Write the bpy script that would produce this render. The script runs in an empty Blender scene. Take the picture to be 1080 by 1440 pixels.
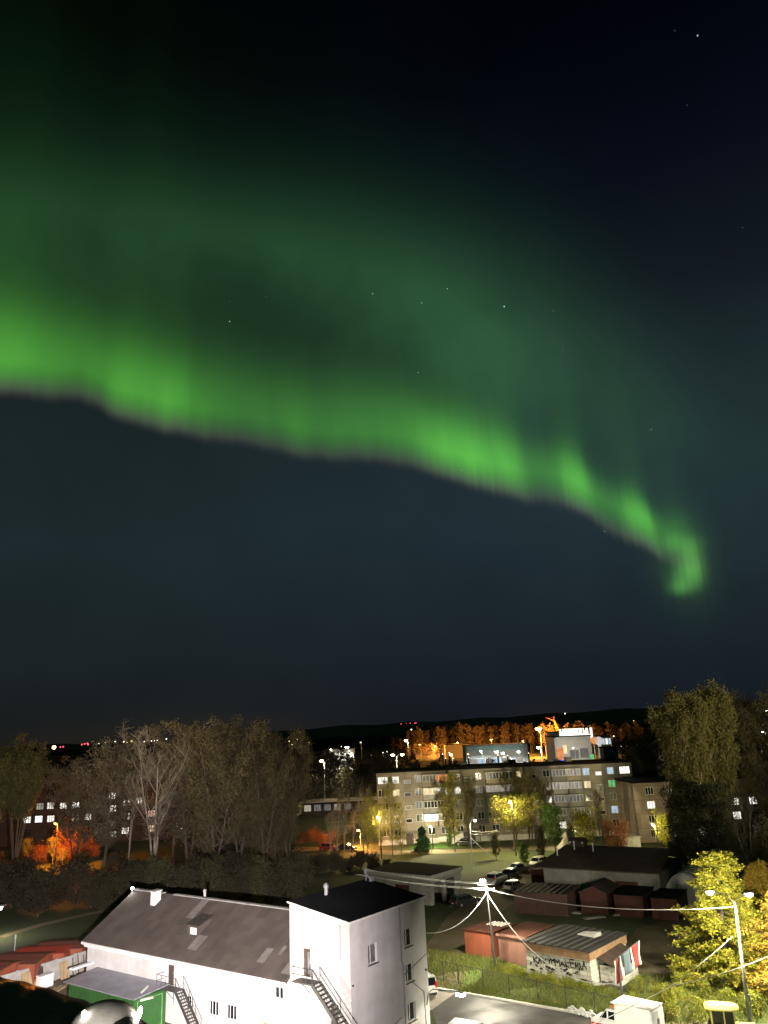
import bpy, math, random
import numpy as np
from mathutils import Vector, Matrix

S = bpy.context.scene
COL = S.collection
R = math.radians
PI = math.pi

# ------------------------------------------------------------------ camera
CAM_H = 24.0
FPX = 1081.0                       # focal length in pixels of the 1080 x 1440 photograph
PITCH = math.atan(310 / FPX)
ROLL = 0.044
FW = np.array([0, math.cos(PITCH), math.sin(PITCH)])
_r0 = np.array([1.0, 0, 0]); _u0 = np.array([0, -math.sin(PITCH), math.cos(PITCH)])
RT = math.cos(ROLL) * _r0 - math.sin(ROLL) * _u0
UP = math.sin(ROLL) * _r0 + math.cos(ROLL) * _u0
cam_d = bpy.data.cameras.new('camera')
cam_d.sensor_fit = 'VERTICAL'; cam_d.sensor_height = 36; cam_d.sensor_width = 27
cam_d.lens = 36 * FPX / 1440
cam_d.clip_start = 0.3; cam_d.clip_end = 30000
cam = bpy.data.objects.new('camera', cam_d); COL.objects.link(cam)
cam.matrix_world = Matrix(((RT[0], UP[0], -FW[0], 0), (RT[1], UP[1], -FW[1], 0), (RT[2], UP[2], -FW[2], CAM_H), (0, 0, 0, 1)))
S.camera = cam
S.view_settings.view_transform = 'Standard'; S.view_settings.look = 'None'
S.view_settings.exposure = 0; S.view_settings.gamma = 1
S.cycles.use_denoising = True
S.cycles.max_bounces = 4; S.cycles.diffuse_bounces = 2; S.cycles.glossy_bounces = 2
S.cycles.transmission_bounces = 2; S.cycles.sample_clamp_indirect = 4
S.cycles.use_light_tree = True


def ray(x, y):
    return FW + (x - 540) / FPX * RT + (720 - y) / FPX * UP


def ground(x, y, z=0.0):           # the point at height z seen at a place of the photograph
    d = ray(x, y); t = (z - CAM_H) / d[2]
    return Vector((d[0] * t, d[1] * t, z))


def at(x, y, Y):                   # the point at depth Y (metres north of the camera)
    d = ray(x, y); t = Y / d[1]
    return Vector((d[0] * t, Y, CAM_H + d[2] * t))


def azel(x, y):
    d = ray(x, y); d = d / np.linalg.norm(d)
    return math.degrees(math.atan2(d[0], d[1])), math.degrees(math.asin(d[2]))


# ------------------------------------------------------------------ night sky with the aurora (world, by direction)
W = bpy.data.worlds.new('World'); S.world = W; W.use_nodes = True
nt = W.node_tree; nt.nodes.clear()
NN = nt.nodes.new; LK = nt.links.new


def m_(op, a, b=None, c=None, clamp=False):
    n = NN('ShaderNodeMath'); n.operation = op; n.use_clamp = clamp
    for i, v in enumerate((a, b, c)):
        if v is None: continue
        if isinstance(v, (int, float)): n.inputs[i].default_value = v
        else: LK(v, n.inputs[i])
    return n.outputs[0]


def curve_(t, pts):
    n = NN('ShaderNodeFloatCurve'); cu = n.mapping.curves[0]
    pts = sorted(pts)
    cu.points[0].location = pts[0]; cu.points[1].location = pts[-1]
    for p in pts[1:-1]: cu.points.new(*p)
    n.mapping.update(); LK(t, n.inputs[1])
    return n.outputs[0]


def ramp_(t, pts):
    n = NN('ShaderNodeValToRGB'); e = n.color_ramp.elements
    e[0].position = pts[0][0]; e[0].color = (*pts[0][1], 1)
    e[1].position = pts[-1][0]; e[1].color = (*pts[-1][1], 1)
    for p, c in pts[1:-1]: k = e.new(p); k.color = (*c, 1)
    LK(t, n.inputs[0]); return n.outputs[0]


def vscale(col, f):
    n = NN('ShaderNodeVectorMath'); n.operation = 'SCALE'
    if isinstance(col, tuple): n.inputs[0].default_value = col
    else: LK(col, n.inputs[0])
    if isinstance(f, (int, float)): n.inputs[3].default_value = f
    else: LK(f, n.inputs[3])
    return n.outputs[0]


def vadd(a, b):
    n = NN('ShaderNodeVectorMath'); n.operation = 'ADD'; LK(a, n.inputs[0]); LK(b, n.inputs[1]); return n.outputs[0]


def sstep(v, a, b):
    n = NN('ShaderNodeMapRange'); n.interpolation_type = 'SMOOTHSTEP'
    LK(v, n.inputs[0]); n.inputs[1].default_value = a; n.inputs[2].default_value = b
    return n.outputs[0]


tc = NN('ShaderNodeTexCoord').outputs['Generated']
sx = NN('ShaderNodeSeparateXYZ'); LK(tc, sx.inputs[0])
AZ = m_('MULTIPLY', m_('ARCTAN2', sx.outputs[0], sx.outputs[1]), 180 / PI)
EL = m_('MULTIPLY', m_('ARCSINE', sx.outputs[2]), 180 / PI)
AZ0, AZ1 = -50.0, 50.0
T = m_('DIVIDE', m_('SUBTRACT', AZ, AZ0), AZ1 - AZ0, clamp=True)
# soft noise that bends the curtain and makes its rays
cmb = NN('ShaderNodeCombineXYZ'); LK(AZ, cmb.inputs[0]); LK(m_('MULTIPLY', EL, 0.12), cmb.inputs[1])
ns = NN('ShaderNodeTexNoise'); ns.inputs['Scale'].default_value = 0.5; ns.inputs['Detail'].default_value = 2; LK(cmb.outputs[0], ns.inputs['Vector'])
RAYS = ns.outputs[0]
cmb2 = NN('ShaderNodeCombineXYZ'); LK(AZ, cmb2.inputs[0]); LK(EL, cmb2.inputs[1])
ns2 = NN('ShaderNodeTexNoise'); ns2.inputs['Scale'].default_value = 0.16; ns2.inputs['Detail'].default_value = 3; LK(cmb2.outputs[0], ns2.inputs['Vector'])
SOFT = ns2.outputs[0]
# main curtain: (azimuth place, lower edge, brightness, height)
CURTAIN = [(-150, 532, .85, 95), (-60, 540, .9, 90), (0, 545, 1.0, 86), (50, 552, .86, 80), (95, 553, .66, 78), (125, 559, .64, 74), (155, 575, .78, 74), (195, 590, .96, 74),
           (235, 600, .96, 68), (270, 606, .64, 70), (330, 616, .46, 76), (375, 624, .42, 74), (415, 634, .50, 72), (450, 639, .42, 74), (490, 641, .47, 74),
           (530, 642, .47, 72), (570, 649, .56, 66), (620, 664, .92, 54), (670, 679, 1.05, 54), (715, 691, 1.02, 50), (745, 698, .52, 44),
           (768, 699, .44, 40), (798, 706, .92, 42), (816, 715, 1.08, 42), (832, 725, .74, 36), (856, 741, .44, 33), (884, 756, .78, 34),
           (908, 765, 1.08, 34), (921, 776, .80, 28), (936, 786, .36, 28), (955, 790, .3, 34), (972, 792, .2, 34), (986, 795, .05, 30), (1010, 800, 0, 30), (1100, 800, 0, 30), (1250, 800, 0, 30)]
e_p, a_p, h_p = [], [], []
for x, y, a, h in CURTAIN:
    az, el = azel(x, y); t = (az - AZ0) / (AZ1 - AZ0)
    el2 = azel(x, y - h)[1]
    e_p.append((t, el / 60)); a_p.append((t, a / 1.5)); h_p.append((t, (el2 - el) / 10))
EDGE = m_('MULTIPLY', curve_(T, e_p), 60)
AMP = m_('MAXIMUM', m_('MULTIPLY', curve_(T, a_p), 1.5), 0)
HGT = m_('MULTIPLY', curve_(T, h_p), 8.4)
nse = NN('ShaderNodeTexNoise'); nse.inputs['Scale'].default_value = 1.6; nse.inputs['Detail'].default_value = 4; LK(AZ, nse.inputs['Vector'])
dd = m_('ADD', m_('ADD', m_('SUBTRACT', EL, EDGE), m_('MULTIPLY', m_('SUBTRACT', RAYS, .5), .7)), m_('MULTIPLY', m_('MULTIPLY', m_('SUBTRACT', nse.outputs[0], .5), sstep(AZ, -8, 14)), .5))


rise = sstep(dd, -0.55, 1.9)
over = m_('MAXIMUM', m_('SUBTRACT', dd, 1.9), 0)
q = m_('DIVIDE', over, HGT)
body = m_('EXPONENT', m_('MULTIPLY', m_('MULTIPLY', q, q), -1.0))
tail = m_('EXPONENT', m_('MULTIPLY', q, -0.52))
prof = m_('MULTIPLY', rise, m_('ADD', m_('MULTIPLY', body, .70), m_('MULTIPLY', tail, m_('SUBTRACT', .31, m_('MULTIPLY', sstep(AZ, 4, 16), .14)))))
cmb3 = NN('ShaderNodeCombineXYZ'); LK(m_('ADD', AZ, m_('MULTIPLY', EL, .12)), cmb3.inputs[0]); LK(m_('MULTIPLY', EL, 0.06), cmb3.inputs[1])
ns3 = NN('ShaderNodeTexNoise'); ns3.inputs['Scale'].default_value = .7; ns3.inputs['Detail'].default_value = 1.5; LK(cmb3.outputs[0], ns3.inputs['Vector'])
raymod = m_('ADD', .68, m_('ADD', m_('MULTIPLY', RAYS, .34), m_('MULTIPLY', m_('MULTIPLY', ns3.outputs[0], sstep(AZ, -20, 16)), .5)))
cur = m_('MULTIPLY', m_('MULTIPLY', prof, AMP), raymod)
fr = m_('MULTIPLY', m_('MULTIPLY', sstep(dd, -.85, 0.15), m_('SUBTRACT', 1.0, sstep(dd, 0.0, 1.5))), m_('POWER', m_('MAXIMUM', AMP, 0.0001), .6))
# broad veil above the curtain
VEIL = [(-150, 290, .055, 70), (0, 296, .075, 74), (150, 308, .088, 74), (300, 328, .10, 72), (430, 356, .12, 78), (540, 396, .15, 86), (630, 440, .172, 98), (710, 480, .165, 112),
        (790, 520, .125, 126), (870, 556, .082, 130), (930, 590, .055, 126), (990, 620, .034, 120), (1080, 650, .018, 110), (1180, 680, .006, 110)]
v_p, va_p, vs_p = [], [], []
for x, y, a, h in VEIL:
    az, el = azel(x, y); t = (az - AZ0) / (AZ1 - AZ0); el2 = azel(x, y - h)[1]
    v_p.append((t, el / 60)); va_p.append((t, a * 2)); vs_p.append((t, (el2 - el) / 10))
vd = m_('DIVIDE', m_('ADD', m_('SUBTRACT', EL, m_('MULTIPLY', curve_(T, v_p), 60)), m_('MULTIPLY', m_('SUBTRACT', SOFT, .5), 2.2)), m_('MULTIPLY', curve_(T, vs_p), 10))
veil = m_('MULTIPLY', m_('MULTIPLY', m_('EXPONENT', m_('MULTIPLY', m_('POWER', m_('ABSOLUTE', vd), 1.7), -.85)), m_('MAXIMUM', m_('MULTIPLY', curve_(T, va_p), .5), 0)), m_('ADD', .62, m_('MULTIPLY', SOFT, .76)))
# the hooked end of the curtain
hook = None


def blob(x, y, rx, ry, a, power=1.0):
    global hook
    az, el = azel(x, y); k = .0517
    u = m_('DIVIDE', m_('MULTIPLY', m_('SUBTRACT', AZ, az), math.cos(R(el))), rx * k)
    v = m_('DIVIDE', m_('SUBTRACT', EL, el), ry * k)
    g = m_('MULTIPLY', m_('EXPONENT', m_('MULTIPLY', m_('POWER', m_('ADD', m_('MULTIPLY', u, u), m_('MULTIPLY', v, v)), power), -1)), a)
    hook = g if hook is None else m_('ADD', hook, g)


for b in ((972, 793, 14, 25, .46, 1.25), (964, 813, 19, 18, .32, 1.25), (955, 826, 14, 10, .24, 1.3), (968, 766, 17, 12, .17, 1.1), (944, 763, 16, 13, .20, 1.1), (962, 785, 34, 54, .10, 1)):
    blob(*b)
hook = m_('MULTIPLY', hook, m_('ADD', .55, m_('MULTIPLY', nse.outputs[0], .9)))
# background sky
TE = m_('DIVIDE', EL, 60.0, clamp=True)
bgL = ramp_(TE, [(0, (.0078, .0088, .0092)), (.04, (.0088, .0118, .0128)), (.11, (.0100, .0160, .0182)), (.22, (.0112, .0200, .0232)), (.36, (.0095, .0165, .0170)), (.5, (.0060, .0120, .0110)),
                 (.64, (.0022, .0048, .0048)), (.78, (.0004, .0008, .0010)), (1, (.0001, .0002, .0004))])
bgR = ramp_(TE, [(0, (.0070, .0092, .0130)), (.05, (.0082, .0122, .0175)), (.12, (.0104, .0172, .0228)), (.25, (.0135, .0248, .0318)), (.38, (.0115, .0215, .0245)), (.5, (.0058, .0090, .0130)),
                 (.62, (.0022, .0036, .0075)), (.76, (.0006, .0010, .0030)), (1, (.0001, .0002, .0006))])
mx = NN('ShaderNodeMix'); mx.data_type = 'RGBA'; LK(sstep(AZ, -26, 12), mx.inputs[0]); LK(bgL, mx.inputs[6]); LK(bgR, mx.inputs[7])
bg = vscale(mx.outputs[2], m_('ADD', .92, m_('MULTIPLY', SOFT, .36)))
sky = vadd(bg, vscale((.082, .385, .036), cur))
sky = vadd(sky, vscale((.040, .035, .032), fr))
sky = vadd(sky, vscale((.100, .38, .135), veil))
sky = vadd(sky, vscale((.115, .42, .065), hook))
# light pollution low over the town
for x, rx, ry, c in ((300, 8, 1.9, (.009, .0052, .001)), (765, 3.2, 1.6, (.006, .002, .000)), (80, 7, 1.2, (.004, .002, .0))):
    az, el = azel(x, 1030)
    u = m_('DIVIDE', m_('SUBTRACT', AZ, az), rx); v = m_('DIVIDE', EL, ry)
    sky = vadd(sky, vscale(c, m_('EXPONENT', m_('MULTIPLY', m_('ADD', m_('MULTIPLY', u, u), m_('MULTIPLY', v, v)), -1))))
# stars
for x, y, b, rr in ((709, 431, .8, .0010), (524, 413, .4, .0009), (629, 406, .35, .0009), (593, 426, .25, .0009), (323, 452, .45, .0009), (588, 524, .3, .0008), (981, 50, .6, .0010), (323, 424, .06, .0008),
                    (949, 43, .05, .0009), (966, 148, .05, .0008), (778, 437, .15, .0007), (916, 604, .22, .0008), (850, 747, .22, .0008), (649, 661, .3, .0007), (1044, 320, .06, .0008), (791, 491, .08, .0007), (374, 417, .05, .0008)):
    d = ray(x, y); d = d / np.linalg.norm(d)
    n = NN('ShaderNodeVectorMath'); n.operation = 'DISTANCE'; LK(tc, n.inputs[0]); n.inputs[1].default_value = tuple(d)
    g = m_('SUBTRACT', 1.0, m_('DIVIDE', n.outputs['Value'], rr), clamp=True)
    sky = vadd(sky, vscale((b * 1.4, b * 1.6, b * 1.5), g))
bgn = NN('ShaderNodeBackground'); LK(sky, bgn.inputs[0]); bgn.inputs[1].default_value = 1.0
out = NN('ShaderNodeOutputWorld'); LK(bgn.outputs[0], out.inputs[0])
W.cycles.sampling_method = 'MANUAL'; W.cycles.sample_map_resolution = 256


# ------------------------------------------------------------------ helpers
class MB:
    """collects simple shapes and links them as ONE mesh object"""
    def __init__(s): s.v = []; s.f = []; s.m = []

    def add(s, vs, fs, m=0):
        o = len(s.v); s.v += [tuple(v) for v in vs]
        for f in fs: s.f.append(tuple(i + o for i in f)); s.m.append(m)
        return s

    def hexa(s, p, m=0):           # p: bottom 4 (ccw), top 4
        return s.add(p, [(3, 2, 1, 0), (4, 5, 6, 7), (0, 1, 5, 4), (1, 2, 6, 5), (2, 3, 7, 6), (3, 0, 4, 7)], m)

    def box(s, x0, y0, z0, x1, y1, z1, m=0):
        x0, x1 = min(x0, x1), max(x0, x1); y0, y1 = min(y0, y1), max(y0, y1); z0, z1 = min(z0, z1), max(z0, z1)
        return s.hexa([(x0, y0, z0), (x1, y0, z0), (x1, y1, z0), (x0, y1, z0), (x0, y0, z1), (x1, y0, z1), (x1, y1, z1), (x0, y1, z1)], m)

    def prism(s, pts, z0, z1, m=0):   # pts ccw in plan
        n = len(pts)
        vs = [(p[0], p[1], z0) for p in pts] + [(p[0], p[1], z1) for p in pts]
        return s.add(vs, [tuple(range(n - 1, -1, -1)), tuple(range(n, 2 * n))] + [(i, (i + 1) % n, n + (i + 1) % n, n + i) for i in range(n)], m)

    def prism_x(s, pts, x0, x1, m=0):  # pts (y, z) ccw seen from +x
        n = len(pts)
        vs = [(x0, p[0], p[1]) for p in pts] + [(x1, p[0], p[1]) for p in pts]
        return s.add(vs, [tuple(range(n - 1, -1, -1)), tuple(range(n, 2 * n))] + [(i, (i + 1) % n, n + (i + 1) % n, n + i) for i in range(n)], m)

    def prism_y(s, pts, y0, y1, m=0):  # pts (x, z) ccw seen from -y
        n = len(pts)
        vs = [(p[0], y0, p[1]) for p in pts] + [(p[0], y1, p[1]) for p in pts]
        return s.add(vs, [tuple(range(n)), tuple(range(2 * n - 1, n - 1, -1))] + [(i, n + i, n + (i + 1) % n, (i + 1) % n) for i in range(n)], m)

    def tube(s, pts, r, n=6, m=0, cap=True):
        pts = [Vector(p) for p in pts]; k = len(pts)
        rs = r if isinstance(r, (list, tuple)) else [r] * k
        vs = []
        for i, p in enumerate(pts):
            d = (pts[min(i + 1, k - 1)] - pts[max(i - 1, 0)]).normalized()
            a = Vector((0, 0, 1)) if abs(d.z) < .9 else Vector((1, 0, 0))
            u = d.cross(a).normalized(); w = d.cross(u)
            for j in range(n):
                t = 2 * PI * j / n
                vs.append(p + (u * math.cos(t) + w * math.sin(t)) * rs[i])
        fs = [(i * n + j, i * n + (j + 1) % n, (i + 1) * n + (j + 1) % n, (i + 1) * n + j) for i in range(k - 1) for j in range(n)]
        if cap and n > 2: fs += [tuple(range(n - 1, -1, -1)), tuple(range((k - 1) * n, k * n))]
        return s.add(vs, fs, m)

    def bar(s, a, b, w, h=None, m=0):
        h = h or w; a = Vector(a); b = Vector(b); d = (b - a).normalized()
        up = Vector((0, 0, 1)) if abs(d.z) < .95 else Vector((1, 0, 0))
        u = d.cross(up).normalized() * w / 2; t = u.cross(d).normalized() * h / 2
        return s.hexa([a - u - t, b - u - t, b + u - t, a + u - t, a - u + t, b - u + t, b + u + t, a + u + t], m)

    def lathe(s, prof, n=16, c=(0, 0, 0), m=0):   # prof [(r,z)]
        vs = [(c[0] + r * math.cos(2 * PI * j / n), c[1] + r * math.sin(2 * PI * j / n), c[2] + z) for r, z in prof for j in range(n)]
        k = len(prof)
        fs = [(i * n + j, i * n + (j + 1) % n, (i + 1) * n + (j + 1) % n, (i + 1) * n + j) for i in range(k - 1) for j in range(n)]
        fs += [tuple(range(n - 1, -1, -1)), tuple(range((k - 1) * n, k * n))]
        return s.add(vs, fs, m)

    def build(s, name, mats, parent=None, smooth=False, bevel=0, loc=None):
        me = bpy.data.meshes.new(name)
        me.from_pydata([tuple(v) for v in s.v], [], s.f)
        mats = mats if isinstance(mats, (list, tuple)) else [mats]
        for m in mats: me.materials.append(m)
        if len(mats) > 1: me.polygons.foreach_set('material_index', s.m)
        if smooth: me.polygons.foreach_set('use_smooth', [True] * len(me.polygons))
        me.update()
        o = bpy.data.objects.new(name, me); COL.objects.link(o)
        if parent: o.parent = parent
        if loc: o.location = loc
        if bevel:
            b = o.modifiers.new('edge', 'BEVEL'); b.width = bevel; b.segments = 2; b.limit_method = 'ANGLE'
        return o


def tag(o, label=None, cat=None, group=None, kind=None):
    if label: o['label'] = label
    if cat: o['category'] = cat
    if group: o['group'] = group
    if kind: o['kind'] = kind
    return o


def thing(name, label, cat, loc=(0, 0, 0), rz=0.0, group=None):
    o = bpy.data.objects.new(name, None); COL.objects.link(o)
    o.location = loc; o.rotation_euler = (0, 0, rz); o.empty_display_size = .3
    return tag(o, label, cat, group)


def copy_thing(src, loc, rz=None, label=None, scale=None):
    r = src.copy(); COL.objects.link(r); r.location = loc
    if rz is not None: r.rotation_euler = (0, 0, rz)
    if scale: r.scale = (scale, scale, scale) if not isinstance(scale, tuple) else scale
    if label: r['label'] = label
    for ch in list(src.children):
        c = ch.copy(); COL.objects.link(c); c.parent = r
        for g in ch.children:
            d = g.copy(); COL.objects.link(d); d.parent = c
    return r


def lamp(name, loc, power, color, radius=.12, kind='POINT', target=None, angle=90, parent=None, blend=.5):
    if kind == 'DOWN': kind, target, angle, blend = 'SPOT', Vector(loc) - Vector((0, .02, 1)), 164, .25   # a luminaire that throws its light down
    l = bpy.data.lights.new(name, kind); l.energy = power; l.color = color; l.shadow_soft_size = radius
    o = bpy.data.objects.new(name, l); COL.objects.link(o); o.location = loc
    if kind == 'SPOT':
        l.spot_size = R(angle); l.spot_blend = blend
        d = Vector(target) - Vector(loc); o.rotation_euler = d.to_track_quat('-Z', 'Y').to_euler()
    if parent:
        o.parent = parent; o.matrix_parent_inverse = Matrix.LocRotScale(parent.location, parent.rotation_euler, None).inverted()
    return o


# ------------------------------------------------------------------ materials
def _bsdf(name):
    m = bpy.data.materials.new(name); m.use_nodes = True
    return m, m.node_tree, m.node_tree.nodes['Principled BSDF']


def mat(name, c, rough=.85, var=.25, scale=1.5, bump=0.0, c2=None, metal=0.0, spec=.3, streak=False, detail=6):
    """noise-mottled surface; c2 = second tone for stains and wear"""
    m, t, b = _bsdf(name); N = t.nodes.new; L = t.links.new
    co = N('ShaderNodeTexCoord').outputs['Object']
    mp = N('ShaderNodeMapping'); L(co, mp.inputs[0])
    if streak: mp.inputs['Scale'].default_value = (1, 1, .18)
    n = N('ShaderNodeTexNoise'); n.inputs['Scale'].default_value = scale; n.inputs['Detail'].default_value = detail; n.inputs['Roughness'].default_value = .62
    L(mp.outputs[0], n.inputs['Vector'])
    r = N('ShaderNodeValToRGB'); L(n.outputs[0], r.inputs[0])
    r.color_ramp.elements[0].position = .3; r.color_ramp.elements[1].position = .7
    d = c2 or tuple(x * (1 - var) for x in c)
    r.color_ramp.elements[0].color = (*d, 1)
    e = c if c2 else tuple(min(1, x * (1 + var * .6)) for x in c)
    r.color_ramp.elements[1].color = (*e, 1)
    L(r.outputs[0], b.inputs['Base Color'])
    b.inputs['Roughness'].default_value = rough; b.inputs['Metallic'].default_value = metal; b.inputs['Specular IOR Level'].default_value = spec
    if bump:
        bp = N('ShaderNodeBump'); bp.inputs['Strength'].default_value = bump; bp.inputs['Distance'].default_value = .05
        n2 = N('ShaderNodeTexNoise'); n2.inputs['Scale'].default_value = scale * 8; n2.inputs['Detail'].default_value = 4; L(co, n2.inputs['Vector'])
        L(n2.outputs[0], bp.inputs['Height']); L(bp.outputs[0], b.inputs['Normal'])
    return m


def emit(name, c, s, var=0.0, scale=4):
    m = bpy.data.materials.new(name); m.use_nodes = True; t = m.node_tree; t.nodes.clear()
    e = t.nodes.new('ShaderNodeEmission'); e.inputs[0].default_value = (*c, 1); e.inputs[1].default_value = s
    o = t.nodes.new('ShaderNodeOutputMaterial'); t.links.new(e.outputs[0], o.inputs[0])
    if var:   # curtains, furniture and lamps seen inside a lit room
        co = t.nodes.new('ShaderNodeTexCoord'); n = t.nodes.new('ShaderNodeTexNoise'); n.inputs['Scale'].default_value = scale; n.inputs['Detail'].default_value = 3
        oi = t.nodes.new('ShaderNodeObjectInfo'); ad = t.nodes.new('ShaderNodeVectorMath'); ad.operation = 'ADD'
        t.links.new(co.outputs['Object'], ad.inputs[0]); t.links.new(oi.outputs['Random'], ad.inputs[1]); mp = t.nodes.new('ShaderNodeMapping'); mp.inputs['Scale'].default_value = (1, 1, .14); t.links.new(ad.outputs[0], mp.inputs[0]); t.links.new(mp.outputs[0], n.inputs['Vector'])
        r = t.nodes.new('ShaderNodeMapRange'); t.links.new(n.outputs[0], r.inputs[0])
        r.inputs[1].default_value = .35; r.inputs[2].default_value = .65; r.inputs[3].default_value = s * (1 - var); r.inputs[4].default_value = s * (1 + var * .5)
        t.links.new(r.outputs[0], e.inputs[1])
    return m


def leaf_mat(name, c1, c2, c3=None, trans=.35):
    m, t, b = _bsdf(name); N = t.nodes.new; L = t.links.new
    g = N('ShaderNodeNewGeometry'); oi = N('ShaderNodeObjectInfo')
    r = N('ShaderNodeValToRGB'); L(g.outputs['Random Per Island'], r.inputs[0])
    r.color_ramp.elements[0].color = (*c1, 1); r.color_ramp.elements[1].color = (*c2, 1)
    if c3: k = r.color_ramp.elements.new(.82); k.color = (*c3, 1)
    hs = N('ShaderNodeHueSaturation'); L(r.outputs[0], hs.inputs['Color'])
    mr = N('ShaderNodeMapRange'); L(oi.outputs['Random'], mr.inputs[0]); mr.inputs[3].default_value = .8; mr.inputs[4].default_value = 1.2
    L(mr.outputs[0], hs.inputs['Value'])
    L(hs.outputs[0], b.inputs['Base Color']); b.inputs['Roughness'].default_value = .7; b.inputs['Specular IOR Level'].default_value = .2
    tr = N('ShaderNodeBsdfTranslucent'); L(hs.outputs[0], tr.inputs[0])
    mx = N('ShaderNodeMixShader'); mx.inputs[0].default_value = trans
    o = t.nodes['Material Output']; L(b.outputs[0], mx.inputs[1]); L(tr.outputs[0], mx.inputs[2]); L(mx.outputs[0], o.inputs[0])
    return m


def panel_mat(name, c, joint, w, h, rough=.85, axis='XZ', mortar=.012, var=.14, noise=.9, offset=0.0):
    """wall laid in panels, blocks or bricks with dark joints, faintly weather-stained"""
    m, t, b = _bsdf(name); N = t.nodes.new; L = t.links.new
    co = N('ShaderNodeTexCoord').outputs['Object']
    sp = N('ShaderNodeSeparateXYZ'); L(co, sp.inputs[0]); cb = N('ShaderNodeCombineXYZ')
    if axis == 'XZ':
        ad = N('ShaderNodeMath'); ad.operation = 'ADD'; L(sp.outputs[0], ad.inputs[0]); L(sp.outputs[1], ad.inputs[1]); L(ad.outputs[0], cb.inputs[0]); L(sp.outputs[2], cb.inputs[1])
    else:
        L(sp.outputs[0], cb.inputs[0]); L(sp.outputs[1], cb.inputs[1])
    br = N('ShaderNodeTexBrick'); L(cb.outputs[0], br.inputs['Vector'])
    br.offset = offset; br.inputs['Scale'].default_value = 1; br.inputs['Brick Width'].default_value = w; br.inputs['Row Height'].default_value = h
    br.inputs['Mortar Size'].default_value = mortar; br.inputs['Mortar Smooth'].default_value = .3
    br.inputs['Color1'].default_value = (*c, 1); br.inputs['Color2'].default_value = (*[x * (1 - var) for x in c], 1); br.inputs['Mortar'].default_value = (*joint, 1)
    n = N('ShaderNodeTexNoise'); n.inputs['Scale'].default_value = noise; n.inputs['Detail'].default_value = 6; L(co, n.inputs['Vector'])
    mr = N('ShaderNodeMapRange'); L(n.outputs[0], mr.inputs[0]); mr.inputs[1].default_value = .3; mr.inputs[2].default_value = .75; mr.inputs[3].default_value = .72; mr.inputs[4].default_value = 1.1
    mu = N('ShaderNodeVectorMath'); mu.operation = 'SCALE'; L(br.outputs[0], mu.inputs[0]); L(mr.outputs[0], mu.inputs[3])
    L(mu.outputs[0], b.inputs['Base Color']); b.inputs['Roughness'].default_value = rough; b.inputs['Specular IOR Level'].default_value = .25
    return m


def sheet_mat(name, c, c2, period=.25, axis=0, rough=.75, depth=.06, scale=.8):
    """corrugated sheet: ribs as bump, rust and patches from noise"""
    m = mat(name, c, rough, .3, scale, 0, c2); t = m.node_tree; N = t.nodes.new; L = t.links.new; b = t.nodes['Principled BSDF']
    co = N('ShaderNodeTexCoord').outputs['Object']; sp = N('ShaderNodeSeparateXYZ'); L(co, sp.inputs[0])
    mu = N('ShaderNodeMath'); mu.operation = 'MULTIPLY'; L(sp.outputs[axis], mu.inputs[0]); mu.inputs[1].default_value = 2 * PI / period
    sn = N('ShaderNodeMath'); sn.operation = 'SINE'; L(mu.outputs[0], sn.inputs[0])
    bp = N('ShaderNodeBump'); bp.inputs['Strength'].default_value = .9; bp.inputs['Distance'].default_value = depth; L(sn.outputs[0], bp.inputs['Height']); L(bp.outputs[0], b.inputs['Normal'])
    return m


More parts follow.
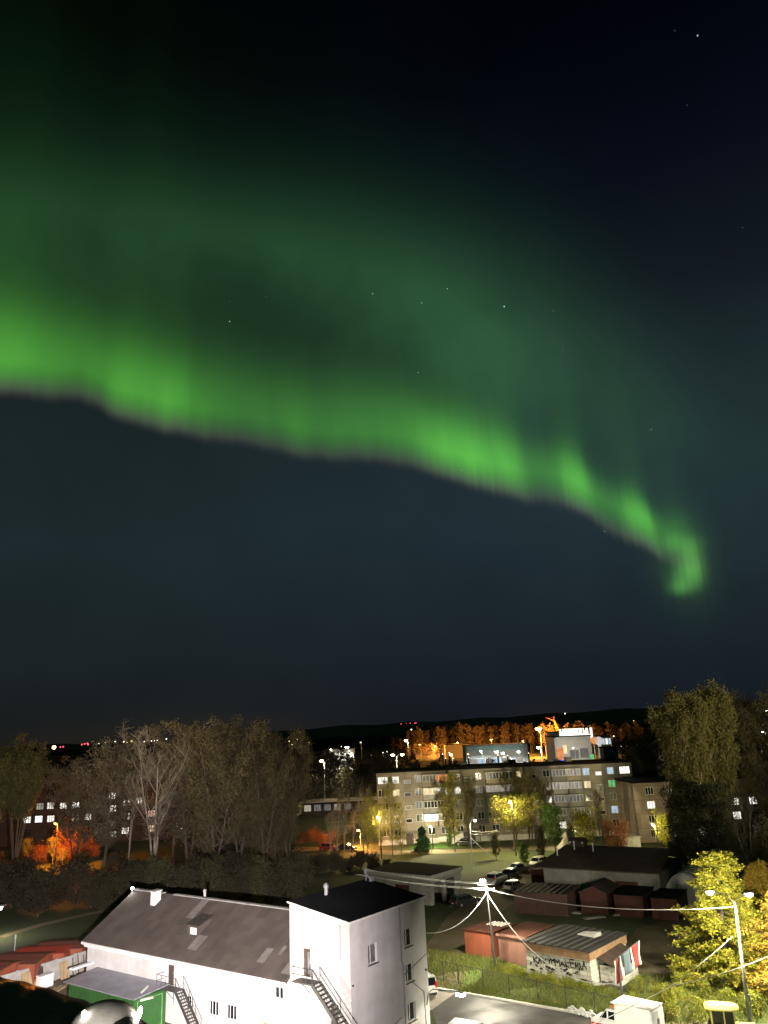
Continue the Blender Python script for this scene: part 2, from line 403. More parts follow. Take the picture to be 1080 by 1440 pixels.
M = dict(
    white_wall=mat('white_render', (.72, .70, .67), .88, 0, .42, .2, c2=(.52, .505, .475), detail=12),
    white_trim=mat('white_paint', (.78, .76, .73), .6, .12, 2),
    slate=panel_mat('old_slate_sheets', (.105, .087, .073), (.078, .066, .056), 1.75, 1.13, .9, 'XY', .015, .22, .55, .5),
    slate_patch=mat('paler_slate_sheet', (.165, .148, .132), .9, .3, 1.5),
    roof_felt=mat('black_roofing_felt', (.010, .010, .011), .95, .35, .6, .2, spec=.1),
    dark_metal=mat('dark_painted_steel', (.055, .052, .048), .55, .3, 4, spec=.4),
    grey_metal=mat('galvanised_steel', (.36, .36, .35), .5, .25, 3, metal=.3),
    glass=mat('dark_window_glass', (.02, .022, .025), .12, .2, 2, spec=.6),
    glass_grey=mat('curtained_window_glass', (.20, .20, .19), .35, .5, 2.2, spec=.5),
    frame=mat('white_window_frame', (.72, .71, .68), .6, .1, 2),
    brown_door=mat('brown_steel_door', (.085, .065, .05), .6, .3, 3),
    green=sheet_mat('green_profiled_sheet', (.034, .11, .028), (.027, .085, .022), .22, 1, .5, .03, .7),
    green_x=mat('green_painted_steel', (.034, .11, .028), .5, .2, 1.5),
    green_trim=mat('pale_green_edging', (.15, .36, .12), .5, .2, 1.5),
    shed_roof=mat('grey_sheet_roof', (.27, .27, .30), .5, .25, .7, metal=.2),
    concrete=mat('weathered_concrete', (.40, .39, .37), .92, 0, 1.1, .3, c2=(.27, .26, .235)),
    concrete_dark=mat('stained_concrete', (.23, .22, .20), .92, 0, 1.0, .3, c2=(.14, .135, .12)),
    wood=mat('weathered_planks', (.36, .27, .15), .9, .4, 3, streak=True),
    wood_dark=mat('dark_timber', (.05, .042, .034), .9, .4, 3),
    red_roof=mat('rusty_red_roof_sheet', (.20, .058, .035), .8, 0, .9, c2=(.12, .045, .03)),
    lawn_roof=mat('brown_red_roof_sheet', (.090, .024, .012), .9, 0, .9, c2=(.05, .019, .012)),
    red_roof2=mat('bright_red_roof_sheet', (.33, .045, .028), .7, 0, .9, c2=(.25, .04, .025)),
    red_wall=mat('red_oxide_paint', (.28, .075, .036), .75, 0, 1.3, c2=(.17, .055, .032), streak=True),
    maroon=sheet_mat('maroon_sheet', (.085, .040, .030), (.055, .03, .024), .3, 0, .7, .03),
    maroon_plain=mat('maroon_paint', (.068, .021, .015), .75, 0, 1.3, c2=(.04, .016, .012), streak=True),
    salmon=mat('faded_salmon_paint', (.30, .15, .115), .8, 0, 1.2, c2=(.20, .10, .075), streak=True),
    brown_roof=mat('brown_tar_roof', (.075, .05, .038), .9, 0, .8, c2=(.04, .03, .025)),
    rib_roof=sheet_mat('dark_ribbed_roof', (.030, .029, .026), (.018, .017, .016), .9, 0, .85, .12, .6),
    fascia=mat('ochre_fascia_brick', (.33, .20, .11), .9, 0, 1.8, c2=(.20, .12, .07)),
    asphalt=mat('asphalt', (.066, .057, .050), .55, 0, .30, .25, c2=(.027, .024, .022), spec=.5, detail=9),
    paving=mat('pale_concrete_paving', (.34, .31, .26), .9, .25, .8, .2),
    kerb=mat('whitewashed_kerb', (.78, .75, .69), .85, 0, 1.8, .2, c2=(.60, .57, .51)),
    dirt=mat('trodden_earth', (.16, .125, .075), .95, 0, .25, .3, c2=(.085, .075, .035), detail=9),
    path=mat('sandy_path', (.24, .19, .12), .95, 0, .3, .3, c2=(.15, .13, .07)),
    rubber=mat('black_tyre', (.015, .015, .015), .8, .3, 4),
    chrome=mat('wheel_rim', (.45, .45, .45), .35, .2, 4, metal=.6),
    car_glass=mat('car_glass', (.012, .014, .016), .06, .2, 2, spec=.8),
    car_white=mat('white_car_paint', (.70, .70, .69), .28, .04, 1, spec=.5),
    car_silver=mat('silver_car_paint', (.40, .41, .41), .3, .05, 1, metal=.4),
    car_dark=mat('dark_car_paint', (.03, .033, .038), .25, .1, 1, spec=.6),
    car_red=mat('dull_red_car_paint', (.16, .03, .025), .3, .1, 1, spec=.5),
    tail=mat('red_tail_lens', (.5, .02, .015), .3, .1, 2),
    head=mat('clear_head_lens', (.6, .6, .6), .15, .1, 2),
    plastic=mat('black_bumper_plastic', (.03, .03, .03), .6, .2, 3),
    orange=mat('orange_machine_paint', (.55, .20, .035), .5, .2, 2),
    yellow=mat('yellow_machine_paint', (.74, .66, .15), .45, .12, 2),
    red_stripe=mat('red_stripe_paint', (.5, .035, .03), .4, .1, 2),
    pole_c=mat('concrete_pole', (.085, .083, .078), .9, .25, 2, .2),
    pole_s=mat('pale_steel_pole', (.48, .49, .48), .5, .15, 2, metal=.2),
    cable=mat('pale_cable', (.42, .41, .385), .5, .05, 2),
    cable_dark=mat('dull_cable', (.30, .29, .27), .5, .05, 2),
    bark=mat('brown_bark', (.095, .075, .055), .95, .4, 4, streak=True),
    bark_pale=mat('pale_birch_bark', (.34, .30, .25), .9, 0, 3, c2=(.16, .13, .10)),
    twig=mat('grey_brown_twigs', (.098, .082, .048), .95, .3, 1.2),
    twig_pale=mat('pale_bare_twigs', (.19, .16, .115), .95, .3, 1.2),
    black_skin=mat('black_wet_membrane', (.006, .006, .007), .42, .4, 1.6, .9, spec=.10),
    dome=mat('brushed_grey_hood', (.36, .34, .315), .85, 0, 5, .2, c2=(.24, .225, .205), streak=True),
    ochre=mat('beige_panel_plain', (.33, .29, .22), .88, .2, .8),
    cloth_red=mat('red_cloth', (.17, .022, .018), .85, .15, 3), cloth_white=mat('white_cloth', (.40, .38, .34), .85, .1, 3), cloth_blue=mat('blue_grey_cloth', (.07, .095, .11), .85, .15, 3),
    graffiti=mat('black_spray_paint', (.02, .02, .022), .7, .2, 4),
)
M['apt_wall'] = panel_mat('beige_wall_panels', (.31, .28, .235), (.15, .135, .115), 3.2, 2.75, .88, 'XZ', .05, .10, .5)
M['apt_base'] = mat('pale_plinth', (.62, .60, .56), .9, .15, 1)
M['pink_wall'] = panel_mat('pinkish_wall_panels', (.30, .235, .19), (.16, .13, .10), 3.2, 2.75, .88, 'XZ', .05, .10, .5)
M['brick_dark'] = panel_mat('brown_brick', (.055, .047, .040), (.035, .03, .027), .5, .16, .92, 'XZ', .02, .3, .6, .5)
M['block_white'] = panel_mat('flaking_white_blocks', (.58, .56, .49), (.20, .18, .14), .8, .4, .92, 'XZ', .02, .3, 1.6, .5)
M['graybox'] = panel_mat('grey_block_wall', (.28, .27, .25), (.16, .155, .145), 1.2, .6, .9, 'XZ', .02, .12, .8, .5)

E_WHITE = emit('white_lamp_glow', (1.0, .93, .80), 40)
E_COOL = emit('cool_lamp_glow', (.95, .97, 1.0), 40)
E_WARM = emit('warm_lamp_glow', (1.0, .82, .42), 40)
E_SOD = emit('sodium_lamp_glow', (1.0, .50, .12), 30)
E_RED = emit('red_warning_glow', (1.0, .06, .09), 5)
E_FAR = emit('far_white_glow', (1.0, .92, .75), 3.5)
E_FARO = emit('far_amber_glow', (1.0, .62, .25), 5)
LIT = dict(
    w=emit('window_white', (1, .95, .84), 1.25, .35), y=emit('window_warm', (1, .80, .46), 1.1, .4), o=emit('window_orange', (1, .34, .12), .85, .5), b=emit('window_blue', (.62, .82, 1), .8, .4),
    g=emit('window_green', (.25, .95, .35), .62, .4), p=emit('window_pink', (1, .62, .48), .7, .5), d=emit('window_dim', (1, .90, .74), .38, .5), e=emit('window_faint', (.9, .85, .75), .17, .5), W=emit('window_bright', (1, .97, .9), 2.4, .2))

# puddles and damp patches: the asphalt's gloss varies
t = M['asphalt'].node_tree; n_ = t.nodes.new('ShaderNodeTexNoise'); n_.inputs['Scale'].default_value = .22; n_.inputs['Detail'].default_value = 5
r_ = t.nodes.new('ShaderNodeMapRange'); r_.inputs[1].default_value = .46; r_.inputs[2].default_value = .60; r_.inputs[3].default_value = .48; r_.inputs[4].default_value = .75
t.links.new(t.nodes['Texture Coordinate'].outputs['Object'], n_.inputs['Vector']); t.links.new(n_.outputs[0], r_.inputs[0]); t.links.new(r_.outputs[0], t.nodes['Principled BSDF'].inputs['Roughness'])

# rain streaks and grime on the white render
t = M['white_wall'].node_tree; N_ = t.nodes.new; bs_ = t.nodes['Principled BSDF']; old = bs_.inputs['Base Color'].links[0].from_socket
mp_ = N_('ShaderNodeMapping'); mp_.inputs['Scale'].default_value = (.9, .9, .13); t.links.new(t.nodes['Texture Coordinate'].outputs['Object'], mp_.inputs[0])
ns_ = N_('ShaderNodeTexNoise'); ns_.inputs['Scale'].default_value = 1.0; ns_.inputs['Detail'].default_value = 7; t.links.new(mp_.outputs[0], ns_.inputs['Vector'])
mr_ = N_('ShaderNodeMapRange'); mr_.inputs[1].default_value = .35; mr_.inputs[2].default_value = .62; mr_.inputs[3].default_value = .90; mr_.inputs[4].default_value = 1.0; t.links.new(ns_.outputs[0], mr_.inputs[0])
sc_ = N_('ShaderNodeVectorMath'); sc_.operation = 'SCALE'; t.links.new(old, sc_.inputs[0]); t.links.new(mr_.outputs[0], sc_.inputs[3]); t.links.new(sc_.outputs[0], bs_.inputs['Base Color'])


# ------------------------------------------------------------------ the setting: ground, hills, yard, lanes
def disc(name, r, z, m, n=64, r2=None):
    mb = MB(); vs = [(0, 0, z)] + [(r * math.cos(2 * PI * i / n), r * math.sin(2 * PI * i / n), z) for i in range(n)]
    mb.add(vs, [(0, i + 1, (i + 1) % n + 1) for i in range(n)]); return mb.build(name, m)


M['ground'] = mat('night_grass_and_soil', (.050, .075, .022), .95, 0, .09, .5, c2=(.060, .062, .030), detail=10)
M['lawn'] = mat('mown_lawn', (.085, .16, .022), .95, 0, .35, .6, c2=(.12, .115, .035), detail=10)
tag(disc('ground', 9000, 0, M['ground'], 96), kind='structure')


def sheet(name, pts, m, z):
    mb = MB(); mb.add([(p[0], p[1], z) for p in pts], [tuple(range(len(pts)))]); return tag(mb.build(name, m), kind='structure')


def strip(name, pts, w, m, z):
    pts = [Vector((p[0], p[1], 0)) for p in pts]; L_, R_ = [], []
    for i, p in enumerate(pts):
        d = (pts[min(i + 1, len(pts) - 1)] - pts[max(i - 1, 0)]).normalized(); nrm = Vector((-d.y, d.x, 0))
        ww = w[i] if isinstance(w, (list, tuple)) else w
        L_.append(p + nrm * ww / 2); R_.append(p - nrm * ww / 2)
    mb = MB(); n = len(pts)
    mb.add([(p.x, p.y, z) for p in L_ + R_], [(i, i + 1, n + i + 1, n + i)[::-1] for i in range(n - 1)])
    return tag(mb.build(name, m), kind='structure')


# far hills: one long low ridge, irregular crest
rh = random.Random(4)
mb = MB(); vs = []; NH = 90
for i in range(NH + 1):
    a = R(-46 + 92 * i / NH); az = math.degrees(a)
    h = 24 + 18 * math.exp(-((az + 27) / 9) ** 2) + 62 * (1 / (1 + math.exp(-(az + 9) / 2.2))) + 26 * (1 / (1 + math.exp(-(az - 10) / 3))) + 5 * math.sin(az * 1.3) + rh.uniform(-2.5, 2.5)
    for k, (d, z) in enumerate(((3600, -1), (4700, h * .72), (5600, h), (7400, -1))):
        vs.append((d * math.sin(a), d * math.cos(a), z))
mb.add(vs, [(i * 4 + k, i * 4 + k + 1, (i + 1) * 4 + k + 1, (i + 1) * 4 + k)[::-1] for i in range(NH) for k in range(3)])
tag(mb.build('hills', mat('dark_forested_hills', (.012, .016, .015), .95, .3, .01), smooth=True), kind='structure')

# car park in front, its kerb, the paler concrete by the tower, the lawn and the lanes
kA, kB, kC = ground(596, 1388), ground(650, 1397), ground(845, 1431)
kdir = (kC - kB).normalized()
kE = kC + kdir * 12
sheet('car_park', [(kA.x, kA.y), (kB.x, kB.y), (kC.x, kC.y), (kE.x, kE.y), (34, 48), (-2, 40), (-4, 60), (-3.4, 66), (2.6, 74.5)][::-1], M['asphalt'], .008)
pv = [ground(*p) for p in ((598, 1392), (640, 1397), (606, 1421), (590, 1415))]
sheet('paving', [(p.x, p.y) for p in pv][::-1], M['paving'], .012)
kb = MB()
for a, b in ((kA, kB), (kB, kC), (kC, kE)):
    L_ = (b - a).length; d = (b - a).normalized(); n = max(1, round(L_ / 1.0))
    for i in range(n):
        p, q_ = a + d * (L_ * i / n + .012), a + d * (L_ * (i + 1) / n - .012)
        kb.bar((p.x, p.y, .07), (q_.x, q_.y, .07), .34, .14)
tag(kb.build('kerb', M['kerb'], bevel=.02), kind='structure')
lawn_pts = [ground(*p) for p in ((606, 1335), (700, 1352), (860, 1392), (905, 1420), (845, 1430), (650, 1396), (600, 1384))]
sheet('lawn', [(p.x, p.y) for p in lawn_pts], M['lawn'], .004)
strip('lane', [ground(*p) for p in ((608, 1395), (622, 1352), (660, 1290), (700, 1262), (742, 1235), (762, 1215))], [5, 6, 6, 7, 9, 8], M['dirt'], .006)
strip('yard', [ground(*p) for p in ((705, 1245), (760, 1228), (800, 1205))], [8, 9, 8], M['dirt'], .010)
strip('street', [ground(*p) for p in ((395, 1192), (470, 1196), (560, 1199), (640, 1197), (740, 1192), (880, 1196))], 5.5, M['path'], .004)
strip('side_path', [ground(*p) for p in ((960, 1440), (935, 1390), (915, 1340), (930, 1310), (1000, 1290))], [5, 6, 6, 6, 5], M['dirt'], .004)
strip('track', [ground(*p) for p in ((0, 1318), (60, 1300), (130, 1284), (200, 1272))], 1.6, M['path'], .006)
strip('footway', [ground(*p) for p in ((408, 1186), (440, 1180), (470, 1172), (482, 1160))], [5, 8, 8, 6], M['path'], .010)
sheet('back_yard', [(-46, 74), (-24, 70), (-20, 92), (-42, 97)], M['dirt'], .004)


# ------------------------------------------------------------------ wall and window builders
def wall_open(mb, P0, along, nrm, U, Vh, holes, thick=.3, m=0, v0=0.0):
    """a wall with real openings: only the cells between the openings are built"""
    P0, along, nrm = Vector(P0), Vector(along), Vector(nrm); Z = Vector((0, 0, 1))
    us = sorted({0, U} | {min(max(h[i], 0), U) for h in holes for i in (0, 2)})
    vs = sorted({v0, Vh} | {min(max(h[i], v0), Vh) for h in holes for i in (1, 3)})
    def open_(u, v): return any(h[0] < u < h[2] and h[1] < v < h[3] for h in holes)
    for j in range(len(vs) - 1):
        i = 0
        while i < len(us) - 1:
            if open_((us[i] + us[i + 1]) / 2, (vs[j] + vs[j + 1]) / 2): i += 1; continue
            k = i
            while k + 1 < len(us) - 1 and not open_((us[k + 1] + us[k + 2]) / 2, (vs[j] + vs[j + 1]) / 2): k += 1
            a, b = us[i], us[k + 1]
            f = lambda u, v, n: P0 + along * u + Z * v + nrm * n
            mb.hexa([f(a, vs[j], 0), f(b, vs[j], 0), f(b, vs[j], -thick), f(a, vs[j], -thick), f(a, vs[j + 1], 0), f(b, vs[j + 1], 0), f(b, vs[j + 1], -thick), f(a, vs[j + 1], -thick)], m)
            i = k + 1


def window(parent, P, along, nrm, w, h, pane, frame=None, mull=(.5,), trans=(), deep=.12, fw=.07, label=None, sill=None):
    """P = lower left corner of the opening on the wall's outer face; frame set back in the opening, pane behind it"""
    P, along, nrm = Vector(P), Vector(along), Vector(nrm); Z = Vector((0, 0, 1)); frame = frame or M['frame']
    f = lambda u, v, n: P + along * u + Z * v + nrm * n
    fb = MB()
    def cell(u0, v0, u1, v1, n0, n1, b):
        b.hexa([f(u0, v0, n0), f(u1, v0, n0), f(u1, v0, n1), f(u0, v0, n1), f(u0, v1, n0), f(u1, v1, n0), f(u1, v1, n1), f(u0, v1, n1)])
    n0, n1 = -deep, -deep - .07
    cell(.004, .004, fw, h - .004, n0, n1, fb); cell(w - fw, .004, w - .004, h - .004, n0, n1, fb)
    cell(fw, .004, w - fw, fw, n0, n1, fb); cell(fw, h - fw, w - fw, h - .004, n0, n1, fb)
    for t in mull: cell(w * t - fw * .5, fw, w * t + fw * .5, h - fw, n0, n1, fb)
    for t in trans: cell(fw, h * t - fw * .4, w - fw, h * t + fw * .4, n0 - .004, n1 + .004, fb)
    o = fb.build('window', frame, parent)
    pb = MB(); cell(fw * .6, fw * .6, w - fw * .6, h - fw * .6, n0 - .03, n0 - .05, pb); pb.build('pane', pane, o)
    if sill:
        sb = MB(); cell(-.08, -.06, w + .08, -.004, .10, -deep + .01, sb); sb.build('sill', sill, o)
    if label: o['label'] = label
    return o


X_, Y_ = Vector((1, 0, 0)), Vector((0, 1, 0))

# ------------------------------------------------------------------ the long white hall with the grey roof (local x = away to the right, y = along the front to the left)
HC = ground(491, 1298, 10.0); HRZ = R(90 - 35.86)
HL = Matrix.Translation((HC.x, HC.y, 0)) @ Matrix.Rotation(HRZ, 4, 'Z')
def hl(x, y, z=0): return HL @ Vector((x, y, z))


hall = thing('white_hall', 'long white rendered hall with a grey patched gable roof and small windows', 'building', (HC.x, HC.y, 0), HRZ)
HY0, HY1, EZ, RX, RZ_ = 6.31, 33.9, 5.35, 5.6, 8.75
holes = [(7.05, 3.75, 8.05, 4.9), (12.45, 1.42, 13.65, 2.55), (14.65, 1.4, 15.85, 2.55), (17.9, 1.45, 18.8, 2.5), (20.35, 1.5, 20.95, 2.5), (20.55, 2.95, 21.4, 4.95)]
mb = MB()
wall_open(mb, (0, HY0, 0), Y_, -X_, HY1 - HY0, EZ, [(a - HY0, b, c - HY0, d) for a, b, c, d in holes])
mb.box(.3, HY1 - .3, 0, 11.2, HY1, EZ); mb.box(10.9, HY0, 0, 11.2, HY1 - .3, EZ)
mb.prism_y([(.02, EZ), (11.18, EZ), (RX, RZ_ - .16)], HY1 - .3, HY1 - .02)
mb.build('wall', M['white_wall'], hall)
sl = (RZ_ - EZ) / RX
def roof_z(x): return RZ_ - abs(x - RX) * sl
mb = MB()
def slab(mb, x0, x1, y0, y1, lo, hi, m=0):
    z0, z1 = roof_z(x0), roof_z(x1)
    mb.hexa([(x0, y0, z0 + lo), (x1, y0, z1 + lo), (x1, y1, z1 + lo), (x0, y1, z0 + lo), (x0, y0, z0 + hi), (x1, y0, z1 + hi), (x1, y1, z1 + hi), (x0, y1, z0 + hi)], m)
slab(mb, -.45, RX, HY0, HY1 + .35, 0.02, .2); slab(mb, RX, 11.65, HY0, HY1 + .35, 0.02, .2)
roof = mb.build('roof', M['slate'], hall)
mb = MB(); mb.bar((RX, HY0, RZ_ + .22), (RX, 27.6, RZ_ + .22), .5, .1); mb.bar((RX, 29.4, RZ_ + .22), (RX, HY1 + .36, RZ_ + .22), .5, .1); mb.build('ridge_cap', M['concrete'], roof)
for x0, x1, y0, y1 in ((.6, 1.9, 9.9, 10.7), (1.5, 2.3, 8.7, 9.1), (.1, 1.5, 6.5, 7.4), (.6, 2.0, 18.4, 19.6), (3.4, 5.4, 22.2, 23.2)):
    mb = MB(); slab(mb, x0, x1, y0, y1, .205, .225); mb.build('roof_patch', M['slate_patch'], roof)
mb = MB(); mb.box(-.42, HY0, EZ - .42, -.003, HY1 + .3, EZ - .30); mb.box(-.30, HY0, EZ - .62, -.003, HY1 + .2, EZ - .425); mb.build('cornice', M['white_trim'], hall)
mb = MB(); mb.bar((-.50, HY0, EZ - .24), (-.50, HY1 + .34, EZ - .24), .13, .2); mb.build('gutter', M['white_trim'], hall)
for i, (a, b, c, d) in enumerate(holes[:5]):
    window(hall, (0, a, b), Y_, -X_, c - a, d - b, M['glass'], mull=(.36, .7) if i else (.5,), sill=M['white_trim'] if i in (1, 2) else None)
mb = MB(); mb.box(.08, 20.56, 2.96, .2, 21.39, 4.94); dr = mb.build('door', M['brown_door'], hall); mb = MB(); mb.bar((.05, 20.7, 3.9), (.05, 20.7, 4.1), .04); mb.build('handle', M['grey_metal'], dr)


def stair(parent, y_top, z_top, y_bot, z_bot, x0, x1, plat, n, rail_side):
    """steel stair along the wall: landing, treads, two stringers, railings"""
    st = MB(); st.box(x0, plat[0], z_top - .12, x1, plat[1], z_top); land = st.build('landing', M['dark_metal'], parent)
    st = MB()
    for x in (x0 + .04, x1 - .04): st.bar((x, y_top, z_top - .06), (x, y_bot, z_bot), .08, .26)
    st.build('stringers', M['dark_metal'], parent)
    for i in range(1, n):
        t = i / n; y = y_top + (y_bot - y_top) * t; z = z_top + (z_bot - z_top) * t
        tb = MB(); tb.box(x0 + .085, y - .12, z - .02, x1 - .085, y + .12, z + .02); tb.build('tread', M['dark_metal'], parent)
    rb = MB()
    for x in ((x0 + .03,) if rail_side == 1 else (x0 + .03, x1 - .03)):
        rb.tube([(x, y_top, z_top + 1.0), (x, y_bot, z_bot + 1.0)], .028, 5); rb.tube([(x, y_top, z_top + .5), (x, y_bot, z_bot + .5)], .018, 5)
        for t in (0, .33, .66, 1): rb.tube([(x, y_top + (y_bot - y_top) * t, z_top + (z_bot - z_top) * t - .05), (x, y_top + (y_bot - y_top) * t, z_top + (z_bot - z_top) * t + 1.0)], .022, 5)
    rb.build('stair_railing', M['dark_metal'], parent)
    rb = MB()
    for zz in (.5, 1.0):
        rb.tube([(x0 + .03, plat[0], z_top + zz), (x0 + .03, plat[1], z_top + zz), (x1 - .03, plat[1], z_top + zz)], .024, 5)
    for y in np.linspace(plat[0] + .03, plat[1] - .03, 5): rb.tube([(x0 + .03, y, z_top), (x0 + .03, y, z_top + 1.0)], .018, 5)
    rb.tube([(x0 + .04, (plat[0] + plat[1]) / 2, z_top - .12), (x1, (plat[0] + plat[1]) / 2, z_top - 1.0)], .03, 5)
    rb.build('landing_railing', M['dark_metal'], land)


stair(hall, 19.05, 3.0, 16.5, 0, -1.05, -.12, (19.05, 21.7), 14, 2)
mb = MB(); mb.box(2.2, 30.3, 7.0, 2.95, 31.0, 9.1); c_ = mb.build('chimney', M['white_trim'], hall, loc=(1.9, -1.4, .25)); mb = MB(); mb.box(2.1, 30.2, 9.102, 3.05, 31.1, 9.2); mb.build('chimney_cap', M['concrete'], c_)
# roof hatch with its own little sloping lid
mb = MB(); mb.hexa([(2.0, 19.6, 6.4), (3.5, 19.6, 7.3), (3.5, 21.2, 7.3), (2.0, 21.2, 6.4), (2.0, 19.6, 7.5), (3.5, 19.6, 7.93), (3.5, 21.2, 7.93), (2.0, 21.2, 7.5)])
dm = mb.build('roof_hatch', M['slate'], hall); mb = MB(); mb.hexa([(1.85, 19.5, 7.49), (3.7, 19.5, 8.02), (3.7, 21.3, 8.02), (1.85, 21.3, 7.49), (1.85, 19.5, 7.57), (3.7, 19.5, 8.1), (3.7, 21.3, 8.1), (1.85, 21.3, 7.57)]); mb.build('hatch_lid', M['wood_dark'], dm)
mb = MB(); mb.box(1.96, 19.95, 6.7, 1.995, 20.8, 7.3); mb.build('hatch_shutter', M['white_trim'], dm)
mb = MB(); mb.lathe([(.14, 0), (.14, 1.3), (.2, 1.3), (.2, 1.4), (.05, 1.5)], 10, (6.4, 24.0, 8.1)); mb.build('vent_pipe', M['grey_metal'], hall)
mb = MB(); mb.box(-.02, 33.55, 4.7, -.06, 33.75, 5.05); mb.build('cable_box', M['dark_metal'], hall)
gl = thing('gable_floodlight', 'small white floodlight shining on the far gable tip of the white hall', 'floodlight', hl(5.4, 34.3, 8.95), HRZ)
mb = MB(); mb.box(-.1, -.12, -.25, .1, .1, -.02); mb.build('bracket', M['dark_metal'], gl); mb = MB(); mb.lathe([(.02, -.16), (.13, -.1), (.16, 0), (.13, .1), (.02, .16)], 12, (0, .1, .1)); mb.build('lens', E_COOL, gl)
lamp('gable_light', hl(5.2, 34.9, 9.0), 350, (1, .95, .85), .1, parent=gl)

# ------------------------------------------------------------------ the taller white tower block at the hall's end
tow = thing('white_tower', 'three storey white rendered tower block with a black sloping roof', 'building', (HC.x, HC.y, 0), HRZ)
TX, TY = 10.4, 6.27
rz_ = lambda y: 10.0 + .94 * y / TY
h_r = [(7.2, 6.7, 8.3, 8.05), (7.2, 4.05, 8.3, 5.4), (7.25, 1.2, 8.35, 2.55), (2.25, 6.55, 3.4, 7.95)]
h_l = [(4.05, 5.77, 4.85, 7.75), (1.25, 2.1, 2.1, 4.25)]
mb = MB()
wall_open(mb, (0, 0, 0), X_, -Y_, TX, 9.7, h_r)
wall_open(mb, (0, .3, 0), Y_, -X_, TY - .3, 9.7, [(a - .3, b, c - .3, d) for a, b, c, d in h_l])
mb.box(TX - .3, .3, 0, TX, TY, 9.7); mb.box(.3, TY - .3, 0, TX - .3, TY, 9.7)
mb.prism_x([(0, 9.7), (TY, 9.7), (TY, rz_(TY) - .02), (0, rz_(0) - .02)], 0, TX)
mb.build('wall', M['white_wall'], tow)
mb = MB(); mb.hexa([(-.14, -.14, rz_(-.14) - .018), (TX + .14, -.14, rz_(-.14) - .018), (TX + .14, TY + .1, rz_(TY + .1) - .018), (-.14, TY + .1, rz_(TY + .1) - .018)] + [(-.14, -.14, rz_(-.14) + .1), (TX + .14, -.14, rz_(-.14) + .1), (TX + .14, TY + .1, rz_(TY + .1) + .1), (-.14, TY + .1, rz_(TY + .1) + .1)])
trf = mb.build('roof', M['roof_felt'], tow)
mb = MB(); mb.bar((-.18, -.15, 10.02), (-.18, TY + .1, rz_(TY + .1) + .04), .05, .13); mb.bar((-.15, -.18, 10.03), (TX + .15, -.18, 10.03), .05, .13); mb.build('roof_edging', M['white_trim'], trf)
for i, (a, b, c, d) in enumerate(h_r): window(tow, (a, 0, b), X_, -Y_, c - a, d - b, M['glass'] if i != 3 else M['glass_grey'], mull=(.38,), deep=.14, sill=M['dark_metal'])
for i, (a, b, c, d) in enumerate(h_l):
    mb = MB(); mb.box(.1, a + .01, b + .01, .2, c - .01, d - .01); o = mb.build('door', M['brown_door'], tow); mb = MB(); mb.box(.07, a + .08, b + .9, .098, a + .14, b + 1.05); mb.build('handle', M['grey_metal'], o)
mb = MB(); mb.box(.095, 4.2, 5.95, .099, 4.45, 7.5); mb.build('door_glazing', M['glass_grey'], tow)
stair(tow, 2.9, 5.7, -3.2, 0, -1.2, -.2, (2.9, 4.95), 25, 2)
mb = MB()
mb.tube([(6.55, -.09, 9.95), (6.55, -.09, 5.9), (6.75, -.09, 5.6), (6.75, -.09, 0)], .055, 7); mb.build('downpipe', M['grey_metal'], tow)
mb = MB()
mb.tube([(10.3, -.04, 5.6), (7.6, -.05, 4.95), (6.9, -.05, 4.8)], .025, 5); mb.tube([(8.0, -.04, 4.0), (9.6, -.05, 2.9), (9.75, -.05, 0)], .03, 5)
mb.tube([(.25, -.04, 1.1), (3.5, -.05, 1.25), (6.4, -.05, 1.9)], .022, 5); mb.tube([(-.04, 3.6, 10.3), (-.04, 3.62, 7.6)], .025, 5); mb.tube([(-.04, .9, 9.8), (-.04, .95, 7.4)], .02, 5)
mb.build('wall_cable', M['dark_metal'], tow)
for bxs in ((10.0, -.12, 4.35, 10.15, -.003, 4.5), (.15, -.08, 5.6, .25, -.003, 5.72)): mb = MB(); mb.box(*bxs); mb.build('junction_box', M['dark_metal'], tow)
for (x, y, hgt, rr) in ((3.7, 5.5, .55, .15),):
    mb = MB(); mb.lathe([(rr, 0), (rr, hgt), (rr * 1.5, hgt), (rr * 1.5, hgt + .22), (rr * .4, hgt + .4)], 12, (x, y, rz_(y) + .09)); mb.build('roof_vent', M['grey_metal'], tow)
    mb = MB(); mb.lathe([(.07, 0), (.07, .5), (.1, .5), (.1, .6)], 10, (x + .4, y + .2, rz_(y + .2) + .09)); mb.build('roof_vent', M['grey_metal'], tow)
mb = MB(); mb.tube([(9.9, 6.0, rz_(6) + .1), (9.9, 6.0, rz_(6) + 1.2)], .05, 6); mb.tube([(9.9, 6.0, rz_(6) + .7), (9.9, 5.4, rz_(6) + .25)], .04, 6); mb.box(9.75, 5.3, rz_(6) + .09, 10.2, 5.5, rz_(6) + .5); mb.build('wire_mast', M['grey_metal'], tow)
# lamp on a bracket at the tower's lower right corner
bl = thing('bracket_lamp', 'white lamp on a thin bracket arm sticking out from the tower over the car park', 'lamp', hl(10.4, 0, 3.0), HRZ)
mb = MB(); mb.tube([(-.45, -.05, -1.2), (-.45, -.25, -.3), (-.2, -.55, -.02), (.0, -2.9, .1)], .04, 7); mb.build('arm', M['dark_metal'], bl)
mb = MB(); mb.box(-.17, -3.45, 0, .17, -2.85, .12); mb.build('lamp_head', M['dark_metal'], bl, bevel=.03); mb = MB(); mb.box(-.2, -3.5, -.2, .2, -2.82, -.002); mb.build('lens', E_WHITE, bl)
lamp('bracket_light', hl(10.4, -3.15, 2.72), 480, (1, .93, .78), .12, 'DOWN', parent=bl)

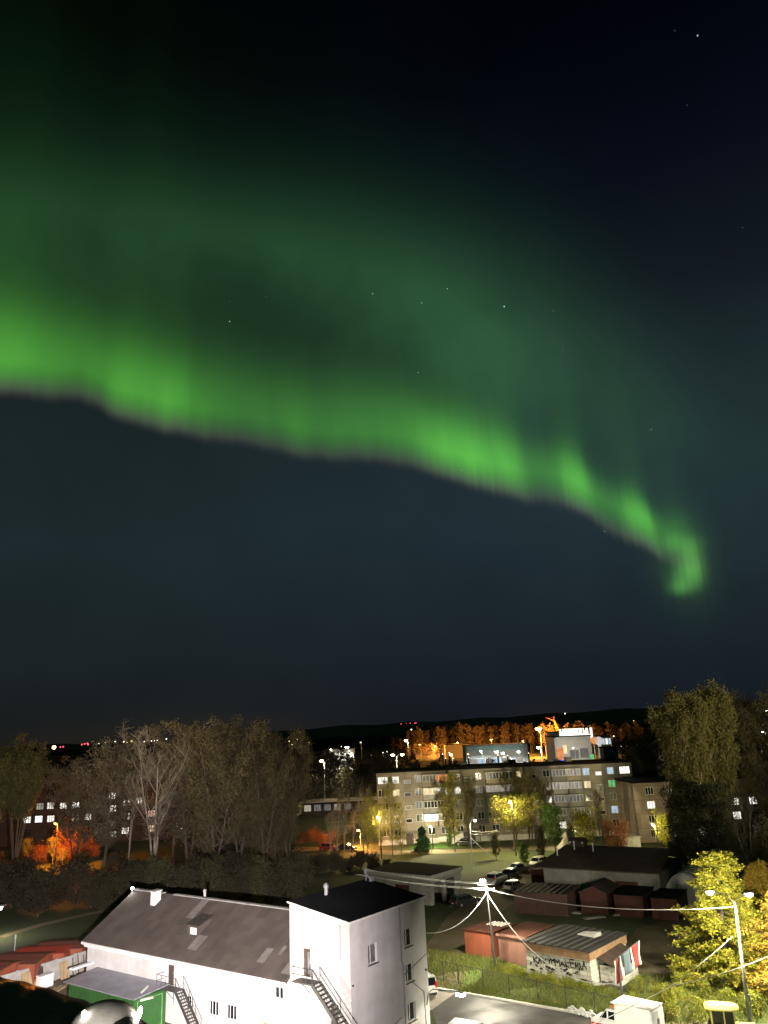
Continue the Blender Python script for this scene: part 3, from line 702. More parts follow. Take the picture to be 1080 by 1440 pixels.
# ------------------------------------------------------------------ green shed leaning on the hall front, fence, yard clutter, red garages
gs = thing('green_shed', 'green corrugated shed with a grey sheet roof against the white hall', 'shed', (HC.x, HC.y, 0), HRZ)
mb = MB(); mb.box(-3.6, 21.3, 0, -.2, 31.2, 2.72); mb.build('wall', M['green'], gs)
mb = MB(); mb.hexa([(-3.95, 20.95, 2.78), (-.08, 20.95, 3.05), (-.08, 32.0, 3.05), (-3.95, 31.6, 2.78), (-3.95, 20.95, 2.86), (-.08, 20.95, 3.13), (-.08, 32.0, 3.13), (-3.95, 31.6, 2.86)]); mb.build('roof', M['shed_roof'], gs)
mb = MB(); mb.box(-3.3, 21.22, .05, -.7, 21.296, 2.5); g_ = mb.build('door', M['green_x'], gs)
mb = MB()
for a, b in (((-3.3, .1), (-3.3, 2.5)), ((-.7, .1), (-.7, 2.5)), ((-3.3, 2.5), (-.7, 2.5)), ((-3.3, .1), (-.7, .1))): mb.bar((a[0], 21.19, a[1]), (b[0], 21.19, b[1]), .07, .05)
mb.build('door_edging', M['green_trim'], g_)

fa, fb_ = ground(2, 1372, 2.0), ground(124, 1336, 2.0); fd = (fb_ - fa); fl = Vector((fd.x, fd.y, 0)).length; fz = math.atan2(fd.y, fd.x)
fn = thing('concrete_fence', 'pale grey concrete panel fence in front of the red garages', 'fence', (fa.x, fa.y, 0), fz)
mb = MB(); n = 5
for i in range(n):
    u = (fl + 1) * i / n - .5; w = (fl + 1) / n
    p_ = MB(); p_.box(u + .09, -.05, .05, u + w - .09, .05, 2.0 - .03 * (i % 2)); p_.build('panel', M['concrete'], fn)
    p_ = MB(); p_.box(u - .085, -.09, 0, u + .085, .09, 2.08); p_.build('post', M['concrete'], fn)


def single(mb, name, m, label, cat, group=None, kind=None, **k):
    return tag(mb.build(name, m, **k), label, cat, group, kind)


p0 = ground(76, 1388, .02)
def place(mb, name, m, label, cat, loc, rz=0, group=None, bevel=0):
    o = single(mb, name, m, label, cat, group, bevel=bevel); o.location = loc; o.rotation_euler = (0, 0, rz); return o
mb = MB(); mb.box(-.8, -.35, 0, .8, .35, 1.15); mb.box(-.86, -.41, 1.152, .86, .41, 1.22); place(mb, 'storage_bin', M['white_trim'], 'white lidded box standing by the concrete fence', 'box', fa + fd * .52 + Vector((.35, -1.5, -2.0)), fz + .06, bevel=.03)
for i, (dx, dy, rz, lab) in enumerate(((2.2, -3.0, .5, 'lower pale plank lying on the ground beside the green shed'), (2.7, -2.6, .62, 'longest yellowish plank on the stack by the green shed'), (3.1, -2.2, .42, 'upper crooked plank on the heap nearest the fence'))):
    mb = MB(); mb.box(-1.6, -.16, 0, 1.6, .16, .12); place(mb, 'plank', M['wood'], lab, 'plank', fa + fd * .44 + Vector((dx, dy, -2.0 + .06 * i)), rz + fz, 'planks by the fence')
for i, (t, w, hh, lab, mm) in enumerate(((.28, 1.5, 1.7, 'yellowish wooden board leaning on the fence left of the white box', 'wood'), (.42, .5, 1.8, 'narrow dark board leaning on the fence', 'wood_dark'), (.69, 1.1, 1.65, 'mossy board leaning on the fence right of the white box', 'wood'))):
    mb = MB(); mb.hexa([(-w / 2, -.65, 0), (w / 2, -.65, 0), (w / 2, -.59, 0), (-w / 2, -.59, 0), (-w / 2, -.16, hh), (w / 2, -.16, hh), (w / 2, -.10, hh), (-w / 2, -.10, hh)])
    place(mb, 'leaning_board', M[mm], lab, 'board', fa + fd * t + Vector((0, 0, -2.0)), fz)
rr = random.Random(3)
for i in range(5):
    mb = MB(); hh = 1.6 + .5 * rr.random(); mb.tube([(0, 0, 0), (rr.uniform(-.1, .1), .25, hh)], .05, 6)
    place(mb, 'stake', M['wood'] if i % 2 else M['wood_dark'], 'thin upright stake in the bundle by the hall corner and fence', 'stake', fa + fd * (.84 + .035 * i) + Vector((.1, -.55, -2.0)), fz, 'stakes by the fence end')
mb = MB(); mb.box(-1.5, -.3, 0, 1.5, .3, .16); place(mb, 'white_board', M['white_trim'], 'white sheet shelf sticking out above the green shed by the hall corner', 'board', hl(-.95, 32.9, 3.3), HRZ + .1)

GAR = [(ground(-6, 1369, 2.3), ground(41, 1350, 2.3), 'leftmost red garage beside the concrete fence', 'red_roof'),
       (ground(49, 1356, 2.3), ground(83, 1337, 2.3), 'dull rust-red garage second along the concrete fence', 'red_roof'),
       (ground(90, 1341, 2.3), ground(109, 1327, 2.3), 'bright red roofed garage third along the concrete fence', 'red_roof2'),
       (ground(116, 1334, 2.3), ground(136, 1320, 2.3), 'rust-red garage nearest the hall gable, half hidden by it', 'red_roof')]
def garage(a, b, depth, h, label, rm, wm, name='metal_garage', rise=.35, group=None, dm='red_wall'):
    d = Vector((b.x - a.x, b.y - a.y, 0)); L_ = d.length
    g = thing(name, label, 'garage', (a.x, a.y, 0), math.atan2(d.y, d.x), group)
    mb = MB(); mb.box(0, 0, 0, L_, depth, h - .02); mb.prism_y([(0.02, h - .02), (L_ - .02, h - .02), (L_ / 2, h + rise - .02)], .02, depth - .02); mb.build('wall', M[wm], g)
    mb = MB()
    for s in (0, 1):
        x0, x1 = (-.12, L_ / 2) if s == 0 else (L_ / 2, L_ + .12)
        z0, z1 = (h, h + rise) if s == 0 else (h + rise, h)
        mb.hexa([(x0, -.15, z0), (x1, -.15, z1), (x1, depth + .15, z1), (x0, depth + .15, z0), (x0, -.15, z0 + .06), (x1, -.15, z1 + .06), (x1, depth + .15, z1 + .06), (x0, depth + .15, z0 + .06)])
    mb.build('roof', M[rm], g)
    for s in (0, 1):
        mb = MB(); x = L_ / 2 + (-1 + s) * (L_ * .42) + .01; mb.box(x, -.05, .08, x + L_ * .42 - .02, -.004, h - .25); dr = mb.build('door', M[dm], g)
        mb = MB(); mb.box(x + (.85 if s == 0 else .02) * L_ * .4, -.08, 1.0, x + (.85 if s == 0 else .02) * L_ * .4 + .06, -.052, 1.25); mb.build('handle', M['dark_metal'], dr)
    return g
for a, b, lab, rm in GAR: garage(a, b, 5.5, 2.3, lab, rm, 'red_wall', rise=.3, group='red garages behind the concrete fence')
# thin post by the fence
mb = MB(); mb.tube([(0, 0, 0), (0, 0, 3.4)], .045, 7); mb.box(-.07, -.07, 3.3, .07, .07, 3.7); o = place(mb, 'thin_post', M['pole_s'], 'thin pale post standing beside the left red garages', 'post', ground(18, 1366, 0))

# low dark canopy of the nearby building, with a grey hood lamp on it
cp = [ground(*p, 19.5) for p in ((-40, 1356), (0, 1371), (50, 1384), (110, 1402), (165, 1417), (215, 1440))]
pl = [(p.x, p.y) for p in cp] + [(cp[-1].x + .2, 11.0), (cp[0].x - .6, 11.0)]
can = thing('dark_canopy', 'glossy black membrane canopy with a rounded edge', 'canopy', (0, 0, 0))
nsec = 7; npt = 26
mb = MB(); vs = []
def along(t):
    t = t * (len(cp) - 1); i = min(int(t), len(cp) - 2); return cp[i].lerp(cp[i + 1], t - i)
rc = random.Random(8)
for i in range(npt):
    p = along(i / (npt - 1)); 
    wob = .04 * math.sin(i * 1.7) + .03 * math.sin(i * .6 + 1)
    for (dy, dz) in ((-.02, -.55), (.03, -.3), (.0, -.1), (-.12, .0 + wob * .5), (-.6, .10 + wob), (-1.4, .06 + wob * 1.6), (-2.6, -.05), (-4.6, -.25)):
        vs.append((p.x * (1 + .0 * dy), p.y + dy, p.z + dz + rc.uniform(-.008, .008)))
mb.add(vs, [(i * 8 + k, i * 8 + k + 1, (i + 1) * 8 + k + 1, (i + 1) * 8 + k) for i in range(npt - 1) for k in range(7)])
sk = mb.build('membrane', M['black_skin'], can, smooth=True); so = sk.modifiers.new('thick', 'SOLIDIFY'); so.thickness = .05; so.offset = 0
mb = MB(); mb.box(cp[0].x - .2, 12.2, 18.6, cp[-1].x, 12.5, 19.1); mb.build('support_beam', M['dark_metal'], can)
dc = ground(147, 1446, 19.45)
hd = thing('hood_lamp', 'grey domed lamp hood with glaring white bulbs on the black canopy', 'lamp', dc)
mb = MB(); prof = [(.56 * math.cos(t), .40 * math.sin(t)) for t in np.linspace(0, PI / 2 - .05, 9)]; mb.lathe([(.56, -.2)] + prof, 36); mb.build('hood', M['dome'], hd, smooth=True)
mb = MB(); mb.lathe([(.585, -.2), (.60, -.13), (.585, -.06)], 36); mb.build('rim', M['grey_metal'], hd, smooth=True)
mb = MB(); mb.lathe([(.01, -.05), (.035, -.03), (.045, 0), (.035, .03), (.01, .05)], 14, (-.22, -.36, .33)); mb.build('bulb', E_WHITE, hd, smooth=True)
mb = MB(); mb.tube([(.55, -.15, .03), (.57, .02, .2), (.57, .1, .26)], [.02, .04, .02], 10); mb.build('bulb', E_WHITE, hd, smooth=True)
mb = MB(); mb.tube([(.50, .3, .42), (.62, .3, .52)], .018, 6); mb.tube([(.52, .22, .33), (.74, .22, .37)], .022, 6); mb.build('bracket', M['white_trim'], hd)  # white tubes shaped as the bright flare spikes beside the lamp
mb = MB(); mb.tube([(.15, -2.3, -.6), (.15, -2.3, .1)], .03, 6); mb.build('bracket', M['dark_metal'], hd); mb = MB(); mb.lathe([(.02, -.1), (.07, -.06), (.07, .06), (.02, .1)], 10, (.15, -2.3, .2)); mb.build('bulb', E_WHITE, hd)  # third bulb and its bracket, unseen, added to light the hood
lamp('hood_fill_light', dc + Vector((.15, -2.15, .25)), 330, (1, .95, .86), .35, parent=hd)  # fill light of the added bulb
lamp('hood_spot', dc + Vector((.72, .25, .26)), 580000, (1, .885, .89), .25, 'SPOT', hl(0, 28, 3.2), 48, parent=hd, blend=1.0)


# ------------------------------------------------------------------ vehicles
def car(name, label, loc, rz, kind, paint, group=None, cat='car'):
    """body with wheel arches and a glazed cabin; x forward"""
    P_ = dict(  # length, width, belt height, roof height, cabin bottom (rear, front), cabin top (rear, front), bonnet height, boot height
        hatch=(4.0, 1.72, .92, 1.48, -1.85, 1.0, -1.45, .30, .86, .92), suv=(4.5, 1.82, 1.05, 1.68, -2.12, 1.05, -1.8, .45, 1.0, 1.05),
        sedan=(4.5, 1.75, .92, 1.44, -1.45, 1.05, -.85, .35, .85, .95), wagon=(4.6, 1.75, .93, 1.5, -2.2, 1.05, -1.95, .35, .87, .93), mpv=(4.3, 1.78, 1.0, 1.83, -2.1, 1.35, -2.0, .75, .98, 1.0))
    L_, w, belt, top, cb0, cb1, ct0, ct1, bon, boot = P_[kind]
    t = thing(name, label, cat, loc, rz, group); h = L_ / 2; m = M[paint]
    mb = MB()
    prof = [(-h, .35), (-h + .15, .24), (h - .2, .24), (h, .38), (h - .02, .62), (h - .18, bon - .12), (cb1, bon + .04), (cb0 - .02, boot), (-h + .03, boot - .10), (-h - .01, .6)]
    n = len(prof); ring = []
    for ys, sc in ((-w / 2, .0), (-w / 2 + .0, .0)): pass
    vs = []
    for y, ins in ((-w / 2 + .10, .07), (-w / 2, 0), (w / 2, 0), (w / 2 - .10, .07)):
        for x, z in prof: vs.append((x * (1 - ins * .25), y, z + (-ins * .4 if z > .7 else 0)))
    vs2 = []
    order = [(-w / 2, 1.0), (-w / 2 + .12, 1.0), (w / 2 - .12, 1.0), (w / 2, 1.0)]
    for k, (y, _) in enumerate(order):
        for x, z in prof:
            edge = k in (0, 3)
            vs2.append((x * (.965 if edge else 1), y, z - (.05 if edge and z > .75 else 0)))
    mb.add(vs2, [tuple(range(n)), tuple(range(4 * n - 1, 3 * n - 1, -1))] + [(k * n + i, (k + 1) * n + i, (k + 1) * n + (i + 1) % n, k * n + (i + 1) % n) for k in range(3) for i in range(n)])
    wb, wt = w - .10, w - .36
    zb = belt - .02; fz_ = bon + .03
    mb.hexa([(cb0, -wb / 2, zb - .05), (cb1, -wb / 2, fz_ - .05), (cb1, wb / 2, fz_ - .05), (cb0, wb / 2, zb - .05), (ct0, -wt / 2, top - .03), (ct1, -wt / 2, top - .03), (ct1, wt / 2, top - .03), (ct0, wt / 2, top - .03)])
    mb.hexa([(ct0 - .03, -wt / 2 - .01, top - .029), (ct1 + .03, -wt / 2 - .01, top - .029), (ct1 + .03, wt / 2 + .01, top - .029), (ct0 - .03, wt / 2 + .01, top - .029), (ct0 + .12, -wt / 2 + .08, top + .03), (ct1 - .1, -wt / 2 + .08, top + .02), (ct1 - .1, wt / 2 - .08, top + .02), (ct0 + .12, wt / 2 - .08, top + .03)])
    mb.build('body', m, t, bevel=.05)
    g = M['car_glass']
    lerp = lambda a, b, k: a + (b - a) * k
    for s in (-1, 1):                                   # side windows, two or three
        b = MB(); cuts = [.04, .36, .68, .95] if kind in ('wagon', 'mpv', 'suv') else [.05, .5, .95]
        for k in range(len(cuts) - 1):
            a0, a1 = cuts[k] + .012, cuts[k + 1] - .012; q_ = []
            for (u, v) in ((a0, .2), (a1, .2), (a1, .88), (a0, .88)):
                x = lerp(lerp(cb0, cb1, u), lerp(ct0, ct1, u), v); z = lerp(lerp(zb, fz_, u) - .05, top - .03, v); y = lerp(wb, wt, v) / 2
                q_.append((x, s * (y + .012), z))
            qi = [(p[0], p[1] - s * .03, p[2]) for p in q_]
            b.hexa((qi + q_) if s > 0 else (q_ + qi))
        b.build('side_windows', g, t)
    for nm, (xb, zb2), xt, sg in (('windscreen', (cb1, fz_), ct1, 1), ('rear_window', (cb0, zb), ct0, -1)):
        b = MB(); q_ = []
        for (yy, v) in ((-1, .16), (1, .16), (1, .9), (-1, .9)):
            q_.append((lerp(xb, xt, v) + sg * .014, yy * lerp(wb - .18, wt - .14, v) / 2, lerp(zb2 - .05, top - .03, v)))
        qi = [(p[0] - sg * .03, p[1], p[2] - .01) for p in q_]
        b.hexa(qi + q_); b.build(nm, g, t)
    for s in (-1, 1):
        b = MB(); b.box(h - .16, s * (w / 2 - .42), bon - .24, h - .02, s * (w / 2 - .08), bon - .1); b.build('headlight', M['head'], t, bevel=.02)
        b = MB(); z0 = boot - .32 if kind in ('hatch', 'sedan', 'wagon') else boot - .15
        b.box(-h - .015, s * (w / 2 - .26), z0, -h + .12, s * (w / 2 - .05), z0 + (.2 if kind in ('sedan', 'hatch', 'wagon') else .5)); b.build('tail_light', M['tail'], t, bevel=.02)
        b = MB(); b.box(cb1 - .32, s * (w / 2), belt - .03, cb1 - .14, s * (w / 2 + .17), belt + .11); b.build('wing_mirror', m, t, bevel=.02)
        for x in (-h * .61, h * .63):
            b = MB(); vs = []; nn = 18
            for yy, r_ in ((s * (w / 2 - .2), .30), (s * (w / 2 + .0), .31), (s * (w / 2 + .02), .28)):
                for j in range(nn): vs.append((x + r_ * math.cos(2 * PI * j / nn), yy, .31 + r_ * math.sin(2 * PI * j / nn)))
            b.add(vs, [tuple(range(nn)), tuple(range(3 * nn - 1, 2 * nn - 1, -1))] + [(k * nn + j, k * nn + (j + 1) % nn, (k + 1) * nn + (j + 1) % nn, (k + 1) * nn + j) for k in range(2) for j in range(nn)])
            wh = b.build('wheel', M['rubber'], t)
            b = MB(); vs = [(x + .19 * math.cos(2 * PI * j / nn), s * (w / 2 + .027), .31 + .19 * math.sin(2 * PI * j / nn)) for j in range(nn)] + [(x, s * (w / 2 + .04), .31)]
            b.add(vs, [(j, (j + 1) % nn, nn) for j in range(nn)]); b.build('rim', M['chrome'], wh)
    b = MB(); b.box(-h - .03, -w / 2 + .12, .3, -h + .06, w / 2 - .12, .48); b.box(h - .08, -w / 2 + .14, .28, h + .015, w / 2 - .14, .44); b.build('bumper', M['plastic'], t, bevel=.02)
    b = MB(); b.box(-h - .042, -.26, .52 if kind != 'mpv' else .62, -h - .018, .26, .63 if kind != 'mpv' else .73); b.build('number_plate', M['white_trim'], t)
    return t


def facing(px, py, dx, dy):        # angle of the ground direction seen as (dx, dy) in the photograph
    a = ground(px, py); b = ground(px + dx, py + dy); return math.atan2(b.y - a.y, b.x - a.x)


van = car('parked_van', 'white high-roofed van with red tail lights beside the tower', ground(603, 1396) + Vector((-.7, .2, 0)), facing(610, 1400, -26, -20), 'mpv', 'car_white', cat='van')
mb = MB(); mb.bar((-1.6, -.55, 1.89), (.4, -.55, 1.89), .04); mb.bar((-1.6, .55, 1.89), (.4, .55, 1.89), .04); mb.build('roof_rail', M['dark_metal'], van)
car('parked_car', 'light roofed car at the bottom edge of the car park, only its roof in view', ground(668, 1470), facing(672, 1456, 40, 6), 'wagon', 'car_white')
car('parked_car', 'pale grey off-road car with red tail lamps beside the bright pole lamp', ground(699, 1242), facing(699, 1242, 50, -20), 'suv', 'car_silver', 'cars by the pole lamp')
car('parked_car', 'black car parked just behind the pale grey off-road car', ground(718, 1235), facing(718, 1235, 50, -16), 'sedan', 'car_dark', 'cars by the pole lamp')
car('parked_car', 'silver saloon car parked in front of the bushes behind the pole lamp', ground(727, 1227), facing(727, 1227, -50, 8), 'sedan', 'car_silver', 'cars by the pole lamp')
car('parked_car', 'dim grey estate car by the left eave of the long dark-roofed building', ground(756, 1218), facing(756, 1218, -50, 14), 'wagon', 'car_silver', 'cars by the pole lamp')
car('parked_car', 'dark car standing in shadow in front of the grey garage bays', ground(655, 1273), facing(655, 1273, 40, -8), 'wagon', 'car_dark')
car('parked_car', 'white car parked at the left end of the ribbed brown container', ground(724, 1252), facing(724, 1252, 50, -16), 'hatch', 'car_white')
car('parked_car', 'dark red car standing by the orange-lit birches with one lamp shining', ground(463, 1196), facing(463, 1196, 50, 1), 'hatch', 'car_red')
car('parked_car', 'black car parked under the orange-lit birches right of the dark red car', ground(487, 1196), facing(487, 1196, 50, 1), 'sedan', 'car_dark')
car('parked_car', 'dark car beside the pale entrance porch of the apartment block', ground(655, 1189), facing(655, 1189, 50, 1), 'sedan', 'car_dark')

# white service truck with a box body, orange beacon and red stripe
tl = ground(899, 1464); tz = facing(874, 1450, -62, -15)
tk = thing('service_truck', 'white box-bodied service truck with orange beacon and red stripe', 'truck', tl, tz)
ck = lambda x: 1.35 + (x - 1.35) * 1.6          # cab lengths
mb = MB(); mb.hexa([(1.35, -.95, .55), (ck(2.75), -.92, .55), (ck(2.75), .92, .55), (1.35, .95, .55), (1.35, -.95, 1.32), (ck(2.75), -.90, 1.15), (ck(2.75), .90, 1.15), (1.35, .95, 1.32)])
mb.hexa([(1.35, -.92, 1.321), (ck(2.25), -.90, 1.24), (ck(2.25), .90, 1.24), (1.35, .92, 1.321), (1.36, -.80, 2.05), (ck(1.85), -.80, 2.06), (ck(1.85), .80, 2.06), (1.36, .80, 2.05)]); mb.build('cab', M['car_white'], tk, bevel=.05)
mb = MB(); mb.box(-1.75, -1.08, .75, 1.28, 1.08, 2.62); bx = mb.build('box_body', M['car_white'], tk, bevel=.03)
mb = MB(); mb.box(-1.79, -1.12, 2.622, 1.55, 1.12, 2.67); mb.build('roof_lip', M['white_trim'], tk)
mb = MB()
for x in np.linspace(-1.6, 1.05, 10): mb.box(x, -1.115, 2.56, x + .16, -1.086, 2.60)
mb.build('vent_slots', M['dark_metal'], bx)
mb = MB(); mb.box(-.7, -1.10, 2.1, -.1, -1.083, 2.28); mb.build('side_grille', M['concrete'], bx)
for s in (-1, 1):
    mb = MB(); mb.box(-1.81, s * .04 if s > 0 else -1.0, .95, -1.754, 1.0 if s > 0 else -.04, 2.45); o = mb.build('rear_door', M['car_white'], tk); mb = MB(); mb.box(-1.84, s * .08, 1.5, -1.812, s * .14, 1.9); mb.build('handle', M['dark_metal'], o)
mb = MB(); mb.tube([(1.85, -.5, 2.17), (1.85, .5, 2.17)], .12, 10); mb.build('beacon', M['orange'], tk)
for s in (-1, 1):
    for (x0, x1) in ((1.46, 1.98), (2.12, 2.62)):
        mb = MB(); yb = lambda v: s * (.922 - .12 * v)
        q_ = [(x0, yb(.1) + s * .012, 1.38), (x1, yb(.1) + s * .012, 1.38), (min(x1, 2.2), yb(.8) + s * .012, 1.9), (x0, yb(.8) + s * .012, 1.9)]
        qi = [(p[0], p[1] - s * .03, p[2]) for p in q_]; mb.hexa((qi + q_) if s > 0 else (q_ + qi)); mb.build('side_window', M['car_glass'], tk)
    mb = MB(); mb.box(1.36, s * .951, .72, ck(2.7), s * .972, .95); mb.build('stripe', M['red_stripe'], tk)
    mb = MB(); mb.box(-1.7, s * 1.082, .8, 1.25, s * 1.094, 1.0); mb.build('stripe', M['red_stripe'], tk)
    mb = MB(); mb.box(ck(2.73), s * .5, .8, ck(2.775), s * .82, 1.0); mb.build('headlight', M['head'], tk)
    for x in (-1.0, 2.75):
        mb = MB(); vs = []; nn = 18
        for yy in (s * .72, s * .98):
            for j in range(nn): vs.append((x + .38 * math.cos(2 * PI * j / nn), yy, .38 + .38 * math.sin(2 * PI * j / nn)))
        mb.add(vs, [tuple(range(nn)), tuple(range(2 * nn - 1, nn - 1, -1))] + [(j, (j + 1) % nn, nn + (j + 1) % nn, nn + j) for j in range(nn)]); o = mb.build('wheel', M['rubber'], tk)
        mb = MB(); mb.add([(x + .2 * math.cos(2 * PI * j / nn), s * .985, .38 + .2 * math.sin(2 * PI * j / nn)) for j in range(nn)], [tuple(range(nn))]); mb.build('rim', M['chrome'], o)
mb = MB(); e_ = .03; x0, x1 = ck(2.25), ck(1.85); mb.hexa([(x0 + e_, -.80, 1.34), (x0 + e_, .80, 1.34), (x0 - e_, .80, 1.31), (x0 - e_, -.80, 1.31), (x1 + e_ + .04, -.72, 1.98), (x1 + e_ + .04, .72, 1.98), (x1 - e_, .72, 1.96), (x1 - e_, -.72, 1.96)]); mb.build('windscreen', M['car_glass'], tk)
mb = MB(); mb.box(-1.7, -.5, .42, 3.3, .5, .55); mb.build('chassis', M['dark_metal'], tk)

# yellow-roofed tractor
tr = ground(1021, 1466)
tt = thing('tractor', 'small tractor with a yellow cab roof at the lower right', 'tractor', tr, facing(1021, 1460, 60, 4) )
mb = MB(); ring = [(1.2, 2.36), (1.26, 2.40), (1.26, 2.45), (1.15, 2.52), (.9, 2.57), (.5, 2.59)]; vs = []
for r_, z in ring:
    for j in range(28): a = 2 * PI * j / 28; c, s_ = math.cos(a), math.sin(a); vs.append((r_ * math.copysign(abs(c) ** .5, c), r_ * .78 * math.copysign(abs(s_) ** .5, s_), z))
mb.add(vs, [(k * 28 + j, k * 28 + (j + 1) % 28, (k + 1) * 28 + (j + 1) % 28, (k + 1) * 28 + j) for k in range(5) for j in range(28)] + [tuple(range(27, -1, -1)), tuple(range(5 * 28, 6 * 28))]); mb.build('cab_roof', M['yellow'], tt, smooth=True)
mb = MB()
for x in (-.8, .1, .82):
    for y in (-.64, .64): mb.bar((x, y, 1.1), (x, y, 2.349), .09)
mb.box(-.84, -.68, .9, .86, .68, 1.1); mb.build('cab_frame', M['yellow'], tt)
mb = MB(); mb.box(-.76, -.655, 1.12, .78, -.635, 2.33); mb.box(-.76, .635, 1.12, .78, .655, 2.33); mb.box(.80, -.58, 1.12, .815, .58, 2.33); mb.build('cab_glass', mat('smoky_cab_glass', (.06, .065, .04), .15, .5, 3, spec=.6), tt)
mb = MB(); mb.box(.9, -.4, .7, 2.3, .4, 1.35); mb.build('bonnet', M['yellow'], tt, bevel=.05)
for x, y, r_ in ((-.4, .85, .75), (-.4, -.85, .75), (1.8, .75, .45), (1.8, -.75, .45)):
    mb = MB(); vs = []; nn = 20
    for yy in (y - .2, y + .2):
        for j in range(nn): vs.append((x + r_ * math.cos(2 * PI * j / nn), yy, r_ + r_ * math.sin(2 * PI * j / nn)))
    mb.add(vs, [tuple(range(nn)), tuple(range(2 * nn - 1, nn - 1, -1))] + [(j, (j + 1) % nn, nn + (j + 1) % nn, nn + j) for j in range(nn)]); mb.build('wheel', M['rubber'], tt)

# loader arm and posts whose tips stand up in front of the hall
ex = thing('loader', 'orange loader arm tip standing up before the bright hall wall', 'machine', hl(-3.2, 5.3), HRZ)
mb = MB(); mb.tube([(0, 0, 1.0), (0, .1, 2.2), (0, .25, 2.95), (0, .55, 3.2), (0, .8, 3.05)], [.16, .15, .14, .12, .09], 8); mb.build('arm', M['orange'], ex)
mb = MB(); mb.box(-.6, -.9, .35, .6, .9, 1.0); mb.build('body', M['orange'], ex, bevel=.05); mb = MB(); mb.box(-.75, -1.0, 0, -.4, 1.0, .45); mb.box(.4, -1.0, 0, .75, 1.0, .45); mb.build('track', M['rubber'], ex, bevel=.1)
mb = MB(); mb.box(-.35, .9, .6, .35, 2.4, 2.55); mb.build('tool_box', M['orange'], ex, bevel=.1)
mb = MB(); mb.tube([(0, 0, 0), (0, 0, 3.15)], .15, 8); place(mb, 'bollard', M['grey_metal'], 'grey post tip left of the stair foot at the bottom edge', 'post', hl(-2.6, 2.4), 0)
mb = MB(); mb.tube([(0, 0, 0), (0, .05, 2.7)], .06, 8); place(mb, 'thin_pole', M['grey_metal'], 'thin grey pole tip below the hall windows at the bottom edge', 'post', hl(-2.4, 7.4), 0)

# ------------------------------------------------------------------ utility pole with the glaring lamp, its cables
pb, pt_ = ground(697, 1362), None
pt_ = at(683, 1236, pb.y)
up = thing('utility_pole', 'slim concrete utility pole with a glaring white lamp on top', 'lamp post', (pb.x, pb.y, 0))
tip = Vector((pt_.x - pb.x, 0, pt_.z))
mb = MB(); mb.tube([(0, 0, 0), tip], [.13, .075], 8); mb.build('pole', M['pole_c'], up)
mb = MB()
for dz in (.55, 1.05): mb.bar(tip + Vector((-.9, 0, -dz)), tip + Vector((.9, 0, -dz)), .08)
mb.build('crossarm', M['dark_metal'], up)
ins = MB()
for dz in (.55, 1.05):
    for dx in (-.8, .8): ins.lathe([(.05, .04), (.07, .1), (.04, .2)], 8, tuple(tip + Vector((dx, 0, -dz))))
ins.build('insulators', M['concrete_dark'], up)
mb = MB(); mb.bar(tip + Vector((0, 0, -.1)), tip + Vector((-.35, -.5, .12)), .05); mb.box(tip.x - .62, -.85, tip.z + .10, tip.x - .18, -.35, tip.z + .22); mb.build('lamp_arm', M['dark_metal'], up)
mb = MB(); mb.lathe([(.03, -.28), (.22, -.2), (.32, 0), (.22, .10), (.03, .12)], 14, (tip.x - .4, -.68, tip.z - .02)); mb.build('lens', emit('glaring_lamp_glow', (1, .95, .82), 120), up, smooth=True)
lpos = Vector((pb.x + tip.x - .4, pb.y - .68, tip.z - .5))
lamp('pole_light', lpos + Vector((0, 0, .12)), 13000, (1, .91, .70), .2, 'DOWN', parent=up)


def cable(name, a, b, sag, r, label, m='cable', group=None, n=18):
    a, b = Vector(a), Vector(b); pts = [a.lerp(b, i / n) - Vector((0, 0, sag * 4 * (i / n) * (1 - i / n))) for i in range(n + 1)]
    mb = MB(); mb.tube([p - a for p in pts], r, 5); o = single(mb, name, M[m], label, 'cable', group); o.location = a; return o


TP = pb + tip
mast = hl(9.9, 6.0, rz_(6) + 1.1)
for k, (dx, dz, lab) in enumerate(((-.8, .42, 'upper of the two long white cable pairs running left from the pole lamp, front wire'), (.8, .42, 'upper of the two long white cable pairs running left from the pole lamp, rear wire'),
                                   (-.8, .92, 'lower of the two long white cable pairs running left from the pole lamp, front wire'), (.8, .92, 'lower of the two long white cable pairs running left from the pole lamp, rear wire'))):
    e = mast + Vector((-.3 * k, .0, -.28 * (k // 2) * 1.6)); cable('overhead_cable', TP + Vector((dx, 0, -dz)), e, .25, .021, lab, group='cables from the pole lamp')
cable('overhead_cable', TP + Vector((0, 0, -1.3)), hl(10.3, -.05, 7.2), 1.1, .034, 'slack white cable from the pole lamp down to the tower edge')
bp_ = ground(880, 1446)
cable('overhead_cable', TP + Vector((0, 0, -1.35)), at(868, 1382, bp_.y + .2), 2.6, .04, 'thick white cable sagging from the pole lamp past the graffiti shed')
LPB = ground(1056, 1452)
cable('overhead_cable', TP + Vector((.1, 0, -1.0)), at(1036, 1275, LPB.y + .1), .9, .032, 'long dull cable running right from the pole lamp across the garages', 'cable_dark')
cable('overhead_cable', at(770, 1466, 60), at(944, 1386.5, 66), .15, .028, 'white cable rising from the bottom edge across the service truck')
cable('overhead_cable', at(944, 1386.5, 66), at(1100, 1336, 70.5), .25, .028, 'white cable crossing in front of the twin lamp post')
cable('overhead_cable', at(944, 1386.5, 66), at(1030, 1317, 71.8), .1, .020, 'thin cable branching up to the twin lamp post')

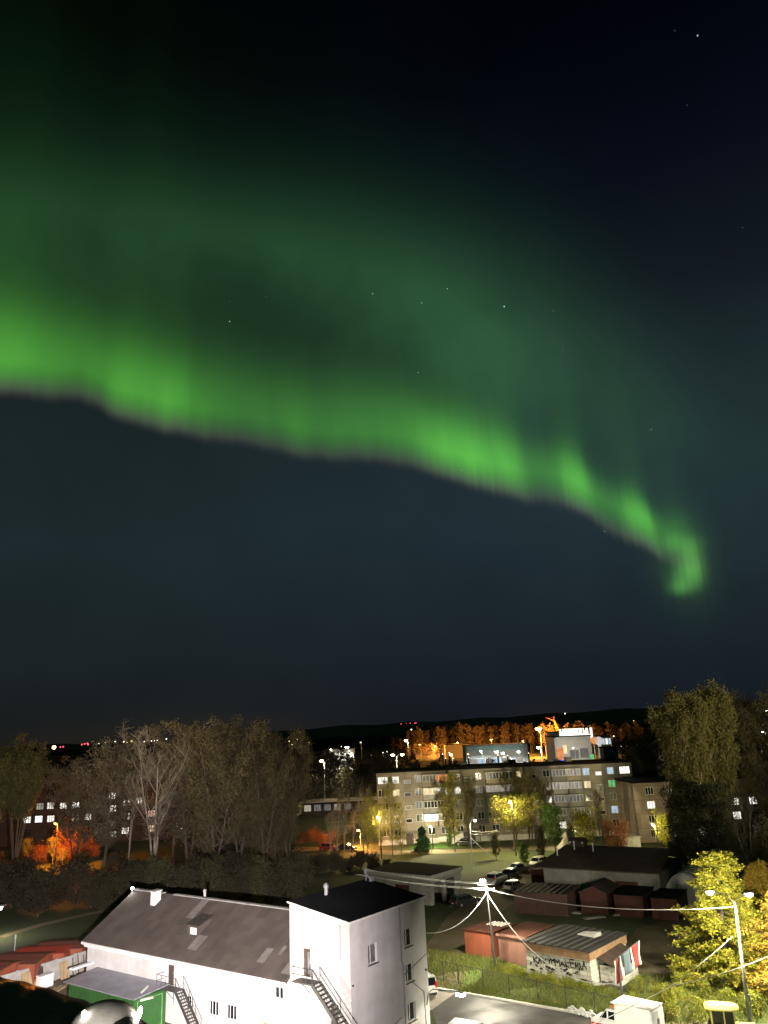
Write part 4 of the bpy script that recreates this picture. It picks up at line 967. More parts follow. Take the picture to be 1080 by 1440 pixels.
# twin-armed lamp post at the right
tw = thing('twin_lamp_post', 'tall steel lamp post with two white lamps before the yellow trees', 'lamp post', (LPB.x, LPB.y, 0))
tt_ = at(1033, 1268, LPB.y) - LPB
mb = MB(); mb.tube([(0, 0, 0), (tt_.x, 0, tt_.z)], [.14, .075], 10); mb.build('pole', M['pole_s'], tw, smooth=True)
mb = MB(); mb.tube([(tt_.x * .1, 0, 0), (tt_.x * .1 + .35, .1, 2.0), (tt_.x * .1 + .3, .1, 2.6)], .07, 7); mb.build('stay', M['grey_metal'], tw)
for i, (px, py) in enumerate(((998, 1254), (1053, 1257))):
    e = at(px, py, LPB.y - .4 * (1 - i)) - LPB; a = Vector((tt_.x, 0, tt_.z - .05)); mid = a.lerp(e, .55) + Vector((0, 0, .22))
    mb = MB(); mb.tube([a, a.lerp(mid, .5) + Vector((0, 0, .1)), mid, e], .035, 7); arm = mb.build('arm', M['pole_s'], tw)
    mb = MB(); sx_ = -1 if i == 0 else 1; mb.box(e.x - .35, e.y - .15, e.z + .03, e.x + .35, e.y + .15, e.z + .13); mb.build('lamp_head', M['grey_metal'], arm, bevel=.03)
    mb = MB(); mb.lathe([(.03, -.24), (.22, -.18), (.32, -.04), (.32, .02)], 14, (e.x, e.y, e.z)); mb.build('lens', E_WHITE, arm, smooth=True)
    lamp('twin_light', LPB + e + Vector((0, .12, -.36)), 13500 if i == 0 else 22000, (1, .93, .70), .15, 'SPOT', LPB + e + Vector((0, 1.1, -1.05)), 158, parent=tw, blend=.25)

# banners on their dark pole
bn = thing('banner_pole', 'dark pole carrying three hanging red and blue banners', 'banner', (bp_.x, bp_.y, 0))
t0 = at(873, 1384, bp_.y) - bp_; e0 = at(862, 1352, bp_.y) - bp_; e1 = at(899, 1322, bp_.y + 1.2) - bp_
mb = MB(); mb.tube([(0, 0, 0), t0, e0.lerp(e1, .22)], .09, 8); mb.build('pole', M['dark_metal'], bn)
mb = MB(); mb.bar(e0, e1, .05); mb.build('crossbar', M['dark_metal'], bn)
for (u0, u1, drop, kind) in ((.02, .30, 1.75, 'r'), (.34, .62, 1.7, 'b'), (.66, .98, 1.75, 'r')):
    nx = 9
    for (a, b, key) in (((0, .14, 'cloth_white'), (.14, .84, 'cloth_red'), (.84, 1, 'cloth_white')) if kind == 'r' else ((0, 1, 'cloth_blue'),)):
        mb = MB(); vs = []
        for j in range(nx):
            for i in range(5):
                u = u0 + (u1 - u0) * (a + (b - a) * i / 4); v = j / (nx - 1); p = e0.lerp(e1, u)
                vs.append((p.x + .06 * math.sin(5 * u * 3 + v * 4), p.y + .10 * math.sin(u * 14 + v * 3.1) * v, p.z - drop * v - .03))
        mb.add(vs, [(j * 5 + i, j * 5 + i + 1, (j + 1) * 5 + i + 1, (j + 1) * 5 + i) for j in range(nx - 1) for i in range(4)])
        o = mb.build('banner_stripe' if kind == 'r' else 'banner', M[key], bn, smooth=True); sd = o.modifiers.new('thick', 'SOLIDIFY'); sd.thickness = .01

# steel fence along the lawn: rails and posts, with wire mesh
fpts = [ground(*p) for p in ((603, 1374), (624, 1379), (645, 1384), (680, 1391), (717, 1400), (757, 1409), (797, 1419), (838, 1428), (870, 1437), (900, 1446))]
fe = thing('wire_fence', 'brown wire mesh fence with thin posts along the lawn', 'fence', tuple(fpts[0]))
o_ = fpts[0]
for p in fpts:
    mb = MB(); q_ = p - o_; mb.tube([(q_.x, q_.y, 0), (q_.x, q_.y, 1.75)], .05, 6); mb.build('post', M['dark_metal'], fe)
mb = MB(); wm = MB()
for a, b in zip(fpts[:-1], fpts[1:]):
    a, b = a - o_, b - o_
    for z in (1.7, .12): mb.bar(a + Vector((0, 0, z)), b + Vector((0, 0, z)), .04)
    for z in np.linspace(.25, 1.6, 8): wm.bar(a + Vector((0, 0, z)), b + Vector((0, 0, z)), .009)
    n = max(2, int((b - a).length / .2))
    for i in range(1, n): p = a.lerp(b, i / n); wm.bar(p + Vector((0, .012, .12)), p + Vector((0, .012, 1.7)), .009)
mb.build('rail', M['dark_metal'], fe); wm.build('wire_mesh', M['dark_metal'], fe)
# white painted half tyres edging the lawn
ta, tb = ground(803, 1424), ground(836, 1433)
proto = None
for i in range(9):
    p = ta.lerp(tb, i / 8)
    if proto is None:
        mb = MB(); pts = [(.30 * math.cos(t), 0, .30 * math.sin(t) + .02) for t in np.linspace(0, PI, 11)]
        mb.tube(pts, .085, 7); proto = single(mb, 'lawn_edging', mat('fresh_whitewash', (.86, .85, .82), .7, .06, 2), 'white painted half hoop standing in the row before the truck', 'edging', 'white half hoops edging the lawn', smooth=True)
        o = proto
    else:
        o = proto.copy(); COL.objects.link(o)
    o.location = p; o.rotation_euler = (R(rr.uniform(-8, 8)), 0, math.atan2(tb.y - ta.y, tb.x - ta.x) + R(rr.uniform(-25, 25))); o.scale = (1, 1, 1.15 + .5 * (i % 3 == 1))

# ------------------------------------------------------------------ red garages on the lawn, graffiti shed
ga, gb = ground(655, 1343), ground(692, 1349)
d = (gb - ga).normalized(); nrm = Vector((-d.y, d.x, 0)); L1 = (gb - ga).length
def box_garage(name, label, a, b, depth, h0, h1, wm, rm, front):
    d = b - a; L_ = d.length
    g = thing(name, label, 'garage', (a.x, a.y, 0), math.atan2(d.y, d.x), 'red garages on the lawn')
    mb = MB(); mb.hexa([(0, 0, 0), (L_, 0, 0), (L_, depth, 0), (0, depth, 0), (0, 0, h0), (L_, 0, h0), (L_, depth, h1), (0, depth, h1)]); mb.build('wall', M[wm], g)
    mb = MB(); mb.hexa([(-.12, -.15, h0 + .004), (L_ + .12, -.15, h0 + .004), (L_ + .12, depth + .12, h1 + .004), (-.12, depth + .12, h1 + .004), (-.12, -.15, h0 + .09), (L_ + .12, -.15, h0 + .09), (L_ + .12, depth + .12, h1 + .09), (-.12, depth + .12, h1 + .09)]); mb.build('roof', M[rm], g)
    if front:
        mb = MB(); mb.box(L_ + .003, .5, .05, L_ + .05, depth - .5, h0 - .3); dr = mb.build('door', M['maroon_plain'], g); mb = MB(); mb.box(L_ + .052, depth / 2, 1.0, L_ + .09, depth / 2 + .08, 1.3); mb.build('handle', M['dark_metal'], dr)
    return g
g1 = box_garage('metal_garage', 'orange-red metal garage with white battens on its roof, behind the utility pole', ga, gb, 5.6, 2.55, 2.3, 'red_wall', 'lawn_roof', False)
mb = MB()
for i in range(5): mb.hexa([(.9 + .45 * i, 3.2, 2.5), (1.05 + .45 * i, 3.2, 2.5), (1.05 + .45 * i, 5.2, 2.42), (.9 + .45 * i, 5.2, 2.42), (.9 + .45 * i, 3.2, 2.58), (1.05 + .45 * i, 3.2, 2.58), (1.05 + .45 * i, 5.2, 2.5), (.9 + .45 * i, 5.2, 2.5)])
mb.build('roof_batten', M['white_trim'], g1)
ha = ground(703, 1352); g2a, g2b = ha, ha + d * 3.3
g2 = box_garage('metal_garage', 'salmon pink sided garage with a brown sheet roof, between the orange garage and graffiti shed', g2a, g2b, 6.4, 2.6, 2.5, 'salmon', 'lawn_roof', True)
mb = MB(); mb.bar((-.14, -.19, 2.62), (3.45, -.19, 2.62), .06, .24); mb.bar((3.46, -.19, 2.62), (3.46, 6.5, 2.52), .06, .24); mb.build('fascia', M['salmon'], g2)

ba, bb = ground(742, 1369), ground(833, 1387)
bd = bb - ba; BL = bd.length; bs = thing('graffiti_shed', 'flaking white block shed with black graffiti and a dark ribbed roof', 'shed', (ba.x, ba.y, 0), math.atan2(bd.y, bd.x))
DEP = 7.6; bz = 2.15
mb = MB(); mb.box(0, 0, 0, BL, DEP, bz); mb.build('wall', M['block_white'], bs)
mb = MB(); mb.box(-.12, -.14, bz + .003, BL + .12, DEP + .1, bz + .75); mb.build('fascia', M['fascia'], bs)
mb = MB(); mb.hexa([(-.25, -.3, bz + .755), (BL + .25, -.3, bz + .755), (BL + .25, DEP + .2, bz + .82), (-.25, DEP + .2, bz + .82), (-.25, -.3, bz + .86), (BL + .25, -.3, bz + .86), (BL + .25, DEP + .2, bz + .93), (-.25, DEP + .2, bz + .93)]); rfb = mb.build('roof', M['rib_roof'], bs)
mb = MB()
for x in np.arange(.4, BL, .85): mb.box(x, -.28, bz + .89, x + .07, DEP + .15, bz + .98)
mb.build('roof_rib', M['dark_metal'], rfb)
mb = MB(); mb.hexa([(3.6, 4.3, bz + .99), (5.7, 4.0, bz + .99), (5.8, 5.3, bz + .99), (3.7, 5.5, bz + .99), (3.6, 4.3, bz + 1.06), (5.7, 4.0, bz + 1.3), (5.8, 5.3, bz + 1.34), (3.7, 5.5, bz + 1.08)]); o = place(mb, 'roof_sheet', M['concrete'], 'loose pale sheet lying on the graffiti shed roof', 'sheet', (ba.x, ba.y, 0), math.atan2(bd.y, bd.x))
# scribbled letters: strokes standing a few millimetres proud of the wall
rg = random.Random(21)
def stroke(gm, x0, z0, x1, z1, w=.09):
    j = lambda: rg.uniform(-.06, .06)
    xm, zm = (x0 + x1) / 2 + j(), (z0 + z1) / 2 + j(); gm.bar((x0 + j(), -.012, z0 + j()), (xm, -.012, zm), .02, w); gm.bar((xm, -.0125, zm), (x1 + j(), -.0125, z1 + j()), .02, w * rg.uniform(.7, 1.3))
x = .9
glyphs = ['K', 'A', 'V', 'Y', 'N', 'M', 'A', 'K', 'E', 'I', 'L', 'A']
for gch in glyphs:
    z0 = 1.25 + rg.uniform(-.2, .15); hgt = rg.uniform(.4, .72); w = rg.uniform(.3, .55)
    S_ = {'X': [(0, 0, 1, 1), (0, 1, 1, 0)], 'Y': [(0, 1, .5, .5), (1, 1, .2, 0)], 'V': [(0, 1, .5, 0), (.5, 0, 1, 1)], 'A': [(0, 0, .5, 1), (.5, 1, 1, 0), (.2, .4, .8, .4)], 'N': [(0, 0, 0, 1), (1, 0, 1, 1), (0, .3, 1, .7)],
          'M': [(0, 0, 0, 1), (0, 1, .5, .4), (.5, .4, 1, 1), (1, 1, 1, 0)], 'K': [(0, 0, 0, 1), (0, .5, 1, 1), (0, .5, 1, 0)], 'E': [(0, 0, 0, 1), (0, 1, 1, 1), (0, .5, .8, .5), (0, 0, 1, 0)], 'I': [(0, 0, 0, 1), (1, 0, 1, 1), (0, 0, 1, 1)], 'L': [(0, 0, .5, 1), (.5, 1, 1, 0)]}[gch]
    gm = MB()
    for (a, b, c, e) in S_: stroke(gm, x + a * w, z0 + b * hgt, x + c * w, z0 + e * hgt, rg.uniform(.07, .13))
    gm.build('graffiti_letter', M['graffiti'], bs); x += w + rg.uniform(.04, .12)
for i in range(26):
    x = rg.uniform(.2, BL - .3); z = rg.uniform(.25, 1.05); gm = MB(); stroke(gm, x, z, x + rg.uniform(-.4, .6), z + rg.uniform(-.15, .3), rg.uniform(.06, .2)); gm.build('graffiti_scrawl', M['graffiti'], bs)
lean = thing('lean_to', 'collapsing lean-to with a torn dark roof beside the graffiti shed', 'shed', (bb.x, bb.y, 0), math.atan2(bd.y, bd.x))
mb = MB(); mb.hexa([(.16, 1.2, 2.1), (2.3, 1.0, 1.5), (2.6, 5.6, 1.6), (.16, 6.2, 2.4), (.16, 1.2, 2.2), (2.3, 1.0, 1.58), (2.6, 5.6, 1.7), (.16, 6.2, 2.5)]); mb.build('roof', M['brown_roof'], lean)
mb = MB(); mb.box(.2, 1.4, 0, 2.1, 1.55, 1.55); mb.box(2.1, 1.4, 0, 2.25, 5.2, 1.4); mb.build('wall', M['block_white'], lean)
for i, (dx, dy, lab) in enumerate(((.4, -.6, 'broken white block fallen at the corner of the graffiti shed'), (1.3, -.5, 'dark rubbish heap by the graffiti shed corner'))):
    mb = MB(); rg2 = random.Random(i); 
    for k in range(9): x, y, z = rg2.uniform(-.4, .4), rg2.uniform(-.3, .3), rg2.uniform(0, .35); mb.box(x, y, z, x + rg2.uniform(.15, .4), y + .2, z + rg2.uniform(.1, .3))
    place(mb, 'rubble_heap', M['block_white'] if i == 0 else M['dark_metal'], lab, 'rubble', bb + Vector((dx, dy, 0)), .3 * i)

# ------------------------------------------------------------------ brown containers and garages in the dark, the long dark-roofed building
ca, cb_ = ground(725, 1284), ground(800, 1289)
def yard_box(a, b, depth, h, label, wm, rm, gable=False, group='dark garages beyond the lawn', name='yard_garage'):
    d = b - a; L_ = d.length; g = thing(name, label, 'garage', (a.x, a.y, 0), math.atan2(d.y, d.x), group)
    mb = MB(); mb.box(0, 0, 0, L_, depth, h)
    if gable: mb.prism_y([(.01, h + .002), (L_ - .01, h + .002), (L_ / 2, h + .75)], .01, depth - .01)
    mb.build('wall', M[wm], g); mb = MB()
    if gable:
        for s in (0, 1):
            x0, x1, z0, z1 = ((-.15, L_ / 2, h - .03, h + .78) if s == 0 else (L_ / 2, L_ + .15, h + .78, h - .03))
            mb.hexa([(x0, -.2, z0), (x1, -.2, z1), (x1, depth + .2, z1), (x0, depth + .2, z0), (x0, -.2, z0 + .08), (x1, -.2, z1 + .08), (x1, depth + .2, z1 + .08), (x0, depth + .2, z0 + .08)])
    else: mb.box(-.1, -.12, h + .004, L_ + .1, depth + .1, h + .1)
    mb.build('roof', M[rm], g); mb = MB(); mb.box(L_ * .15, -.05, .05, L_ * .85, -.004, h - .35); dr = mb.build('door', M[wm], g); mb = MB(); mb.box(L_ / 2, -.09, 1.0, L_ / 2 + .08, -.052, 1.3); mb.build('handle', M['dark_metal'], dr)
    return g
ct = yard_box(ca, cb_, 6.5, 2.55, 'long brown container with pale roof ribs, left end of the dark garages', 'maroon', 'brown_roof')
mb = MB()
for x in np.linspace(.3, 6.2, 8): mb.box(x, .15, 2.655, x + .12, 6.4, 2.72)
mb.build('roof_rib', M['concrete_dark'], ct)
dv = Vector((.86, -.51, 0)); q0 = ground(818, 1284)
yard_box(q0, q0 + dv * 3.6, 6, 2.5, 'maroon gabled garage right of the brown container', 'maroon_plain', 'brown_roof', True)
yard_box(q0 + dv * 4.5, q0 + dv * 8.2, 6, 2.5, 'dark red flat garage in the middle of the dark row', 'maroon_plain', 'roof_felt')
yard_box(q0 + dv * 9.2, q0 + dv * 12.4, 6, 2.4, 'dark red garage at the right end of the dark row', 'maroon_plain', 'roof_felt')
q3 = ground(757, 1262) + Vector((0, 5, 0)); yard_box(q3, q3 + dv * 4.6, 4.5, 2.9, 'brown tar-roofed garage behind the ribbed container', 'maroon_plain', 'brown_roof', False)

la = Vector((20.4, 121.9, 0)); lb = Vector((34.6, 113.0, 0)); ld = lb - la; LL = ld.length
lg = thing('long_workshop', 'long grey workshop with a wide black pitched roof', 'building', (la.x, la.y, 0), math.atan2(ld.y, ld.x))
mb = MB(); mb.box(.3, .4, 0, LL, 14, 4.2); mb.build('wall', M['concrete_dark'], lg)
mb = MB(); mb.hexa([(-.8, -.4, 4.22), (LL + .4, -.4, 4.22), (LL + .4, 7.2, 6.3), (1.6, 7.2, 6.3), (-.8, -.4, 4.38), (LL + .4, -.4, 4.38), (LL + .4, 7.2, 6.46), (1.6, 7.2, 6.46)])
mb.hexa([(1.6, 7.2, 6.3), (LL + .4, 7.2, 6.3), (LL + .4, 14.6, 4.22), (-.8, 14.6, 4.22), (1.6, 7.2, 6.46), (LL + .4, 7.2, 6.46), (LL + .4, 14.6, 4.38), (-.8, 14.6, 4.38)])
mb.add([(-.8, -.4, 4.3), (1.6, 7.2, 6.4), (-.8, 14.6, 4.3)], [(0, 1, 2)]); lr = mb.build('roof', M['brown_roof'], lg)
for i, (x, y) in enumerate(((1.5, 3.4), (3.4, 5.6), (6.4, 5.2))):
    z = 4.38 + (y + .4) / 7.6 * 2.08; mb = MB(); mb.lathe([(.09, -.1), (.09, 1.0), (.15, 1.0), (.15, 1.15)], 8, (x, y, z)); mb.build('vent_pipe', M['pole_s'], lr)
mb = MB(); mb.box(2.4, 6.6, 6.2, 4.6, 7.9, 6.9); mb.prism_x([(6.3, 6.9), (8.2, 6.9), (7.25, 7.5)], 2.2, 4.8); mb.build('roof_lantern', M['brown_roof'], lg)
for i in range(2): mb = MB(); mb.lathe([(.14, 0), (.2, .12), (.14, .26), (.03, .3)], 10, (2.5 + 1.9 * i, 6.4, 6.75)); mb.build('vent_cowl', M['pole_s'], lr)
mb = MB(); mb.box(LL - .02 - 6, .30, .3, LL - 3, .396, 3.0); mb.build('door', M['maroon_plain'], lg)
qa = lb + Vector((.6, 1.0, 0))
qn = thing('quonset_end', 'pale rounded metal hangar end beside the long workshop', 'building', (qa.x, qa.y, 0), math.atan2(ld.y, ld.x))
mb = MB(); arc = [(3.0 + 3.0 * math.cos(t), 4.2 * math.sin(t)) for t in np.linspace(0, PI, 15)]; mb.prism_y(arc, 0, 9); mb.build('shell', M['grey_metal'], qn, smooth=False)
mb = MB()
for y in np.linspace(.4, 8.5, 7): mb.tube([(3.0 + 3.05 * math.cos(t), y, 4.25 * math.sin(t)) for t in np.linspace(0, PI, 15)], .06, 5)
mb.build('rib', M['pole_s'], qn)
mb = MB(); mb.box(1.8, -.06, .1, 4.2, -.004, 2.9); mb.build('door', M['concrete_dark'], qn)

for i, (px, py, w, lab) in enumerate(((806, 1284, 2.2, 'pale boards lying before the dark garages, left pile'), (868, 1287, 1.2, 'small pale board lying before the dark garages, right'), (835, 1291, 3.0, 'long pale pipe lying on the grass before the dark garages'))):
    mb = MB(); mb.box(-w / 2, -.5, 0, w / 2, .4, .12); mb.box(-w / 2 + .3, -.6, .122, w / 2 - .2, .2, .24); place(mb, 'board_pile', M['concrete_dark'], lab, 'boards', ground(px, py), -.4 + .3 * i)

# grey low garages with open bays behind the tower
wa, wb_, wc = Vector((-5.1, 128.0, 0)), Vector((4.3, 120.8, 0)), Vector((8.4, 126.3, 0))
d1 = wb_ - wa; lo = thing('open_garage_block', 'low grey garage block with open dark bays and a black flat roof', 'building', (wa.x, wa.y, 0), math.atan2(d1.y, d1.x)); L1_ = d1.length; L2_ = (wc - wb_).length + 1.2
mb = MB()
wall_open(mb, (0, 0, 0), X_, -Y_, L1_, 3.7, [(1.0, 0, 3.6, 2.4), (5.4, 0, 8.0, 2.4)], .3)
wall_open(mb, (L1_, .3, 0), Y_, X_, L2_ - .3, 3.7, [(.5, 0, 2.9, 2.9), (3.6, 0, 6.0, 2.9)], .3)
mb.box(0, .3, 0, .3, L2_, 3.7); mb.box(.3, L2_ - .3, 0, L1_ - .3, L2_, 3.7); mb.build('wall', M['graybox'], lo)
mb = MB(); mb.box(-.25, -.25, 3.705, L1_ + .25, L2_ + .25, 4.0); lrf = mb.build('roof', M['roof_felt'], lo)
mb = MB(); mb.box(-.28, -.29, 3.45, L1_ + .28, -.255, 3.98); mb.box(L1_ + .255, -.25, 3.45, L1_ + .29, L2_ + .25, 3.98); mb.build('fascia', M['concrete'], lo)
mb = MB(); mb.box(5.45, .05, 0, 7.95, .15, 2.38); mb.build('door', M['maroon_plain'], lo); mb = MB(); mb.box(1.05, .05, 0, 3.55, .15, 2.38); mb.build('door', M['maroon_plain'], lo)


# ------------------------------------------------------------------ five storey apartment block
AY = 184.0; a0 = at(529, 1088, AY); a1 = at(887, 1071, AY)
AX0, AW = a0.x, a1.x - a0.x; KX = AW / 358.0
ab = thing('apartment_block', 'long beige five storey apartment block with glazed balconies and scattered lit windows', 'building', (AX0, AY, 0))
AH = 15.2; FL = 2.75; Z0 = 13.15       # sill of the top floor
cols = [(538, 'W'), (556, 'n'), (572, 'S'), (587, 'n'), (603, 'B'), (621, 'B'), (642, 'n'), (657, 'S'), (672, 'n'), (691, 'B'), (709, 'B'), (729, 'n'), (748, 'S'), (767, 'n'), (783.5, 'B'), (804, 'B'), (823, 'n'), (840, 'S'), (857, 'n'), (877, 'W')]
lit = {(538, 0): 'w', (556, 0): 'w', (556, 1): 'y', (572, 0): 'd', (642, 1): 'w', (729, 0): 'y', (748, 1): 'd', (767, 2): 'w', (767, 1): 'd', (823, 0): 'b', (840, 0): 'w', (857, 0): 'b', (857, 1): 'g', (877, 0): 'W', (823, 1): 'y', (877, 1): 'd',
       (857, 3): 'b', (657, 3): 'd', (587, 0): 'd', (587, 2): 'd', (748, 2): 'd', (729, 1): 'e', (767, 3): 'e', (657, 0): 'e', (672, 1): 'e', (556, 3): 'y', (642, 2): 'e'}
blit = {(621, 0): 'o', (603, 1): 'y', (621, 1): 'w', (603, 3): 'W', (709, 1): 'd', (691, 1): 'd', (783.5, 0): 'e', (804, 0): 'd', (783.5, 1): 'd', (804, 1): 'd', (783.5, 4): 'w', (783.5, 2): 'e', (621, 4): 'e', (804, 2): 'e'}  # faint right-hand pairs glow in place of pale reflecting glass
openings, wins, balcs = [], [], []
for px, k in cols:
    x = (px - 529) * KX
    for f in range(5):
        z = Z0 - FL * f - .35
        if k == 'S':
            if f == 4: continue
            openings.append((x - .75, z - .75 + .6, x + .75, z + .15 + .6)); wins.append((openings[-1], lit.get((px, f)), 'S', px, f))
        elif k in 'nW':
            w = .78 if k == 'n' else 1.15; openings.append((x - w, z, x + w, z + 1.55)); wins.append((openings[-1], lit.get((px, f)), k, px, f))
        elif f == 4: openings.append((x - .8, z, x + .8, z + 1.55)); wins.append((openings[-1], blit.get((px, f)), 'n', px, f))
        else: balcs.append((x, z, blit.get((px, f)), px, f))
stairs_x = [(px - 529) * KX for px, k in cols if k == 'S']
mb = MB(); wall_open(mb, (0, 0, 0), X_, -Y_, AW, AH, openings + [(x - .8, 0.02, x + .8, 2.25) for x in stairs_x], .35)
mb.box(0, .35, 0, .35, 12, AH); mb.box(AW - .35, .35, 0, AW, 12, AH); mb.box(.35, 11.65, 0, AW - .35, 12, AH)
mb.build('wall', M['apt_wall'], ab)
mb = MB(); mb.box(-.05, -.05, 0, AW + .05, -.004, 1.15); 
pl_ = []; xs = [0] + sum([[x - .85, x + .85] for x in stairs_x], []) + [AW]
mb = MB()
for i in range(0, len(xs), 2): mb.box(xs[i], -.06, 0, xs[i + 1], -.003, 1.1)
mb.build('plinth', M['apt_base'], ab)
mb = MB()
for xa, xb, hh in ((-.3, (628 - 529) * KX, .28), ((628 - 529) * KX + .02, (736 - 529) * KX, .62), ((736 - 529) * KX + .02, AW + .3, .42)): mb.box(xa, -.45, AH + .003, xb, 12.4, AH + hh)
rf = mb.build('roof', M['roof_felt'], ab)
for px in (628, 736): x = (px - 529) * KX; mb = MB(); mb.box(x - .25, -.03, 1.2, x + .25, -.004, AH - .02); mb.build('dark_gap_strip', M['wood_dark'], ab)  # dark strips painted on for the dark gaps between sections
for x in (8, 19.5, 31, 44, 54):
    mb = MB(); mb.box(x, 4, AH + .283, x + 1.4, 5.4, AH + 1.35); mb.box(x - .15, 3.85, AH + 1.352, x + 1.55, 5.55, AH + 1.5); mb.build('roof_vent', M['apt_wall'] if x in (19.5, 44) else M['roof_felt'], rf)
mb = MB()
for px in (593, 615, 650, 682, 720, 759, 772, 816, 848): x = (px - 529) * KX; mb.box(x - .03, -.012, 1.2, x + .03, -.002, AH - .05)
mb.build('panel_seam', M['concrete_dark'], ab)
for (u0, v0, u1, v1), l, k, px, f in wins:
    window(ab, (u0, 0, v0), X_, -Y_, u1 - u0, v1 - v0, LIT[l] if l else (M['glass'] if (px * 7 + f * 3) % 5 else M['glass_grey']), mull=(.5,) if k == 'n' else ((.33, .66) if k == 'W' else ()), fw=.09, deep=.14)
for x, z, l, px, f in balcs:
    b = MB(); w = 1.58
    b.box(x - w, -1.1, z - .85, x + w, -.003, z - .72); b.box(x - w, -1.1, z - .717, x + w, -1.03, z + .12); b.box(x - w, -1.03, z - .717, x - w + .07, -.003, z + .12); b.box(x + w - .07, -1.03, z - .717, x + w, -.003, z + .12)
    b.box(x - w - .03, -1.15, z + 1.62, x + w + .03, -.003, z + 1.72)
    o = b.build('balcony', M['ochre'] if (px * 3 + f) % 3 == 0 else (M['graybox'] if (int(px) + f) % 2 else M['concrete']), ab)
    g = MB(); g.box(x - w + .08, -1.06, z + .125, x + w - .08, -1.04, z + 1.6); g.box(x - w + .02, -1.0, z + .125, x - w + .04, -.05, z + 1.6); g.box(x + w - .04, -1.0, z + .125, x + w - .02, -.05, z + 1.6)
    g.build('glazing', LIT[l] if l else M['glass_grey'] if (int(px) + f) % 3 == 0 else M['glass'], o)
    g = MB()
    for t in (0, .25, .5, .75, 1): xx = x - w + .05 + (2 * w - .1) * t; g.box(xx - .045, -1.09, z + .122, xx + .045, -1.062, z + 1.617)
    g.box(x - w + .1, -1.088, z + .14, x + w - .1, -1.063, z + .22); g.box(x - w + .1, -1.088, z + 1.52, x + w - .1, -1.063, z + 1.6)
    g.build('glazing_frame', M['frame'], o)
for x in stairs_x:
    b = MB(); b.box(x - .78, -.12 + .2, .03, x + .78, .16, 2.2); d_ = b.build('door', M['brown_door'], ab); b = MB(); b.box(x + .5, .03, 1.0, x + .58, .078, 1.3); b.build('handle', M['grey_metal'], d_)
    b = MB(); b.box(x - 1.9, -1.9, 2.45, x + 1.9, -.004, 2.62); b.box(x - 1.8, -1.8, 0, x - 1.6, -1.6, 2.448); b.box(x + 1.6, -1.8, 0, x + 1.8, -1.6, 2.448); b.build('entrance_canopy', M['concrete_dark'], ab)
# white boarded porch and shop front by the second entrance
b = MB(); xp = (657 - 529) * KX - 1.6; b.box(xp - 3.2, -2.2, 0, xp - .4, -.07, 2.3); b.build('porch', M['apt_base'], ab)
xl = (621 - 529) * KX; b = MB(); b.box(xl - 1.7, -1.2, .4, xl + 2.2, -.065, 1.5); b.build('ground_floor_balcony', M['apt_base'], ab)

# ------------------------------------------------------------------ second block at the right, behind the big tree
sY = 171.0; s0 = at(900, 1190, sY); SX = s0.x; sb_ = thing('apartment_house', 'lower pinkish apartment house half hidden by the dark tree at the right', 'building', (SX, sY, 0))
SH = 11.6; SW = 36
def sx_(px): return at(px, 1140, sY).x - SX
slit = {(0, 1): 'w'}
so, sw = [], []
for i, px in enumerate((917, 950, 985, 1010, 1036, 1062)):
    for f in range(4):
        x = sx_(px); z = 9.2 - f * 2.75
        if z < .5: continue
        so.append((x - .85, z, x + .85, z + 1.55)); sw.append((so[-1], i, f))
LITS = {(0, 1): 'w', (4, 1): 'w', (5, 1): 'W', (4, 2): 'w', (1, 2): 'e', (3, 1): 'e', (5, 3): 'e', (2, 3): 'd', (1, 3): 'd', (3, 3): 'd'}
mb = MB(); wall_open(mb, (0, 0, 0), X_, -Y_, SW, SH, so, .35); mb.box(0, .35, 0, .35, 12, SH); mb.box(SW - .35, .35, 0, SW, 12, SH); mb.box(.35, 11.65, 0, SW - .35, 12, SH); mb.build('wall', M['pink_wall'], sb_)
mb = MB(); mb.box(-.3, -.4, SH + .003, SW + .3, 12.4, SH + .3); mb.build('roof', M['roof_felt'], sb_)
for (u0, v0, u1, v1), i, f in sw:
    l = LITS.get((i, f)); window(sb_, (u0, 0, v0), X_, -Y_, u1 - u0, v1 - v0, LIT[l] if l else M['glass'], mull=(.33, .66), fw=.09, deep=.14)
mb = MB(); mb.box(-4.2, -6.2, 0, -1.6, -1.5, 2.0); mb.box(-4.4, -6.4, 2.003, -1.4, -1.3, 2.15); single(mb, 'pale_kiosk', M['concrete'], 'small pale kiosk at the corner below the pinkish apartment house', 'kiosk').location = (SX, sY, 0)

# ------------------------------------------------------------------ left block with rows of lit windows
dY = 212.0
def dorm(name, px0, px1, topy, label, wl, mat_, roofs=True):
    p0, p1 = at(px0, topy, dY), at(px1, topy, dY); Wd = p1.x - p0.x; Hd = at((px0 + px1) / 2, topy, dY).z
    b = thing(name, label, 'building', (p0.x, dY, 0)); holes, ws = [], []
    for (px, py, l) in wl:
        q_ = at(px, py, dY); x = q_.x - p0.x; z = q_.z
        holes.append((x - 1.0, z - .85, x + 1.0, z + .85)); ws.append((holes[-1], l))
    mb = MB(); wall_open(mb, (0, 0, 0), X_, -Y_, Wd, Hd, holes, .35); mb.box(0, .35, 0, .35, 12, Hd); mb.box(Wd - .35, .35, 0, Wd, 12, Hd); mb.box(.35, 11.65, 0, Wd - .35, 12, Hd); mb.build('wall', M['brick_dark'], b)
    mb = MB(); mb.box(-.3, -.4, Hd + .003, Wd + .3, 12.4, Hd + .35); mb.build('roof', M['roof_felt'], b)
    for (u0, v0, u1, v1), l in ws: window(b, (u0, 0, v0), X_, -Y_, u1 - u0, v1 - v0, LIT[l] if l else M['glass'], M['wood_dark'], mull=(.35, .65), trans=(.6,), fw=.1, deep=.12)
    return b
